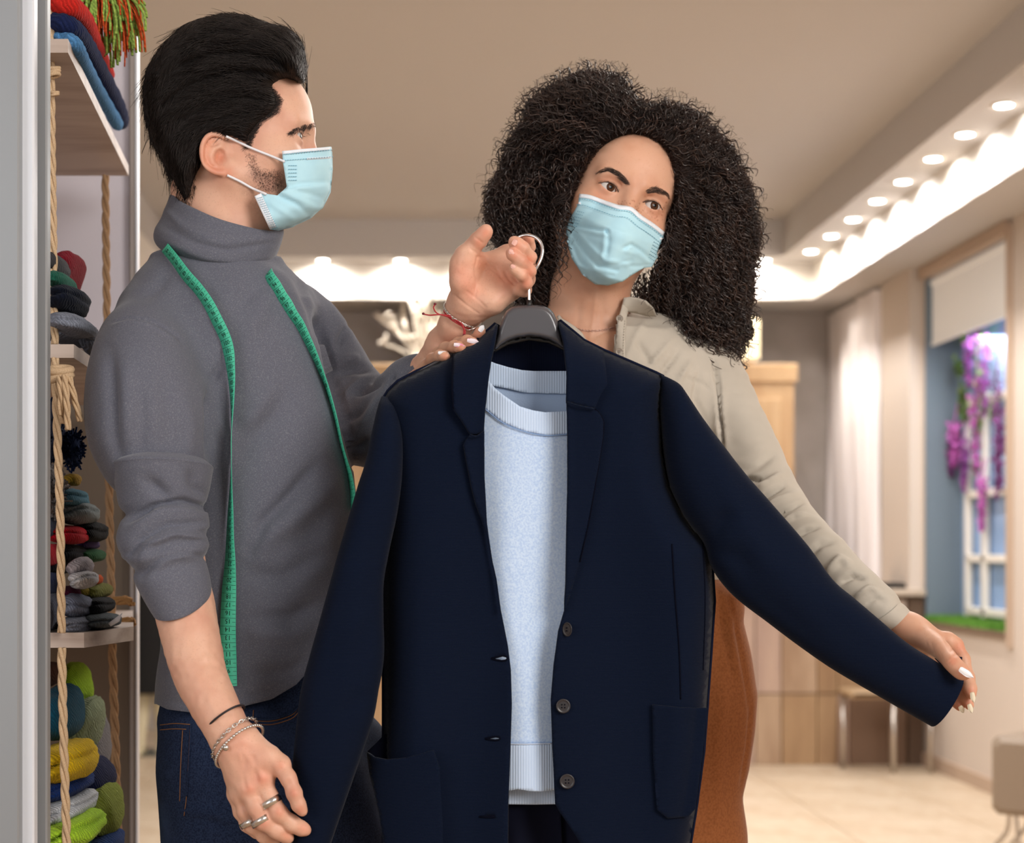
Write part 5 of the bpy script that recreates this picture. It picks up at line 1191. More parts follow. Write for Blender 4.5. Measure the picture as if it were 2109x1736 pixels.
# ---- the man's mask
m_mask = mat('mask_blue', lin(184, 226, 240), .75, noise=(34, lin(192, 232, 243), .4, .7), bump=(1500, .1, .0004), spec=.2)
m_maskw = mat('mask_white', lin(238, 243, 250), .75)
m_stitch = mat('mask_stitch', lin(110, 175, 200), .8)
mo = [(581, 311), (632, 306), (682, 302), (684, 343), (680, 393), (664, 429), (639, 450), (603, 468), (574, 475), (556, 473), (542, 443), (524, 404), (542, 398), (571, 402), (583, 393), (590, 382), (587, 361), (583, 336)]
FR = np.array([(300, 683.5), (343, 684.5), (393, 680.5), (429, 665), (450, 641), (468, 606), (478, 578)], float)
def mmd(x, y):
    xf = np.interp(y, FR[:, 0], FR[:, 1]); s = np.clip((xf-x)/105, 0, 1)
    return DM-.074*np.sqrt(np.clip(1-(1-s)**2.2, 0, 1))
def mcrease(A, V_):
    for ln, w_, a in [([(586, 384), (630, 378), (682, 372)], 4, -.0030), ([(592, 392), (640, 386), (680, 384)], 5, .0026), ([(574, 404), (610, 420), (640, 445)], 4.5, -.0035), ([(582, 396), (625, 415), (655, 432)], 6, .003), ([(590, 386), (640, 400), (672, 410)], 4.5, -.0025), ([(560, 420), (590, 440), (612, 462)], 6, .0022)]:
        D = pdist(V_[:, 0], V_[:, 1], ln, False); A[:, 1] -= a*np.exp(-(D/w_)**2)
    A[:, 1] -= .0012*vnoise(A, 60, 8)
    return A
msk = patch('face_mask', dens(mo, 5), mmd, m_mask, man, 5, .0012, post=mcrease)
def mirror(o, name):
    c = o.copy(); c.data = o.data.copy(); COL.objects.link(c); c.name = name
    n = len(c.data.vertices); co = np.empty(n*3, np.float32); c.data.vertices.foreach_get('co', co); co = co.reshape(-1, 3); co[:, 1] = 2*DM-co[:, 1]
    pyy = CY-(co[:, 2]-EYE)/DM*F; co[:, 2] += .42*(co[:, 1]-DM)*np.clip((pyy-370)/70, 0, 1); co[:, 0] -= .10*(co[:, 1]-DM)*np.clip((pyy-370)/70, 0, 1)
    c.data.vertices.foreach_set('co', co.ravel()); c.data.flip_normals(); c.data.update(); return c
far = mirror(msk, 'face_mask')
def strip(name, line, width, dfn, m, parent, off, side=1):
    L = resample(spline(line, 6), 5); t = np.gradient(L, axis=0); t /= np.linalg.norm(t, axis=1)[:, None]
    nrm = np.stack([-t[:, 1], t[:, 0]], 1)*side; poly = np.concatenate([L, (L+nrm*width)[::-1]])
    return patch(name, poly, lambda x, y: dfn(x, y)-off, m, parent, 5, .0006)
strip('mask_border', [(581, 311), (632, 306), (683, 302.5)], 7, mmd, m_maskw, msk, .0012)
strip('mask_border', [(524, 404), (542, 443), (556, 473)], 15, mmd, m_maskw, msk, .0014, side=-1)
strip('nose_wire_fold', [(632, 325), (683, 322)], 4, mmd, m_maskw, msk, .0012)
def dashes(line, dfn, parent, off=.0022, ln_=3.2, gap=2.2, r=.00045, m=None):
    L = resample(spline(line, 8), ln_+gap); t = np.gradient(L, axis=0); t /= np.linalg.norm(t, axis=1)[:, None]
    a = L; b = L+t*ln_; A = PA(a[:, 0], a[:, 1], dfn(a[:, 0], a[:, 1])-off); B = PA(b[:, 0], b[:, 1], dfn(b[:, 0], b[:, 1])-off)
    return strands('stitching', np.stack([A, (A+B)/2, B], 1), r, m or m_stitch, parent, 4)
for ln in ([(584, 318), (632, 313), (681, 309)], [(586, 330), (632, 327), (683, 323)]): dashes(ln, mmd, msk)
for k in range(5): dashes([(594+k*.0, 341+k*7.5), (608, 341+k*7.5)], mmd, msk, .0016)
for k in range(3): dashes([(531+k*4, 407-k), (548+k*4, 442-k), (562+k*4, 470-k)], mmd, msk, .0028, 2.2, 2.6)
m_elast = mat('white_elastic', lin(240, 238, 242), .7)
def loopband(pts, r=.0016, par=None):
    MB().tube(spline([tuple(P(*q)) for q in pts], 8), r, 8).build('ear_loop', m_elast, par or msk)
dn = lambda x, y: float(mmd(np.array([x]), np.array([y]))[0])
hd_ = lambda x, y: (hit(bv_mh, x, y, 2.17)[0])
loopband([(586, 333, dn(586, 333)-.002), (560, 322, hd_(560, 322)-.003), (520, 306, hd_(520, 306)-.003), (490, 292, hd_(490, 292)-.002), (466, 281, 2.160)])
loopband([(548, 400, dn(548, 400)-.002), (520, 388, hd_(520, 388)-.003), (495, 374, hd_(495, 374)-.002), (468, 361, 2.163)])
# ---- man's hair
ho_ = [(628, 171), (629, 140), (628, 107), (624, 92), (617, 79), (606, 66), (592, 56), (578, 53), (562, 49), (546, 45), (528, 37), (510, 31), (492, 28), (474, 28), (456, 28), (439, 31), (412, 38), (385, 47), (367, 61), (348, 77), (331, 96), (317, 114), (306, 132), (299, 150), (296, 175), (294, 200), (296, 225), (300, 252), (306, 275), (315, 298), (331, 330), (343, 350), (356, 371), (366, 396), (378, 420), (392, 410), (402, 385), (410, 362), (420, 348), (424, 330), (430, 312), (440, 298), (452, 292), (464, 292), (476, 294), (486, 298), (497, 303), (508, 305), (517, 303), (525, 284), (541, 264), (556, 251), (569, 237), (579, 222), (581, 208), (578, 196), (573, 186), (571, 178), (579, 171), (590, 166), (603, 168), (617, 173)]
m_hair_m = mat('black_hair', lin(40, 34, 32), .55, spec=.22)
HB = [([(602, 150), (560, 122), (500, 108), (430, 112), (370, 135)], 7, .008), ([(612, 130), (580, 98), (520, 80), (450, 78)], 12, -.005), ([(575, 158), (530, 148), (460, 150), (390, 175), (335, 215)], 6, .006), ([(590, 150), (540, 135), (470, 130), (400, 145)], 7, -.004), ([(550, 205), (490, 200), (430, 215), (370, 250)], 6, .004), ([(560, 190), (500, 178), (430, 190), (350, 230)], 8, -.003), ([(600, 100), (560, 68), (500, 52)], 5, .005), ([(530, 245), (470, 240), (410, 260), (370, 300)], 6, .003), ([(480, 62), (420, 70), (360, 105)], 6, .005), ([(400, 80), (350, 115), (322, 160)], 7, -.003)]
def hbump(x, y):
    o = 0*x
    for ln, w_, a in HB: o = o+a*np.exp(-(pdist(x, y, ln, False)/w_)**2)
    return o
hairm = puff('hair', dens(ho_, 5), lambda x, y: DM+0*x, .0835, mat('black_hair_root', lin(12, 11, 11), .7, spec=.2), man, 5, 34, bump=hbump)
guides = [[(618, 168), (624, 120), (604, 78), (550, 58), (480, 44), (420, 48)], [(600, 162), (596, 128), (560, 98), (480, 84), (400, 96), (345, 140)], [(562, 162), (530, 132), (455, 128), (375, 150), (318, 205)], [(548, 185), (490, 180), (425, 196), (352, 235), (318, 285)], [(562, 226), (505, 228), (432, 248), (372, 292), (350, 345)], [(528, 280), (515, 262), (462, 258), (418, 280)], [(425, 285), (392, 330), (380, 410)], [(335, 120), (308, 200), (312, 270), (352, 360)], [(400, 60), (350, 100), (315, 160)]]
GP = []; GT = []
for g in guides:
    c = resample(spline(g, 8), 10); t = np.gradient(c, axis=0); t /= np.linalg.norm(t, axis=1)[:, None]; GP.append(c); GT.append(t)
GP = np.concatenate(GP); GT = np.concatenate(GT)
def field(x, y):
    w_ = 1/(((x[:, None]-GP[:, 0])**2+(y[:, None]-GP[:, 1])**2)+60)**1.6
    v = np.stack([(w_*GT[:, 0]).sum(1), (w_*GT[:, 1]).sum(1)], 1); return v/np.linalg.norm(v, axis=1)[:, None]
n = 7000; HA = np.array(ho_, float); sx = RNG.uniform(292, 632, n*2); sy = RNG.uniform(26, 420, n*2); k = inside(sx, sy, HA); sx, sy = sx[k][:n], sy[k][:n]; n = len(sx); M_ = 11
path = np.zeros((n, M_, 2)); path[:, 0] = np.stack([sx, sy], 1); stp = RNG.uniform(4, 9, n); wob = RNG.normal(0, .16, n)
for i in range(1, M_):
    f = field(path[:, i-1, 0], path[:, i-1, 1]); a = wob+.25*np.sin(i*.8+sx*.05); ca, sa = np.cos(a), np.sin(a)
    f = np.stack([f[:, 0]*ca-f[:, 1]*sa, f[:, 0]*sa+f[:, 1]*ca], 1); path[:, i] = path[:, i-1]+f*stp[:, None]
bvh_ = bvh_of(*(lambda me: (np.array([v.co for v in me.vertices]), [tuple(p.vertices) for p in me.polygons]))(hairm.data))
bx, by = path[..., 0].ravel(), path[..., 1].ravel(); EAR = [(409, 300), (412, 282), (425, 270), (455, 268), (480, 282), (486, 300), (482, 360), (440, 364), (416, 345)]; ins = inside(bx, by, HA) & ~inside(bx, by, EAR); D = np.where(ins, pdist(bx, by, HA), 0)
s = np.sqrt(np.clip(1-(1-np.clip(D/34, 0, 1))**2, 0, 1)); dep = DM-.0835*s+hbump(bx, by)*np.clip(D/6, 0, 1)
dep_in = ins.reshape(n, M_); path2 = path.copy()
lift = (np.sin(np.linspace(0, np.pi, M_))*1.0)[None, :]*RNG.uniform(.0006, .0045, (n, 1))*(1+.8*np.sin(path[:, :1, 0]/14+path[:, :1, 1]/9))
dep = dep.reshape(n, M_)-lift-.0004
# far side: mirror a part of them
for i in range(1, M_):
    bad = ~dep_in[:, i] & (RNG.random(n) < .9); path[bad, i] = path[bad, i-1]+(path[bad, i]-path[bad, i-1])*.12; dep[bad, i] = dep[bad, i-1]
    dep_in[bad, i:] = False
Pth = PA(path[..., 0], path[..., 1], dep)
rad = np.linspace(1, .25, M_)[None, :]*RNG.uniform(.00035, .0006, (n, 1))
strands('hair_strands', Pth, rad, m_hair_m, hairm)
Pf = Pth[:1500].copy(); Pf[..., 1] = 2*DM-Pf[..., 1]; strands('hair_strands', Pf, rad[:1500], m_hair_m, hairm)
# fuzz at temples, nape, brow, stubble
def hairs(bv, poly_or_pts, n, ln_px, dirf, r, m, parent, name, curve=.3, off=.0002, jitter=.35, fade=0):
    L = []
    tries = 0
    P0 = np.array(poly_or_pts, float); lo, hi = P0.min(0), P0.max(0)
    while len(L) < n and tries < n*12:
        tries += 1; x, y = RNG.uniform(lo[0], hi[0]), RNG.uniform(lo[1], hi[1])
        if not inside(np.array([x]), np.array([y]), P0)[0]: continue
        if fade and RNG.random() > pdist(np.array([x]), np.array([y]), P0)[0]/fade: continue
        d, nn = hit(bv, x, y)
        if d is None: continue
        dx, dy = dirf(x, y); a = RNG.normal(0, jitter); dx, dy = dx*math.cos(a)-dy*math.sin(a), dx*math.sin(a)+dy*math.cos(a)
        l = ln_px*RNG.uniform(.6, 1.3)*d/F; b = np.array(P(x, y, d))+np.array(nn)*off; t = np.array((dx, 0, -dy)); t = t-np.array(nn)*(t@np.array(nn))
        q = [b+t*l*u+np.array(nn)*l*curve*math.sin(u*2.2) for u in (0, .35, .7, 1)]; L.append(q)
    if L: return strands(name, np.array(L), np.array([r, r*.9, r*.6, r*.2])[None, :].repeat(len(L), 0), m, parent)
m_stub = mat('dark_fine_hair', lin(38, 30, 28), .6)
hairs(bv_mh, [(592, 276), (606, 264), (626, 256), (648, 253), (650, 260), (636, 264), (616, 270), (598, 280)], 280, 11, lambda x, y: (-.86, .5), .00018, m_stub, man, 'eyebrow', .25)
hairs(bv_mh, [(500, 306), (530, 318), (540, 345), (584, 345), (590, 384), (572, 400), (535, 396), (510, 360)], 1100, 4, lambda x, y: (.2, 1), .0001, m_stub, man, 'stubble', .4, jitter=.7, fade=16)
hairs(bv_mh, [(543, 165), (566, 176), (586, 205), (580, 232), (545, 252), (530, 280), (520, 306), (505, 306), (515, 270), (545, 225), (550, 195)], 2600, 15, lambda x, y: (-.9, .35), .00010, m_stub, man, 'temple_hair', .08, jitter=.3, fade=8)
hairs(bv_mh, [(355, 372), (402, 352), (404, 384), (392, 425), (372, 430), (360, 400)], 300, 12, lambda x, y: (.2, 1), .0002, m_hair_m, man, 'nape_hair', .2)
hairs(bv_mh, [(617, 277), (634, 272), (636, 278), (620, 283)], 14, 5, lambda x, y: (.9, -.1), .00014, m_stub, man, 'eyelashes', .9)
# ---- bracelets and rings
m_silver = mat('silver', lin(226, 222, 218), .22, 1)
def bracelet(name, c, ax_px, hw, hdp, d, m, r, beads=0, bead_r=0, parent=man, label=None, link=False, half=False):
    """closed loop round a wrist: c centre px, ax_px half-axis vector in px, hdp half depth in m, hw px bow towards camera side"""
    T = np.linspace(0, 2*np.pi, 73)[:-1]; cx, cy = c; s = d/F
    pts = np.array([np.array(P(cx+ax_px[0]*math.cos(t)+hw[0]*math.sin(t), cy+ax_px[1]*math.cos(t)+hw[1]*math.sin(t), d-hdp*math.sin(t))) for t in T])
    mb = MB()
    if not beads: mb.tube(np.concatenate([pts, pts[:2]]), r, 8, False)
    else:
        per = np.concatenate([pts, pts[:1]]); q = resample(per, np.linalg.norm(np.diff(per, axis=0), axis=1).sum()/beads)[:-1]
        tn = np.roll(q, -1, 0)-np.roll(q, 1, 0); tn /= np.linalg.norm(tn, axis=1)[:, None]
        for i, b in enumerate(q):
            if link:
                u = np.cross(tn[i], (0, -1, 0)) if i % 2 else np.array((0, -1., 0)); u = u-(u@tn[i])*tn[i]; u /= np.linalg.norm(u)+1e-9
                tt = np.linspace(0, 2*np.pi, 11); mb.tube([b+tn[i]*bead_r*1.5*math.cos(a)+u*bead_r*.8*math.sin(a) for a in tt], r, 5, False)
            else:
                mb.tube([b-tn[i]*bead_r, b-tn[i]*bead_r*.7, b, b+tn[i]*bead_r*.7, b+tn[i]*bead_r], [bead_r*.3, bead_r*.75, bead_r, bead_r*.75, bead_r*.3], 8)
    o = mb.build(name, m, parent)
    if label: o['label'] = label
    return o
bracelet('cord_bracelet', (462, 1483), (41, -27), (-1, -15), .0330, 1.983, mat('black_cord', lin(36, 30, 34), .6), .0013, label='thin black cord bracelet')
bracelet('chain_bracelet', (483, 1522), (44, -38), (-10, -20), .0305, 1.976, m_silver, .0007, 46, .0022, link=True, label='silver chain bracelet')
bracelet('bead_bracelet', (493, 1537), (47, -38), (-12, -21), .0315, 1.974, m_silver, .001, 56, .0019, label='silver bead bracelet')
MB().tube([tuple(P(428, 1500, 1.970)), tuple(P(433, 1506, 1.966)), tuple(P(439, 1509, 1.962))], [.0028, .003, .002], 8).build('bracelet_clasp', mat('brass', lin(196, 160, 60), .3, 1), man)
T = np.linspace(0, 2*np.pi, 20)
cc = np.array(P(465, 1540, 1.9425)); MB().tube([cc, cc+(0, -.001, 0)], .0034, 18).build('charm', m_silver, man)
def ring(c, ax, nrm_px, d, hdp, wpx, parent=man):
    mb = []; n_ = 36; V = []
    for t in np.linspace(0, 2*np.pi, n_+1)[:-1]:
        for (r_, u) in ((1.0, -.5), (1.10, -.5), (1.10, .5), (1.0, .5)):
            V.append(P(c[0]+ax[0]*r_*math.cos(t)+nrm_px[0]*wpx*u, c[1]+ax[1]*r_*math.cos(t)+nrm_px[1]*wpx*u, d-hdp*r_*math.sin(t)))
    Fq = [(i*4+a, i*4+(a+1) % 4, ((i+1) % n_)*4+(a+1) % 4, ((i+1) % n_)*4+a) for i in range(n_) for a in range(4)]
    o = mesh('ring', [tuple(v) for v in V], Fq, m_silver, parent); return o
ring((556, 1653), (20.5, -12.5), (.52, .85), 1.953, .0128, 14)
ring((537, 1690), (18, -11), (.52, .85), 1.955, .0122, 13)
ring((513, 1694), (16.5, -9), (.52, .85), 1.967, .0112, 12)
# far wrist: silver chain, bangle, red cord with loose ends
bracelet('chain_bracelet', (952, 649), (36, 22), (-8, 13), .0225, 2.103, m_silver, .0005, 70, .0014, link=True, label='fine silver chain bracelet')
bracelet('red_cord_bracelet', (948, 657), (33, 19), (-6, 9), .024, 2.106, mat('red_cord', lin(170, 38, 44), .6), .0009, label='thin red cord bracelet')
m_red = mat('red_cord')
for l in ([(930, 654, 2.078), (915, 650, 2.07), (900, 645, 2.07), (893, 634, 2.07), (896, 627, 2.07)], [(928, 650, 2.078), (905, 648, 2.07), (885, 649, 2.07), (873, 647, 2.07)], [(940, 662, 2.076), (952, 672, 2.07), (958, 682, 2.07), (957, 690, 2.07)], [(935, 658, 2.076), (950, 666, 2.07), (955, 676, 2.07), (955, 689, 2.07)]):
    MB().tube(spline([tuple(P(*q)) for q in l], 6), .00085, 7).build('cord_end', m_red, man)
for q in ((896, 626, 2.07), (872, 646, 2.07), (956, 690, 2.07)):
    c = np.array(P(*q)); MB().tube([c-(0, 0, .0014), c-(0, 0, .0007), c+(0, 0, .0007), c+(0, 0, .0014)], [.0008, .0017, .0017, .0008], 8).build('cord_bead', mat('dark_red_bead', lin(110, 20, 36), .4), man)
bg = [(958, 680, 2.073), (970, 679, 2.068), (982, 673, 2.072), (989, 664, 2.086), (990, 657, 2.10)]
MB().tube(spline([tuple(P(*q)) for q in bg], 6), .0020, 8, flat=.5).build('bangle', m_silver, man)
# ---- tape measure
tape = empty('tape_measure', tuple(P(345, 515, 2.15))); tag(tape, 'mint green tape measure hanging round the man\'s neck with printed black numbers', 'tape measure')
m_tape = mat('mint_tape', lin(78, 196, 160), .5, spec=.3); m_ink = mat('black_ink', lin(14, 34, 30), .7)
GL = {}
def glyph(s):
    if s not in GL:
        cu = bpy.data.curves.new('t', 'FONT'); cu.body = s; cu.align_x = 'CENTER'; cu.align_y = 'CENTER'; cu.size = 1; cu.resolution_u = 3
        ob = bpy.data.objects.new('t', cu); COL.objects.link(ob); dg = bpy.context.evaluated_depsgraph_get(); me = ob.evaluated_get(dg).to_mesh()
        GL[s] = (np.array([v.co[:] for v in me.vertices]), [tuple(p.vertices) for p in me.polygons]); ob.evaluated_get(dg).to_mesh_clear(); bpy.data.objects.remove(ob)
    return GL[s]
def ribbon(name, cl, prints, flipn, sgn=1, tw0=0):
    """cl: (px, py, half width px); full half width 17 px -> twist out of the picture plane"""
    K = spline([(a, b, c) for a, b, c in cl], 10); ds = []
    for x, y, w_ in K:
        d, _ = hit(bv_sw, x, y, None); ds.append(np.nan if d is None else d)
    ds = np.array(ds); ok = ~np.isnan(ds); ds = np.interp(np.arange(len(ds)), np.flatnonzero(ok), ds[ok])
    ds = np.convolve(np.pad(ds, 7, 'edge'), np.ones(15)/15, 'valid')
    full = .0100; c = PA(K[:, 0], K[:, 1], ds); wm = np.clip(K[:, 2]*ds/F, .0003, full); depw = np.sqrt(full**2-wm**2)*sgn
    c[:, 1] -= .0045+np.abs(depw)*.9
    sk = np.concatenate([[0], np.cumsum(np.linalg.norm(np.diff(c, axis=0), axis=1))]); c[:, 1] += .034*np.clip(1-sk/.014, 0, 1)**1.5
    t = np.gradient(c, axis=0); t /= np.linalg.norm(t, axis=1)[:, None]
    side = np.cross(t, (0, -1, 0)); side /= np.linalg.norm(side, axis=1)[:, None]           # in the picture plane
    W_ = side*wm[:, None]+np.array((0, 1, 0))*depw[:, None]; nr = np.cross(t, W_); nr /= np.linalg.norm(nr, axis=1)[:, None]
    nr[nr[:, 1] > 0] *= -1
    n = len(K); V = np.concatenate([c-W_+nr*.0003, c+W_+nr*.0003, c+W_-nr*.0003, c-W_-nr*.0003]); Fq = []
    for i in range(n-1):
        for a in range(4): b = (a+1) % 4; Fq.append((a*n+i, b*n+i, b*n+i+1, a*n+i+1))
    tp = mesh(name, V, Fq, m_tape, tape)
    s = np.concatenate([[0], np.cumsum(np.linalg.norm(np.diff(c, axis=0), axis=1))])
    mb = MB(); up = side[0]@np.array((1, 0, 0))
    def at_s(u): return [np.array([np.interp(u, s, A[:, k]) for k in range(3)]) for A in (c, W_, t, nr)]
    lst = []
    for lab0, y0, cnt, dr, fl in prints:
        u0 = float(np.interp(y0, K[:, 1], s))
        for k in range(cnt): lst.append((lab0+k, u0+dr*k*.0101, fl))
    tick0 = (lst[0][1]+.00505) % .0101
    for lab, u, fl in lst:
        if u < .002 or u > s[-1]-.002: continue
        vv, ff = glyph(str(lab)); C_, Wd, T_, Nn = at_s(u); ww = Wd/full; ww = ww if ww[0] > 0 else -ww; sg = -1 if fl else 1
        X = vv[:, 0]*.0078*sg; Y = vv[:, 1]*.0080*sg; dn_ = T_ if T_[2] < 0 else -T_
        mb.add(C_+X[:, None]*ww-Y[:, None]*dn_+Nn*.0006, ff)
    for u in np.arange(tick0, s[-1], .00505):
        C_, Wd, T_, Nn = at_s(u); big = int(round((u-tick0)/.00505)) % 2 == 0; e = full*(.95 if big else .45)
        ww = Wd/full; h = .00018
        a = C_-ww*full*.97+Nn*.0005; b = (C_+ww*full*.97 if big else C_-ww*full*.55)+Nn*.0005
        mb.add([a-T_*h, b-T_*h, b+T_*h, a+T_*h], [(0, 1, 2, 3)])
    mb.build('printed_scale', m_ink, tp, False)
y1 = [(84, 520, 26, 1, False), (9, 1380, 22, -1, True)]
ribbon('tape_length', [(336, 503, 9), (343, 514, 10), (362, 537, 10), (386, 570, 11), (410, 597, 11), (431, 627, 11.5), (449, 662, 12), (465, 696, 12), (473, 726, 12), (477, 756, 10), (479.5, 786, 8), (480.5, 823, 5.5), (480, 860, 3.4), (479, 905, 1.5), (479, 950, 1.8), (478, 1004, 4), (477, 1055, 7), (476, 1107, 9), (476, 1159, 12), (473.5, 1211, 15), (471.5, 1263, 16), (470.5, 1315, 16.6), (472, 1367, 16.6), (474, 1412, 16)], y1, False)
y2 = [(92, 567, 17, 1, False)]
ribbon('tape_length', [(550, 551, 8), (557, 573, 11), (568, 590, 12), (580, 611, 12), (592, 629, 12), (604, 650, 11), (619, 672, 10), (633, 701, 9), (646, 729, 8), (661, 765, 6), (676, 806, 4.5), (691, 859, 4), (703, 912, 3.6), (713, 950, 4), (720, 978, 6), (725, 1012, 7), (727, 1050, 7)], y2, False)
# ================================================================ the woman
rho, phi = math.radians(20.5), math.radians(10)
fw = np.array((math.sin(phi), -math.cos(phi), 0)); xr_ = np.array((math.cos(phi), math.sin(phi), 0)); up_ = np.array((0, 0, 1.))
def rollv(v): c, s = math.cos(rho), math.sin(rho); return np.array((v[0]*c+v[2]*s, v[1], -v[0]*s+v[2]*c))
RW = np.stack([rollv(xr_), rollv(fw), rollv(up_)], 1)          # columns: right, forward, up
EW = np.array(P(1300, 405, 2.31)); W0 = EW-RW@np.array((0, .080, 0)); DW = W0[1]; SW = 2.34/F
def w_local(p): return (p-W0)@RW
def w_head(p):
    d = head_sdf(w_local(p), False)
    n = s_chain(p, [W0+RW@np.array((0, -.012, -.05)), np.array(P(1216, 600, 2.385)), np.array(P(1206, 680, 2.40)), np.array(P(1206, 760, 2.41))], [.050, .053, .055, .075], .01)
    d = smin(d, n, .022)
    ch_ = s_ell(p, P(1215, 800, 2.41), (.125, .075, .085)); d = smin(d, ch_, .05)
    # collar bones
    d = smin(d, s_cone(p, P(1190, 712, 2.335), P(1130, 700, 2.35), .006, .006), .012); d = smin(d, s_cone(p, P(1222, 716, 2.335), P(1300, 700, 2.35), .006, .006), .012)
    return d
V, Fq = surf(w_head, P(1080, 860, 2.36)-Vector((.0, .17, .0)), P(1460, 225, 2.36)+Vector((.0, .16, .0)), .00155)
N = vnormals(V, Fq); C = np.ones((len(V), 3))
# neck tendons
for ln, w_, a in [([(1228, 600), (1222, 660), (1212, 712)], 5, .0012), ([(1240, 610), (1245, 660), (1250, 700)], 8, -.0012), ([(1195, 610), (1190, 660), (1180, 700)], 8, -.001)]: V = brush(V, N, ln, w_, a)
for pt, w_ in (((1240, 402), 20), ((1352, 440), 18)): C = tint(V, C, [pt], w_, (.94, .80, .76), N)
for l_ in ([(1234, 372), (1256, 364), (1278, 376)], [(1330, 402), (1348, 400), (1368, 412)]): C = tint(V, C, l_, 8, (.86, .76, .72), N)  # upper lid creases darkened in the skin colour as shading
C = tint(V, C, [(1300, 300), (1310, 340)], 34, (1.06, 1.05, 1.04), N)
pxv, pyv = proj(V)
for k in range(130):
    fx, fy = RNG.normal(1305, 42), RNG.normal(432, 14); fx += 0
    m = (np.hypot(pxv-fx, pyv-fy) < RNG.uniform(.7, 1.5)) & (N[:, 1] < 0); C[m] *= (.74, .62, .56)
headw = (V, Fq, C); bv_wh = bvh_of(V, Fq)
# her hand at the cuff
def hand3(p):
    d = ch(p, [(1745, 1195, 2.15, 27), (1825, 1262, 2.116, 25), (1858, 1288, 2.105, 26), (1885, 1300, 2.10, 27)], .01)
    for mc in ((1955, 1322, 2.085, 15), (1944, 1342, 2.092, 14), (1930, 1360, 2.10, 14), (1915, 1370, 2.108, 12)):
        d = smin(d, ch(p, [(1872, 1298, 2.102, 22), mc], .008), .014)
    th = chs(p, [(1880, 1304, 2.092, 24), (1908, 1318, 2.070, 22), (1934, 1335, 2.044, 18), (1952, 1354, 2.018, 15), (1963, 1367, 2.002, 14), (1978, 1382, 1.992, 12.5), (1988, 1388, 1.988, 9)], .006)
    i_ = ch(p, [(1952, 1318, 2.088, 17), (1968, 1328, 2.088, 14.5), (1983, 1358, 2.083, 14), (1993, 1396, 2.074, 13.5), (1998, 1418, 2.066, 12.5), (2000, 1430, 2.062, 10.5)], .005)
    m_ = ch(p, [(1944, 1342, 2.092, 14), (1968, 1380, 2.10, 13), (1980, 1412, 2.09, 12.5), (1990, 1438, 2.08, 12), (1996, 1452, 2.075, 10)], .005)
    r_ = ch(p, [(1930, 1360, 2.10, 13), (1950, 1400, 2.104, 12), (1963, 1428, 2.095, 12), (1972, 1446, 2.088, 11.5), (1977, 1455, 2.084, 9.5)], .005)
    q_ = ch(p, [(1915, 1370, 2.108, 12), (1935, 1405, 2.112, 10), (1948, 1432, 2.108, 9.5), (1955, 1442, 2.104, 8)], .005)
    f = smin(i_, m_, .0012); f = smin(f, r_, .0012); f = smin(f, q_, .0012); pal = d
    d = smin(d, f, .006); return smin(d, np.minimum(smin(pal, th, .016), th), .001)
V, Fq = surf(hand3, P(1720, 1480, 2.1)-Vector((.0, .15, .0)), P(2030, 1150, 2.1)+Vector((.0, .07, .0)), .0015)
N = vnormals(V, Fq)
for ln, w_, a in [([(1946, 1316), (1954, 1334), (1966, 1350)], 2.6, -.0012), ([(1958, 1342), (1972, 1328)], 1.8, -.0009), ([(1964, 1352), (1978, 1340)], 1.8, -.0008), ([(1934, 1318)], 10, .0012), ([(1954, 1366), (1962, 1358), (1970, 1352)], 1.5, -.0006), ([(1958, 1370), (1966, 1362), (1972, 1358)], 1.5, -.0006), ([(1918, 1324), (1924, 1345)], 1.8, -.0006), ([(1908, 1322), (1912, 1340)], 1.8, -.0005), ([(1985, 1410), (1996, 1408)], 1.8, -.0005)]:
    if len(ln) == 1: ln = [ln[0], (ln[0][0]+1, ln[0][1]+1)]
    V = brush(V, N, ln, w_*1.3, a*.5, taper=False)
C = np.ones((len(V), 3))
for pt, w_ in (((1983, 1384), 11), ((1999, 1424), 12), ((1994, 1450), 12), ((1975, 1452), 11), ((1962, 1362), 10), ((1976, 1334), 14)): C = tint(V, C, [pt], w_, (1.04, .80, .76), N)
arm3 = (V, Fq, C)
# her other hand resting over the blazer's shoulder, arm behind the blazer
def hand4(p):
    d = ch(p, [(905, 905, 2.24, 34), (868, 838, 2.19, 30), (862, 800, 2.17, 28)], .01)
    for mc in ((905, 742, 2.125, 13), (888, 752, 2.125, 13), (872, 764, 2.125, 13), (936, 732, 2.125, 13)):
        d = smin(d, ch(p, [(862, 800, 2.165, 24), mc], .008), .014)
    f1 = ch(p, [(936, 732, 2.125, 13), (962, 716, 2.105, 13), (980, 700, 2.085, 12.5), (988, 688, 2.072, 11.5), (990, 683, 2.068, 10)], .005)
    f2 = ch(p, [(905, 742, 2.125, 13), (926, 718, 2.11, 13), (946, 708, 2.085, 13.5), (962, 705, 2.058, 14), (972, 708, 2.045, 12), (977, 710, 2.040, 9)], .005)
    f3 = ch(p, [(888, 752, 2.125, 13), (902, 730, 2.11, 12.5), (918, 718, 2.09, 13), (936, 714, 2.062, 12), (946, 715, 2.045, 10.5), (951, 717, 2.041, 8)], .005)
    f4 = ch(p, [(872, 764, 2.125, 13), (880, 752, 2.115, 12.5), (892, 740, 2.095, 13), (906, 733, 2.068, 11.5), (914, 733, 2.056, 10), (919, 735, 2.052, 8)], .005)
    f = smin(f1, f2, .001); f = smin(f, f3, .001); f = smin(f, f4, .001)
    return smin(d, f, .006)
V, Fq = surf(hand4, P(820, 930, 2.2)-Vector((.0, .19, .0)), P(1010, 660, 2.2)+Vector((.0, .10, .0)), .0015)
N = vnormals(V, Fq); C = np.ones((len(V), 3))
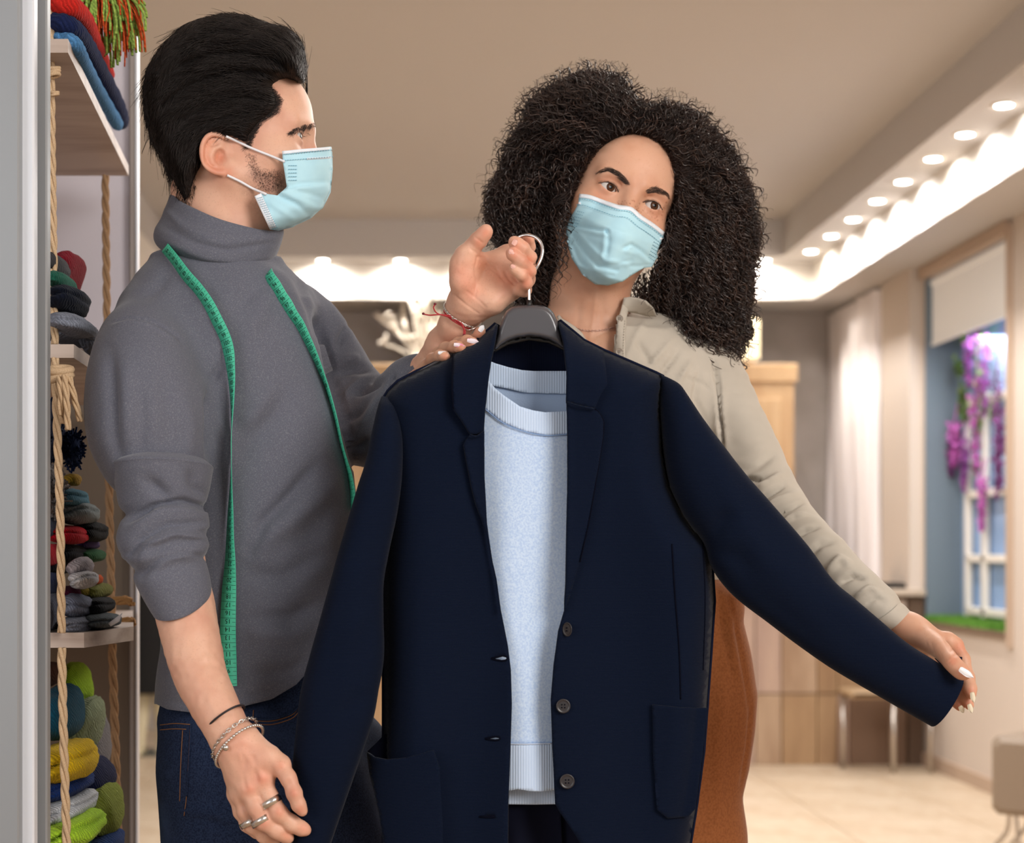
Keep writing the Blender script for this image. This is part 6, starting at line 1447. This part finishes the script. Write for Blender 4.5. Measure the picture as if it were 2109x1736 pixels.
for pt, w_ in (((975, 712), 9), ((949, 716), 8), ((917, 736), 8), ((988, 688), 11)): C = tint(V, C, [pt], w_, (1.04, .80, .76), N)
arm4 = (V, Fq, C)
WROW = [(690, 1120, 1400, 2.41, .085), (730, 1060, 1462, 2.41, .10), (780, 1030, 1500, 2.41, .112), (860, 1036, 1492, 2.41, .125), (960, 1044, 1482, 2.41, .125), (1060, 1052, 1470, 2.41, .115), (1160, 1050, 1480, 2.41, .11), (1230, 1045, 1500, 2.41, .115)]
wt = torsof([(a, b+24, c-24, d, e-.014) for a, b, c, d, e in WROW], 2.40)
def inner_w(p):
    d = wt(p)
    d = smin(d, ch(p, [(1210, 720, 2.41, 70), (1210, 800, 2.41, 80)]), .02)
    d = smin(d, ch(p, [(1460, 800, 2.39, 44), (1530, 930, 2.33, 42), (1618, 1070, 2.24, 36), (1760, 1205, 2.14, 26)]), .02)
    d = smin(d, ch(p, [(1060, 790, 2.43, 44), (990, 1010, 2.42, 40), (930, 950, 2.28, 34), (880, 860, 2.21, 30)]), .02)
    d = smin(d, ch(p, [(1180, 1330, 2.41, 84), (1170, 1500, 2.41, 80), (1170, 1760, 2.41, 76)]), .03); d = smin(d, ch(p, [(1370, 1330, 2.41, 84), (1390, 1500, 2.41, 80), (1390, 1760, 2.41, 76)]), .03)
    return d
V, Fq = surf(inner_w, P(880, 1800, 2.4)-Vector((.02, .36, 0)), P(1800, 640, 2.4)+Vector((0, .18, 0)), .011)
Vj, Fj, Cj = join([headw, arm3, arm4, (V, Fq, None)])
wom = mesh('person', Vj, Fj, m_skin_w, None, col=Cj)
tag(wom, 'woman with long curly dark hair, beige blouse and blue face mask stretching the blazer sleeve', 'person')
gz = RW@np.array((.16, 1.0, .10))
for sx in (-1, 1): eyeball(W0+RW@np.array((sx*.0325, .068, 0)), gz, wom, (.075, .030, .014))
# brows, lashes
m_brow = mat('brow_hair', lin(50, 36, 30), .6)
bl_ = [(1226, 359), (1237, 350), (1250, 346), (1264, 348), (1278, 355), (1291, 367), (1300, 381), (1292, 383), (1282, 372), (1268, 360), (1252, 353), (1238, 354)]
br_ = [(1329, 393), (1338, 386), (1350, 385), (1364, 388), (1375, 397), (1382, 414), (1377, 408), (1367, 399), (1352, 397), (1340, 398), (1331, 400)]
hairs(bv_wh, bl_, 480, 11, lambda x, y: (-.85, -.42) if x > 1252 else (-.9, .2), .00012, m_brow, wom, 'eyebrow', .05, jitter=.14)
hairs(bv_wh, br_, 430, 10, lambda x, y: (.9, -.25) if x < 1350 else (.8, .55), .00012, m_brow, wom, 'eyebrow', .05, jitter=.14)
def lashes(line, n, ln_, up, r=.00018):
    L = resample(spline(line, 8), 1.0); Q = []
    for k in range(n):
        u = RNG.uniform(0, 1); x, y = L[int(u*(len(L)-1))]; d, nn = hit(bv_wh, x, y)
        if d is None: continue
        d = min(d, 2.315); b = np.array(P(x, y, d-.0006)); sgn = (u-.5)*1.6
        Q.append([b+np.array((sgn*.5*t, -1.0*t*.8, up*t*(.35+.5*t)))*ln_*(.7+.6*RNG.random()) for t in (0, .4, .75, 1)])
    strands('eyelashes', np.array(Q), np.array([r, r, r*.7, r*.25])[None].repeat(len(Q), 0), m_brow, wom)
    q = np.array([(x, y, min(hit(bv_wh, x, y, 2.30)[0] or 2.3, 2.315)) for x, y in L]); q[:, 2] = np.convolve(np.pad(q[:, 2], 3, 'edge'), np.ones(7)/7, 'valid')
    MB().tube(PA(q[:, 0], q[:, 1], q[:, 2]-.0006), .00055 if up > 0 else .00022, 6).build('lash_line', m_brow, wom)
ul = [RW@np.array(v)+W0 for v in ((-.0475, .077, .0005), (-.040, .0815, .0042), (-.0325, .083, .0055), (-.025, .0815, .0040), (-.018, .078, -.0005))]
def pj(v): return (CX+v[0]/v[1]*F, CY-(v[2]-EYE)/v[1]*F)
ur = [RW@np.array(v)+W0 for v in ((.0475, .077, .0005), (.040, .0815, .0042), (.0325, .083, .0055), (.025, .0815, .0040), (.018, .078, -.0005))]
lashes([pj(v) for v in ul], 90, .0036, .8, .00014); lashes([pj(v) for v in ur], 90, .0036, .8, .00014)
# ---- her mask
def uvw(x, y):
    c, s = math.cos(rho), math.sin(rho); dx, dy = x-1293, y-424
    return dx*c+dy*s, -dx*s+dy*c
def wmd(x, y):
    u, v = uvw(x, y); dc = np.interp(v, [-30, 0, 55, 90, 150, 185], [2.290, 2.284, 2.256, 2.258, 2.272, 2.312])
    uu = u-.10*v; wid = 100
    side = .070*np.clip(np.abs(uu+6)/wid, 0, 1.35)**1.75*np.interp(v, [0, 60, 160], [1, 1.1, 1.25])
    return dc+side-.012*np.clip(uu/100, -1, 1)*0
mw = [(1193, 399), (1215, 401.5), (1247, 413), (1274, 422), (1291, 424), (1304, 428), (1322, 443.5), (1348, 461), (1370, 479), (1362, 497), (1353, 520), (1355, 530), (1349, 538), (1344, 549), (1326, 552), (1298, 569), (1283, 580), (1252, 588), (1226, 586), (1199, 566), (1178, 534), (1169, 503), (1164, 470), (1173, 450), (1184, 433), (1191, 419)]
_wc = {}
def wmd2(x, y):
    base = wmd(x, y); out = base.copy()
    for i, (a, b) in enumerate(zip(np.ravel(x), np.ravel(y))):
        k = (round(float(a)), round(float(b)))
        if k not in _wc: _wc[k] = hit(bv_wh, a, b, None)[0]
        d = _wc[k]
        if d is not None: out[i] = smin(np.array([base[i]]), np.array([d-.0035]), .006)[0]
    return out
def wcrease(A, V_):
    x, y = V_[:, 0], V_[:, 1]
    for ln, w_, a in [([(1186, 464), (1215, 470), (1250, 477)], 3.2, -.0042), ([(1190, 471), (1220, 478), (1252, 486)], 4, .0020), ([(1286, 511), (1300, 503), (1322, 518), (1340, 534)], 3.2, -.0042), ([(1290, 518), (1316, 524), (1334, 540)], 4, .0020), ([(1250, 476), (1254, 496), (1250, 520)], 4, -.0028), ([(1244, 480), (1243, 510), (1238, 530)], 5, .0022), ([(1182, 486), (1205, 520), (1232, 548), (1270, 556)], 4, -.0030), ([(1190, 480), (1215, 508), (1245, 536), (1290, 545)], 5, .0024), ([(1176, 500), (1195, 540), (1225, 562), (1262, 568)], 4, -.0022), ([(1300, 548), (1320, 548), (1340, 546)], 3.5, -.0025), ([(1230, 548), (1262, 546), (1300, 536)], 3, -.0018), ([(1215, 460), (1280, 488), (1330, 515)], 12, .0016), ([(1172, 508), (1186, 545), (1208, 572)], 4, .002)]:
        D = pdist(x, y, ln, False); A[:, 1] -= a*np.exp(-(D/w_)**2)
    A[:, 1] -= .0010*vnoise(A, 70, 8)
    return A
wm = patch('face_mask', dens(mw, 5), wmd2, m_mask, wom, 4, .0010, post=wcrease)
strip('mask_border', [(1193, 399), (1215, 401.5), (1247, 413), (1274, 422), (1291, 424), (1304, 428), (1322, 443.5), (1348, 461), (1370, 479)], 8, wmd2, m_maskw, wm, .0018)
for off_ in (11, 24): dashes([(x-(off_*.36), y+off_*.93) for x, y in [(1196, 399), (1215, 401.5), (1247, 413), (1274, 422), (1291, 424), (1304, 428), (1322, 443.5), (1348, 461), (1368, 477)]], wmd2, wm, .0024)
for a0, b0, n_ in (((1188, 432), (1170, 466), 6), ((1361, 502), (1348, 540), 6)):
    for k in range(n_):
        t = (k+.3)/n_; x0, y0 = a0[0]*(1-t)+b0[0]*t, a0[1]*(1-t)+b0[1]*t; dxx = 14 if a0[0] < 1300 else -12
        dashes([(x0+(2 if dxx > 0 else -2), y0+1), (x0+dxx, y0+(4 if dxx > 0 else -5))], wmd2, wm, .0018, 1.6, 2.2)
dw = lambda x, y: float(wmd2(np.array([x]), np.array([y]))[0])
loopband([(1194, 419, dw(1194, 419)-.002), (1187, 411, 2.352), (1180, 402, 2.362), (1172, 392, 2.385)], .0016, wm)
loopband([(1170, 470, dw(1168, 470)), (1168, 455, 2.372), (1166, 440, 2.385)], .0013, wm)
loopband([(1360, 492, dw(1360, 492)-.002), (1368, 488, 2.352), (1371, 482, 2.362), (1376, 474, 2.38)], .0016, wm)
# ---- nails
m_wnail = mat('white_polish', lin(240, 238, 240), .12, coat=.6); m_pnail = mat('pink_marbled_polish', lin(244, 228, 234), .15, noise=(220, lin(236, 140, 170), .5, .62), coat=.6); m_bnail = mat('cream_nail_underside', lin(238, 226, 200), .3)
fingernail(1990.5, 1386, 1.9765, 33, 34, 14, m_wnail, wom, dz=-.001)
for (x, y, d, a, l) in ((2004, 1436, 2.054, 80, 22), (1999, 1459, 2.068, 72, 20), (1981, 1461, 2.078, 62, 16)): fingernail(x, y, d, a, l, 11, m_bnail, wom, dz=.004)
fingernail(974, 702, 2.0365, 8, 24, 10, m_pnail, wom, dz=.002); fingernail(946, 711, 2.040, 10, 23, 9, m_pnail, wom, dz=.002); fingernail(913, 727, 2.053, 4, 22, 8, m_wnail, wom, dz=.002)
fingernail(992, 676, 2.062, -55, 16, 11, m_wnail, wom, dz=.0)
# ---- necklace
c = resample(spline([(1180, 672), (1190, 677), (1208, 681), (1228, 681), (1246, 679), (1264, 674)], 8), 3.4); mb = MB()
for i, (x, y) in enumerate(c):
    d = (hit(bv_wh, x, y, 2.33)[0] or 2.33)-.0012; b = np.array(P(x, y, d)); t = np.linspace(0, 2*np.pi, 9)
    mb.tube([b+np.array((math.cos(a)*.0013, -.0006*math.sin(a)*(i % 2), .0009*math.sin(a)*((i+1) % 2)+.0003*math.sin(a))) for a in t], .0003, 4, False)
mb.build('necklace', mat('rose_silver', lin(226, 200, 190), .2, 1), wom)
# ---- blouse
m_bl = mat('beige_blouse', lin(196, 186, 172), .8, noise=(9, lin(186, 176, 162), .4, .7), bump=(420, .12, .0006), sheen=.15, spec=.15)
wt2 = torsof(WROW, 2.40)
def blo(p):
    d = wt2(p)
    d = smin(d, ch(p, [(1300, 668, 2.40, 40), (1380, 700, 2.40, 48), (1462, 770, 2.39, 58)]), .03)
    d = smin(d, ch(p, [(1140, 690, 2.41, 30), (1060, 770, 2.42, 56)]), .03)
    d = smin(d, s_ell(p, P(1215, 790, 2.40), (.135, .090, .10)), .03)
    a = chs(p, [(1466, 780, 2.39, 62), (1494, 850, 2.36, 66), (1530, 925, 2.33, 64), (1572, 1000, 2.29, 60), (1614, 1066, 2.25, 52), (1655, 1108, 2.21, 49), (1700, 1150, 2.175, 46), (1762, 1214, 2.132, 44), (1806, 1250, 2.112, 38), (1820, 1262, 2.109, 31)], .015, 2)
    d = smin(d, a, .02)
    b = ch(p, [(1055, 780, 2.43, 58), (985, 1010, 2.42, 54), (930, 950, 2.29, 46), (895, 890, 2.24, 40)], .015)
    return smin(d, b, .02)
V, Fq = surf(blo, P(850, 1262, 2.4)-Vector((.02, .32, 0)), P(1860, 600, 2.4)+Vector((0, .2, 0)), .0036)
N = vnormals(V, Fq)
WF = [([(1470, 740), (1478, 800), (1483, 860), (1490, 930)], 3.5, -.007), ([(1485, 800), (1480, 880), (1500, 950)], 12, .003), ([(1515, 1000), (1540, 985), (1580, 990)], 5, -.006), ([(1535, 1010), (1570, 1000), (1610, 975)], 6, .005), ([(1550, 1040), (1580, 1020), (1615, 1000)], 4, -.006), ([(1565, 1052), (1600, 1030), (1640, 1015)], 5, .004), ([(1575, 1070), (1610, 1050), (1652, 1035)], 4, -.006), ([(1600, 1085), (1635, 1060), (1662, 1058)], 4, .004), ([(1630, 1110), (1660, 1090), (1685, 1085)], 5, -.005), ([(1655, 1150), (1690, 1120), (1715, 1115)], 7, -.004), ([(1700, 1180), (1730, 1150), (1755, 1165)], 7, .004), ([(1730, 1200), (1755, 1185), (1780, 1190)], 5, -.005), ([(1760, 1230), (1790, 1210), (1812, 1215)], 5, .004), ([(1780, 1245), (1805, 1230), (1822, 1240)], 5, -.0022), ([(1600, 930), (1560, 960), (1520, 975)], 8, -.003),
      ([(1385, 700), (1345, 745), (1325, 775)], 6, .003), ([(1400, 720), (1365, 765), (1350, 790)], 5, -.004), ([(1425, 740), (1400, 780), (1390, 800)], 5, .003), ([(1310, 700), (1330, 730), (1345, 760)], 6, -.003), ([(1330, 660), (1310, 690), (1290, 740)], 6, .002), ([(1440, 760), (1430, 820), (1455, 880)], 6, -.003),
      ([(1370, 776), (1400, 776), (1430, 783), (1450, 792), (1462, 805)], 1.6, -.002)]
for ln, w_, a in WF: V = brush(V, N, ln, w_, a*1.75)
V = V+N*(vnoise(V, 20, 31)*.0020+vnoise(V*np.array((1, 1, 2.2)), 48, 12)*.0010)[:, None]
# the open neck
vx, vy = proj(V); fc = V[Fq].mean(1); fxx, fyy = proj(fc); fn = N[Fq].mean(1)
OPEN = [(1120, 560), (1292, 560), (1290, 612), (1274, 650), (1266, 700), (1263, 760), (1240, 752), (1206, 700), (1176, 670), (1148, 652), (1120, 640)]
top = fyy < 655
kill = (inside(fxx, fyy, OPEN) & (fc[:, 1] < 2.40)) | ((np.hypot(fc[:, 0]-P(1212, 650, 2.40)[0], fc[:, 1]-2.40) < .062) & (fyy < 720) & (fc[:, 1] > 2.33) & (fc[:, 1] < 2.46) & (fn[:, 2] > .3))
Fk = Fq[~kill]
blouse = mesh('blouse', V, Fk, m_bl, wom); bv_bl = bvh_of(V, Fk)
blouse.modifiers.new('thickness', 'SOLIDIFY').thickness = .0012
def bd(x, y):
    """depth of the blouse front, smoothly extended over the opening"""
    out = []
    for a, b in zip(np.ravel(x), np.ravel(y)):
        d, _ = hit(bv_bl, a, b, None); d2, _ = hit(bv_wh, a, b, None)
        c_ = [q for q in (d, d2) if q is not None]; out.append(min(c_) if c_ else 2.34)
    return np.array(out)
def smooth_d(poly, off):
    P0 = np.array(poly, float); gx, gy = np.meshgrid(np.linspace(P0[:, 0].min(), P0[:, 0].max(), 9), np.linspace(P0[:, 1].min(), P0[:, 1].max(), 9))
    dd = np.minimum(bd(gx, gy), 2.40); gx, gy, dd = gx.ravel(), gy.ravel(), dd
    A = np.stack([np.ones_like(gx), gx, gy, gx*gy, gx**2, gy**2], 1); mu = A.mean(0)*0; sc = np.abs(A).max(0); co = np.linalg.lstsq(A/sc, dd, rcond=None)[0]
    res = np.quantile((A/sc)@co-dd, .9)
    return lambda x, y: (np.stack([np.ones_like(x), x, y, x*y, x**2, y**2], 1)/sc)@co-off-max(res, 0)
pk = [(1286, 612), (1296, 628), (1292, 650), (1288, 690), (1287, 740), (1288, 770), (1262, 770), (1263, 720), (1268, 690), (1272, 660), (1280, 636)]
pf = smooth_d(pk, .001); patch('placket', dens(pk, 5), pf, m_bl, blouse, 5, .0014)
cb = [(1286, 613), (1298, 611), (1312, 614), (1330, 620), (1346, 636), (1352, 652), (1334, 652), (1312, 646), (1294, 643), (1280, 640)]
cf = smooth_d(cb, .002); patch('stand_collar', dens(cb, 5), lambda x, y: cf(x, y)+.0, m_bl, blouse, 5, .0014)
cl = [(1146, 652), (1152, 648), (1158, 656), (1172, 664), (1184, 672), (1198, 684), (1212, 706), (1204, 706), (1190, 692), (1176, 682), (1160, 672)]
clf = smooth_d(cl, .002); patch('stand_collar', dens(cl, 4), clf, m_bl, blouse, 4, .0014)
m_bbtn = mat('beige_button', lin(150, 136, 122), .35, spec=.5)
for bx_, by_ in ((1276, 656), (1275, 724)): button(bx_, by_, 7.5, base=pf, parent=blouse, m=m_bbtn, off=.0012)
m_bst = mat('blouse_stitch', lin(150, 140, 126), .9)
dashes([(1287, 660), (1284, 700), (1284, 745), (1285, 765)], pf, blouse, .0012, m=m_bst, r=.0003)
# cuff
cu = [((1849, 1237), (1787, 1284)), ((1864, 1248), (1802, 1293)), ((1882, 1269), (1829, 1300)), ((1880, 1272), (1830, 1300)), ((1874, 1268), (1822, 1298))]
Vc, Fc = ploft(cu, [.0258, .0240, .0200, .0178, .016], 2.108, 32, 5, cap0=False, cap1=False); mesh('shirt_cuff', Vc, Fc, m_bl, blouse)
# ---- brown trousers
m_br = mat('rust_trousers', lin(150, 92, 54), .85, noise=(300, lin(132, 78, 44), .4, .66), sheen=.15, spec=.12)
TR = [(1185, 1050, 1480, 2.41, .11), (1205, 1045, 1508, 2.41, .115), (1225, 1040, 1528, 2.41, .12), (1250, 1036, 1533, 2.41, .122), (1280, 1030, 1530, 2.41, .124), (1340, 1022, 1545, 2.41, .128), (1430, 1015, 1559, 2.41, .13), (1500, 1018, 1554, 2.41, .13), (1580, 1030, 1542, 2.41, .125), (1640, 1040, 1528, 2.41, .12), (1740, 1050, 1524, 2.41, .115), (1800, 1054, 1520, 2.41, .11)]
tt = torsof([(a, b, c, d-.0, e) for a, b, c, d, e in TR], 2.40)
l1 = (1170-CX)/F*2.41; l2 = (1400-CX)/F*2.41
def trou(p):
    d = tt(p)
    for x in (l1, l2): d = smin(d, s_chain(p, [fz(x, .74, 2.41), fz(x, .4, 2.41), fz(x, .12, 2.42)], [.085, .085, .085], .02), .03)
    return d
V, Fq = surf(trou, (.06, 2.24, .06), (.56, 2.58, EYE-.02), .006)
N = vnormals(V, Fq)
for ln, w_, a in [([(1482, 1205), (1484, 1260), (1496, 1330), (1512, 1400)], 3, -.005), ([(1500, 1230), (1520, 1320), (1540, 1420), (1548, 1500)], 4, -.004), ([(1510, 1240), (1500, 1300), (1520, 1400)], 10, .004), ([(1548, 1440), (1540, 1540), (1525, 1620)], 3, -.004), ([(1490, 1330), (1480, 1500), (1475, 1700)], 16, .003)]: V = brush(V, N, ln, w_, a)
tro = mesh('trousers', V, Fq, m_br, wom)
for x in (l1, l2):
    def sh2(p, x=x):
        d = s_chain(p, [fz(x, .04, 2.44), fz(x+.005, .035, 2.36), fz(x+.01, .028, 2.27)], [.036, .038, .026], .02); d = smin(d, s_chain(p, [fz(x, .05, 2.43), fz(x, .13, 2.43)], [.036, .04]), .02)
        return smax(d, .002-p[:, 2], .004)
    V, Fq = surf(sh2, (x-.06, 2.22, -.004), (x+.07, 2.50, .18), .006); mesh('shoe', V, Fq, mat('tan_leather', lin(150, 110, 76), .4), wom)
# ---- curly hair
HP = [(1231, 155), (1270, 159), (1293, 190), (1313, 206), (1344, 220), (1372, 213), (1411, 226), (1450, 249), (1489, 292), (1520, 339), (1540, 386), (1556, 453), (1560, 496), (1548, 535), (1544, 590), (1536, 641), (1540, 688), (1528, 707), (1509, 747), (1493, 762), (1472, 740), (1462, 700), (1430, 707), (1407, 719), (1395, 700), (1360, 680), (1346, 648), (1325, 606), (1303, 606), (1301, 575), (1340, 549), (1364, 500), (1376, 453), (1389, 394), (1388, 355), (1374, 316), (1346, 289), (1305, 276), (1262, 285), (1233, 308), (1211, 339), (1196, 371), (1184, 402), (1167, 457), (1166, 512), (1164, 582), (1156, 610), (1129, 622), (1109, 628), (1072, 622), (1066, 582), (1036, 512), (1018, 480), (1006, 433), (1008, 390), (1034, 363), (1050, 296), (1078, 257), (1092, 214), (1137, 183), (1176, 163), (1207, 151)]
HPa = np.array(HP, float)
blobs = [(1250, 270, 2.43, 108), (1170, 285, 2.42, 92), (1120, 370, 2.42, 92), (1100, 450, 2.42, 74), (1118, 530, 2.42, 52), (1128, 585, 2.42, 32), (1345, 285, 2.43, 66), (1400, 310, 2.43, 76), (1450, 375, 2.42, 80), (1470, 460, 2.41, 74), (1450, 540, 2.40, 72), (1400, 560, 2.42, 62), (1350, 600, 2.42, 36), (1440, 620, 2.38, 58), (1400, 655, 2.36, 30), (1492, 660, 2.37, 34), (1490, 715, 2.36, 18), (1500, 560, 2.39, 34), (1410, 420, 2.40, 48), (1400, 480, 2.40, 44), (1240, 215, 2.43, 46)]
def hcore(p):
    d = None
    for x, y, dd, r in blobs:
        e = s_ell(p, P(x, y, dd), (r*dd/F, r*dd/F*.92, r*dd/F)); d = e if d is None else smin(d, e, .02)
    d = d-.0035*vnoise(p, 55, 3)-.0022*vnoise(p, 130, 5)+.004
    q = w_local(p); m = q; d = d+.010
    sc_ = np.maximum(head_sdf(q, False)-.009, -.035-q[:, 2]); d = smin(d, sc_, .012)
    er = np.hypot((m[:, 0]+.002)/.0700, (m[:, 2]+.010)/.0975)
    face = (er-1)*.07
    cut = np.maximum(face, .012-q[:, 1])
    return smax(d, -cut, .006)
V, Fq = surf(hcore, P(1000, 790, 2.42)-Vector((.02, .12, 0)), P(1570, 140, 2.42)+Vector((.0, .12, .02)), .0045)
m_cl = mat('dark_curly_hair', lin(40, 29, 26), .5, noise=(30, lin(58, 40, 34), .45, .75), spec=.35)
m_cl2 = mat('glossy_curl', lin(46, 34, 30), .32, noise=(40, lin(74, 52, 42), .45, .75), spec=.55)
m_core = mat('dark_hair_mass', lin(18, 13, 12), .8, bump=(160, 1, .006), spec=.15)
hw = mesh('hair', V, Fq, m_core, wom); bv_hw = bvh_of(V, Fq)
def curls(n, M_, name, rad, amp, wl, spread, shell, seed, length, side_bias=None, allow=6, m=None, near=None):
    rg = np.random.default_rng(seed); X = []; 
    bx0, by0 = HPa.min(0); bx1, by1 = HPa.max(0)
    mul = 6 if near is None else 60; x = rg.uniform(bx0, bx1, n*mul); y = rg.uniform(by0, by1, n*mul); k = inside(x, y, HPa)
    if near is not None: k &= pdist(x, y, near, False) < 24
    x, y = x[k][:n], y[k][:n]; n = len(x)
    hx, hy = 1285, 345
    paths = np.zeros((n, M_, 2)); paths[:, 0, 0] = x; paths[:, 0, 1] = y; stp = rg.uniform(.7, 1.3, n)*length/M_; bend = rg.normal(0, .35, n)
    for i in range(1, M_):
        p = paths[:, i-1]; vx_, vy_ = p[:, 0]-hx, p[:, 1]-hy; r = np.hypot(vx_, vy_)+1e-6; vx_, vy_ = vx_/r, vy_/r
        wd_ = np.clip((p[:, 1]-230)/260, 0, 1)*.85+.1
        dx = vx_*(1-wd_)+np.sign(vx_)*.06*wd_; dy = vy_*(1-wd_)+wd_
        dx = dx+.35*np.sin(i*.5+bend*9)*(.3); a = bend*.8
        dx, dy = dx*np.cos(a)-dy*np.sin(a), dx*np.sin(a)+dy*np.cos(a); l = np.hypot(dx, dy); paths[:, i, 0] = p[:, 0]+dx/l*stp; paths[:, i, 1] = p[:, 1]+dy/l*stp
    # depth: sit on or just in front of the mass
    fx_, fy_ = paths[..., 0].ravel(), paths[..., 1].ravel()
    ins = inside(fx_, fy_, HPa).reshape(n, M_); D = pdist(fx_, fy_, HPa).reshape(n, M_)
    base = np.zeros(n)
    for i in range(n):
        d, _ = hit(bv_hw, paths[i, 0, 0], paths[i, 0, 1], None); base[i] = 2.42 if d is None else d
    end = np.zeros(n)
    for i in range(n):
        d, _ = hit(bv_hw, paths[i, -1, 0], paths[i, -1, 1], None); end[i] = base[i] if d is None else d
    t = np.linspace(0, 1, M_)[None]; off = rg.uniform(-.004, shell, (n, 1))
    dep = base[:, None]*(1-t)+end[:, None]*t-off-.002
    back = rg.random((n, 1)) < .18; dep = np.where(back, 2.44+rg.uniform(-.02, .04, (n, 1)), dep)
    w_ = wl*rg.uniform(.7, 1.4, (n, 1)); ph = rg.uniform(0, 6.28, (n, 1)); s = np.arange(M_)[None]*stp[:, None]
    am = amp*rg.uniform(.5, 1.5, (n, 1))*np.clip(t*3+.3, 0, 1); ang = 2*np.pi*s/w_+ph
    tx = np.gradient(paths[..., 0], axis=1); ty = np.gradient(paths[..., 1], axis=1); L = np.hypot(tx, ty)+1e-6
    X = paths[..., 0]+(-ty/L)*am*np.cos(ang); Y = paths[..., 1]+(tx/L)*am*np.cos(ang); dep = dep-am*2.35/F*np.sin(ang)
    out = ~ins & (D > allow); cutn = np.where(out.any(1), out.argmax(1), M_)
    keep = cutn > 6
    for i in np.flatnonzero(keep & (cutn < M_)):
        c_ = cutn[i]; X[i, c_:] = X[i, c_-1]; Y[i, c_:] = Y[i, c_-1]; dep[i, c_:] = dep[i, c_-1]
        X[i, c_:] += np.arange(M_-c_)*.02
    X, Y, dep = X[keep], Y[keep], dep[keep]
    R_ = rad*rg.uniform(.7, 1.3, (len(X), 1))*np.clip(1.25-t**3, .25, 1)
    return strands(name, PA(X, Y, dep), R_, m or m_cl, hw)
curls(3600, 40, 'curly_locks', .00050, 4.2, 24, 0, .012, 11, 125)
curls(1500, 44, 'ringlets', .00105, 6.2, 30, 0, .020, 12, 170, allow=10, m=m_cl2)
curls(2600, 40, 'ringlet_strands', .00045, 6.6, 30, 0, .022, 12, 170, allow=12, m=m_cl2)
HL = [(1190, 380), (1200, 358), (1214, 334), (1236, 306), (1264, 286), (1305, 278), (1346, 290), (1374, 316), (1388, 354)]
curls(2400, 24, 'hairline_curls', .00042, 3.4, 20, 0, .006, 21, 55, allow=4, near=HL)
curls(420, 44, 'loose_ringlets', .0008, 8.0, 34, 0, .022, 31, 150, allow=26, m=m_cl2)
curls(1300, 36, 'fine_frizz', .00022, 6.0, 26, 0, .020, 13, 100, allow=34)
# hairline wisps growing back from the forehead
def wisps(n, seed):
    rg = np.random.default_rng(seed); line = resample(spline([(1170, 430), (1186, 392), (1200, 362), (1214, 336), (1236, 306), (1264, 284), (1305, 275), (1346, 287), (1374, 314), (1388, 352), (1390, 394), (1378, 450), (1366, 495)], 8), 1); Q = []
    for k in range(n):
        x, y = line[rg.integers(len(line))]; sh_ = rg.uniform(-2, 9); vv = math.hypot(x-1290, y-400); x += (x-1290)/vv*sh_; y += (y-400)/vv*sh_; d, _ = hit(bv_wh, x, y, None); d2, _ = hit(bv_hw, x, y, None); d = min(q_ for q_ in (d, d2, 2.37) if q_ is not None)
        vx_, vy_ = x-1290, y-400; r = math.hypot(vx_, vy_); vx_, vy_ = vx_/r, vy_/r
        t = np.linspace(0, 1, 14); ln_ = rg.uniform(16, 46); a = rg.uniform(1.5, 4.5); ph = rg.uniform(0, 6.3)
        X = x+vx_*ln_*t-vy_*a*np.sin(t*9+ph)*t; Y = y+vy_*ln_*t+vx_*a*np.sin(t*9+ph)*t+10*t*t*(y > 330)
        Q.append(PA(X, Y, d-.001-.012*np.sin(t*2.2)+.01*t*t))
    strands('hairline', np.array(Q), np.linspace(1, .5, 14)[None]*np.full((len(Q), 1), .00036), m_cl, hw)
wisps(2200, 5)
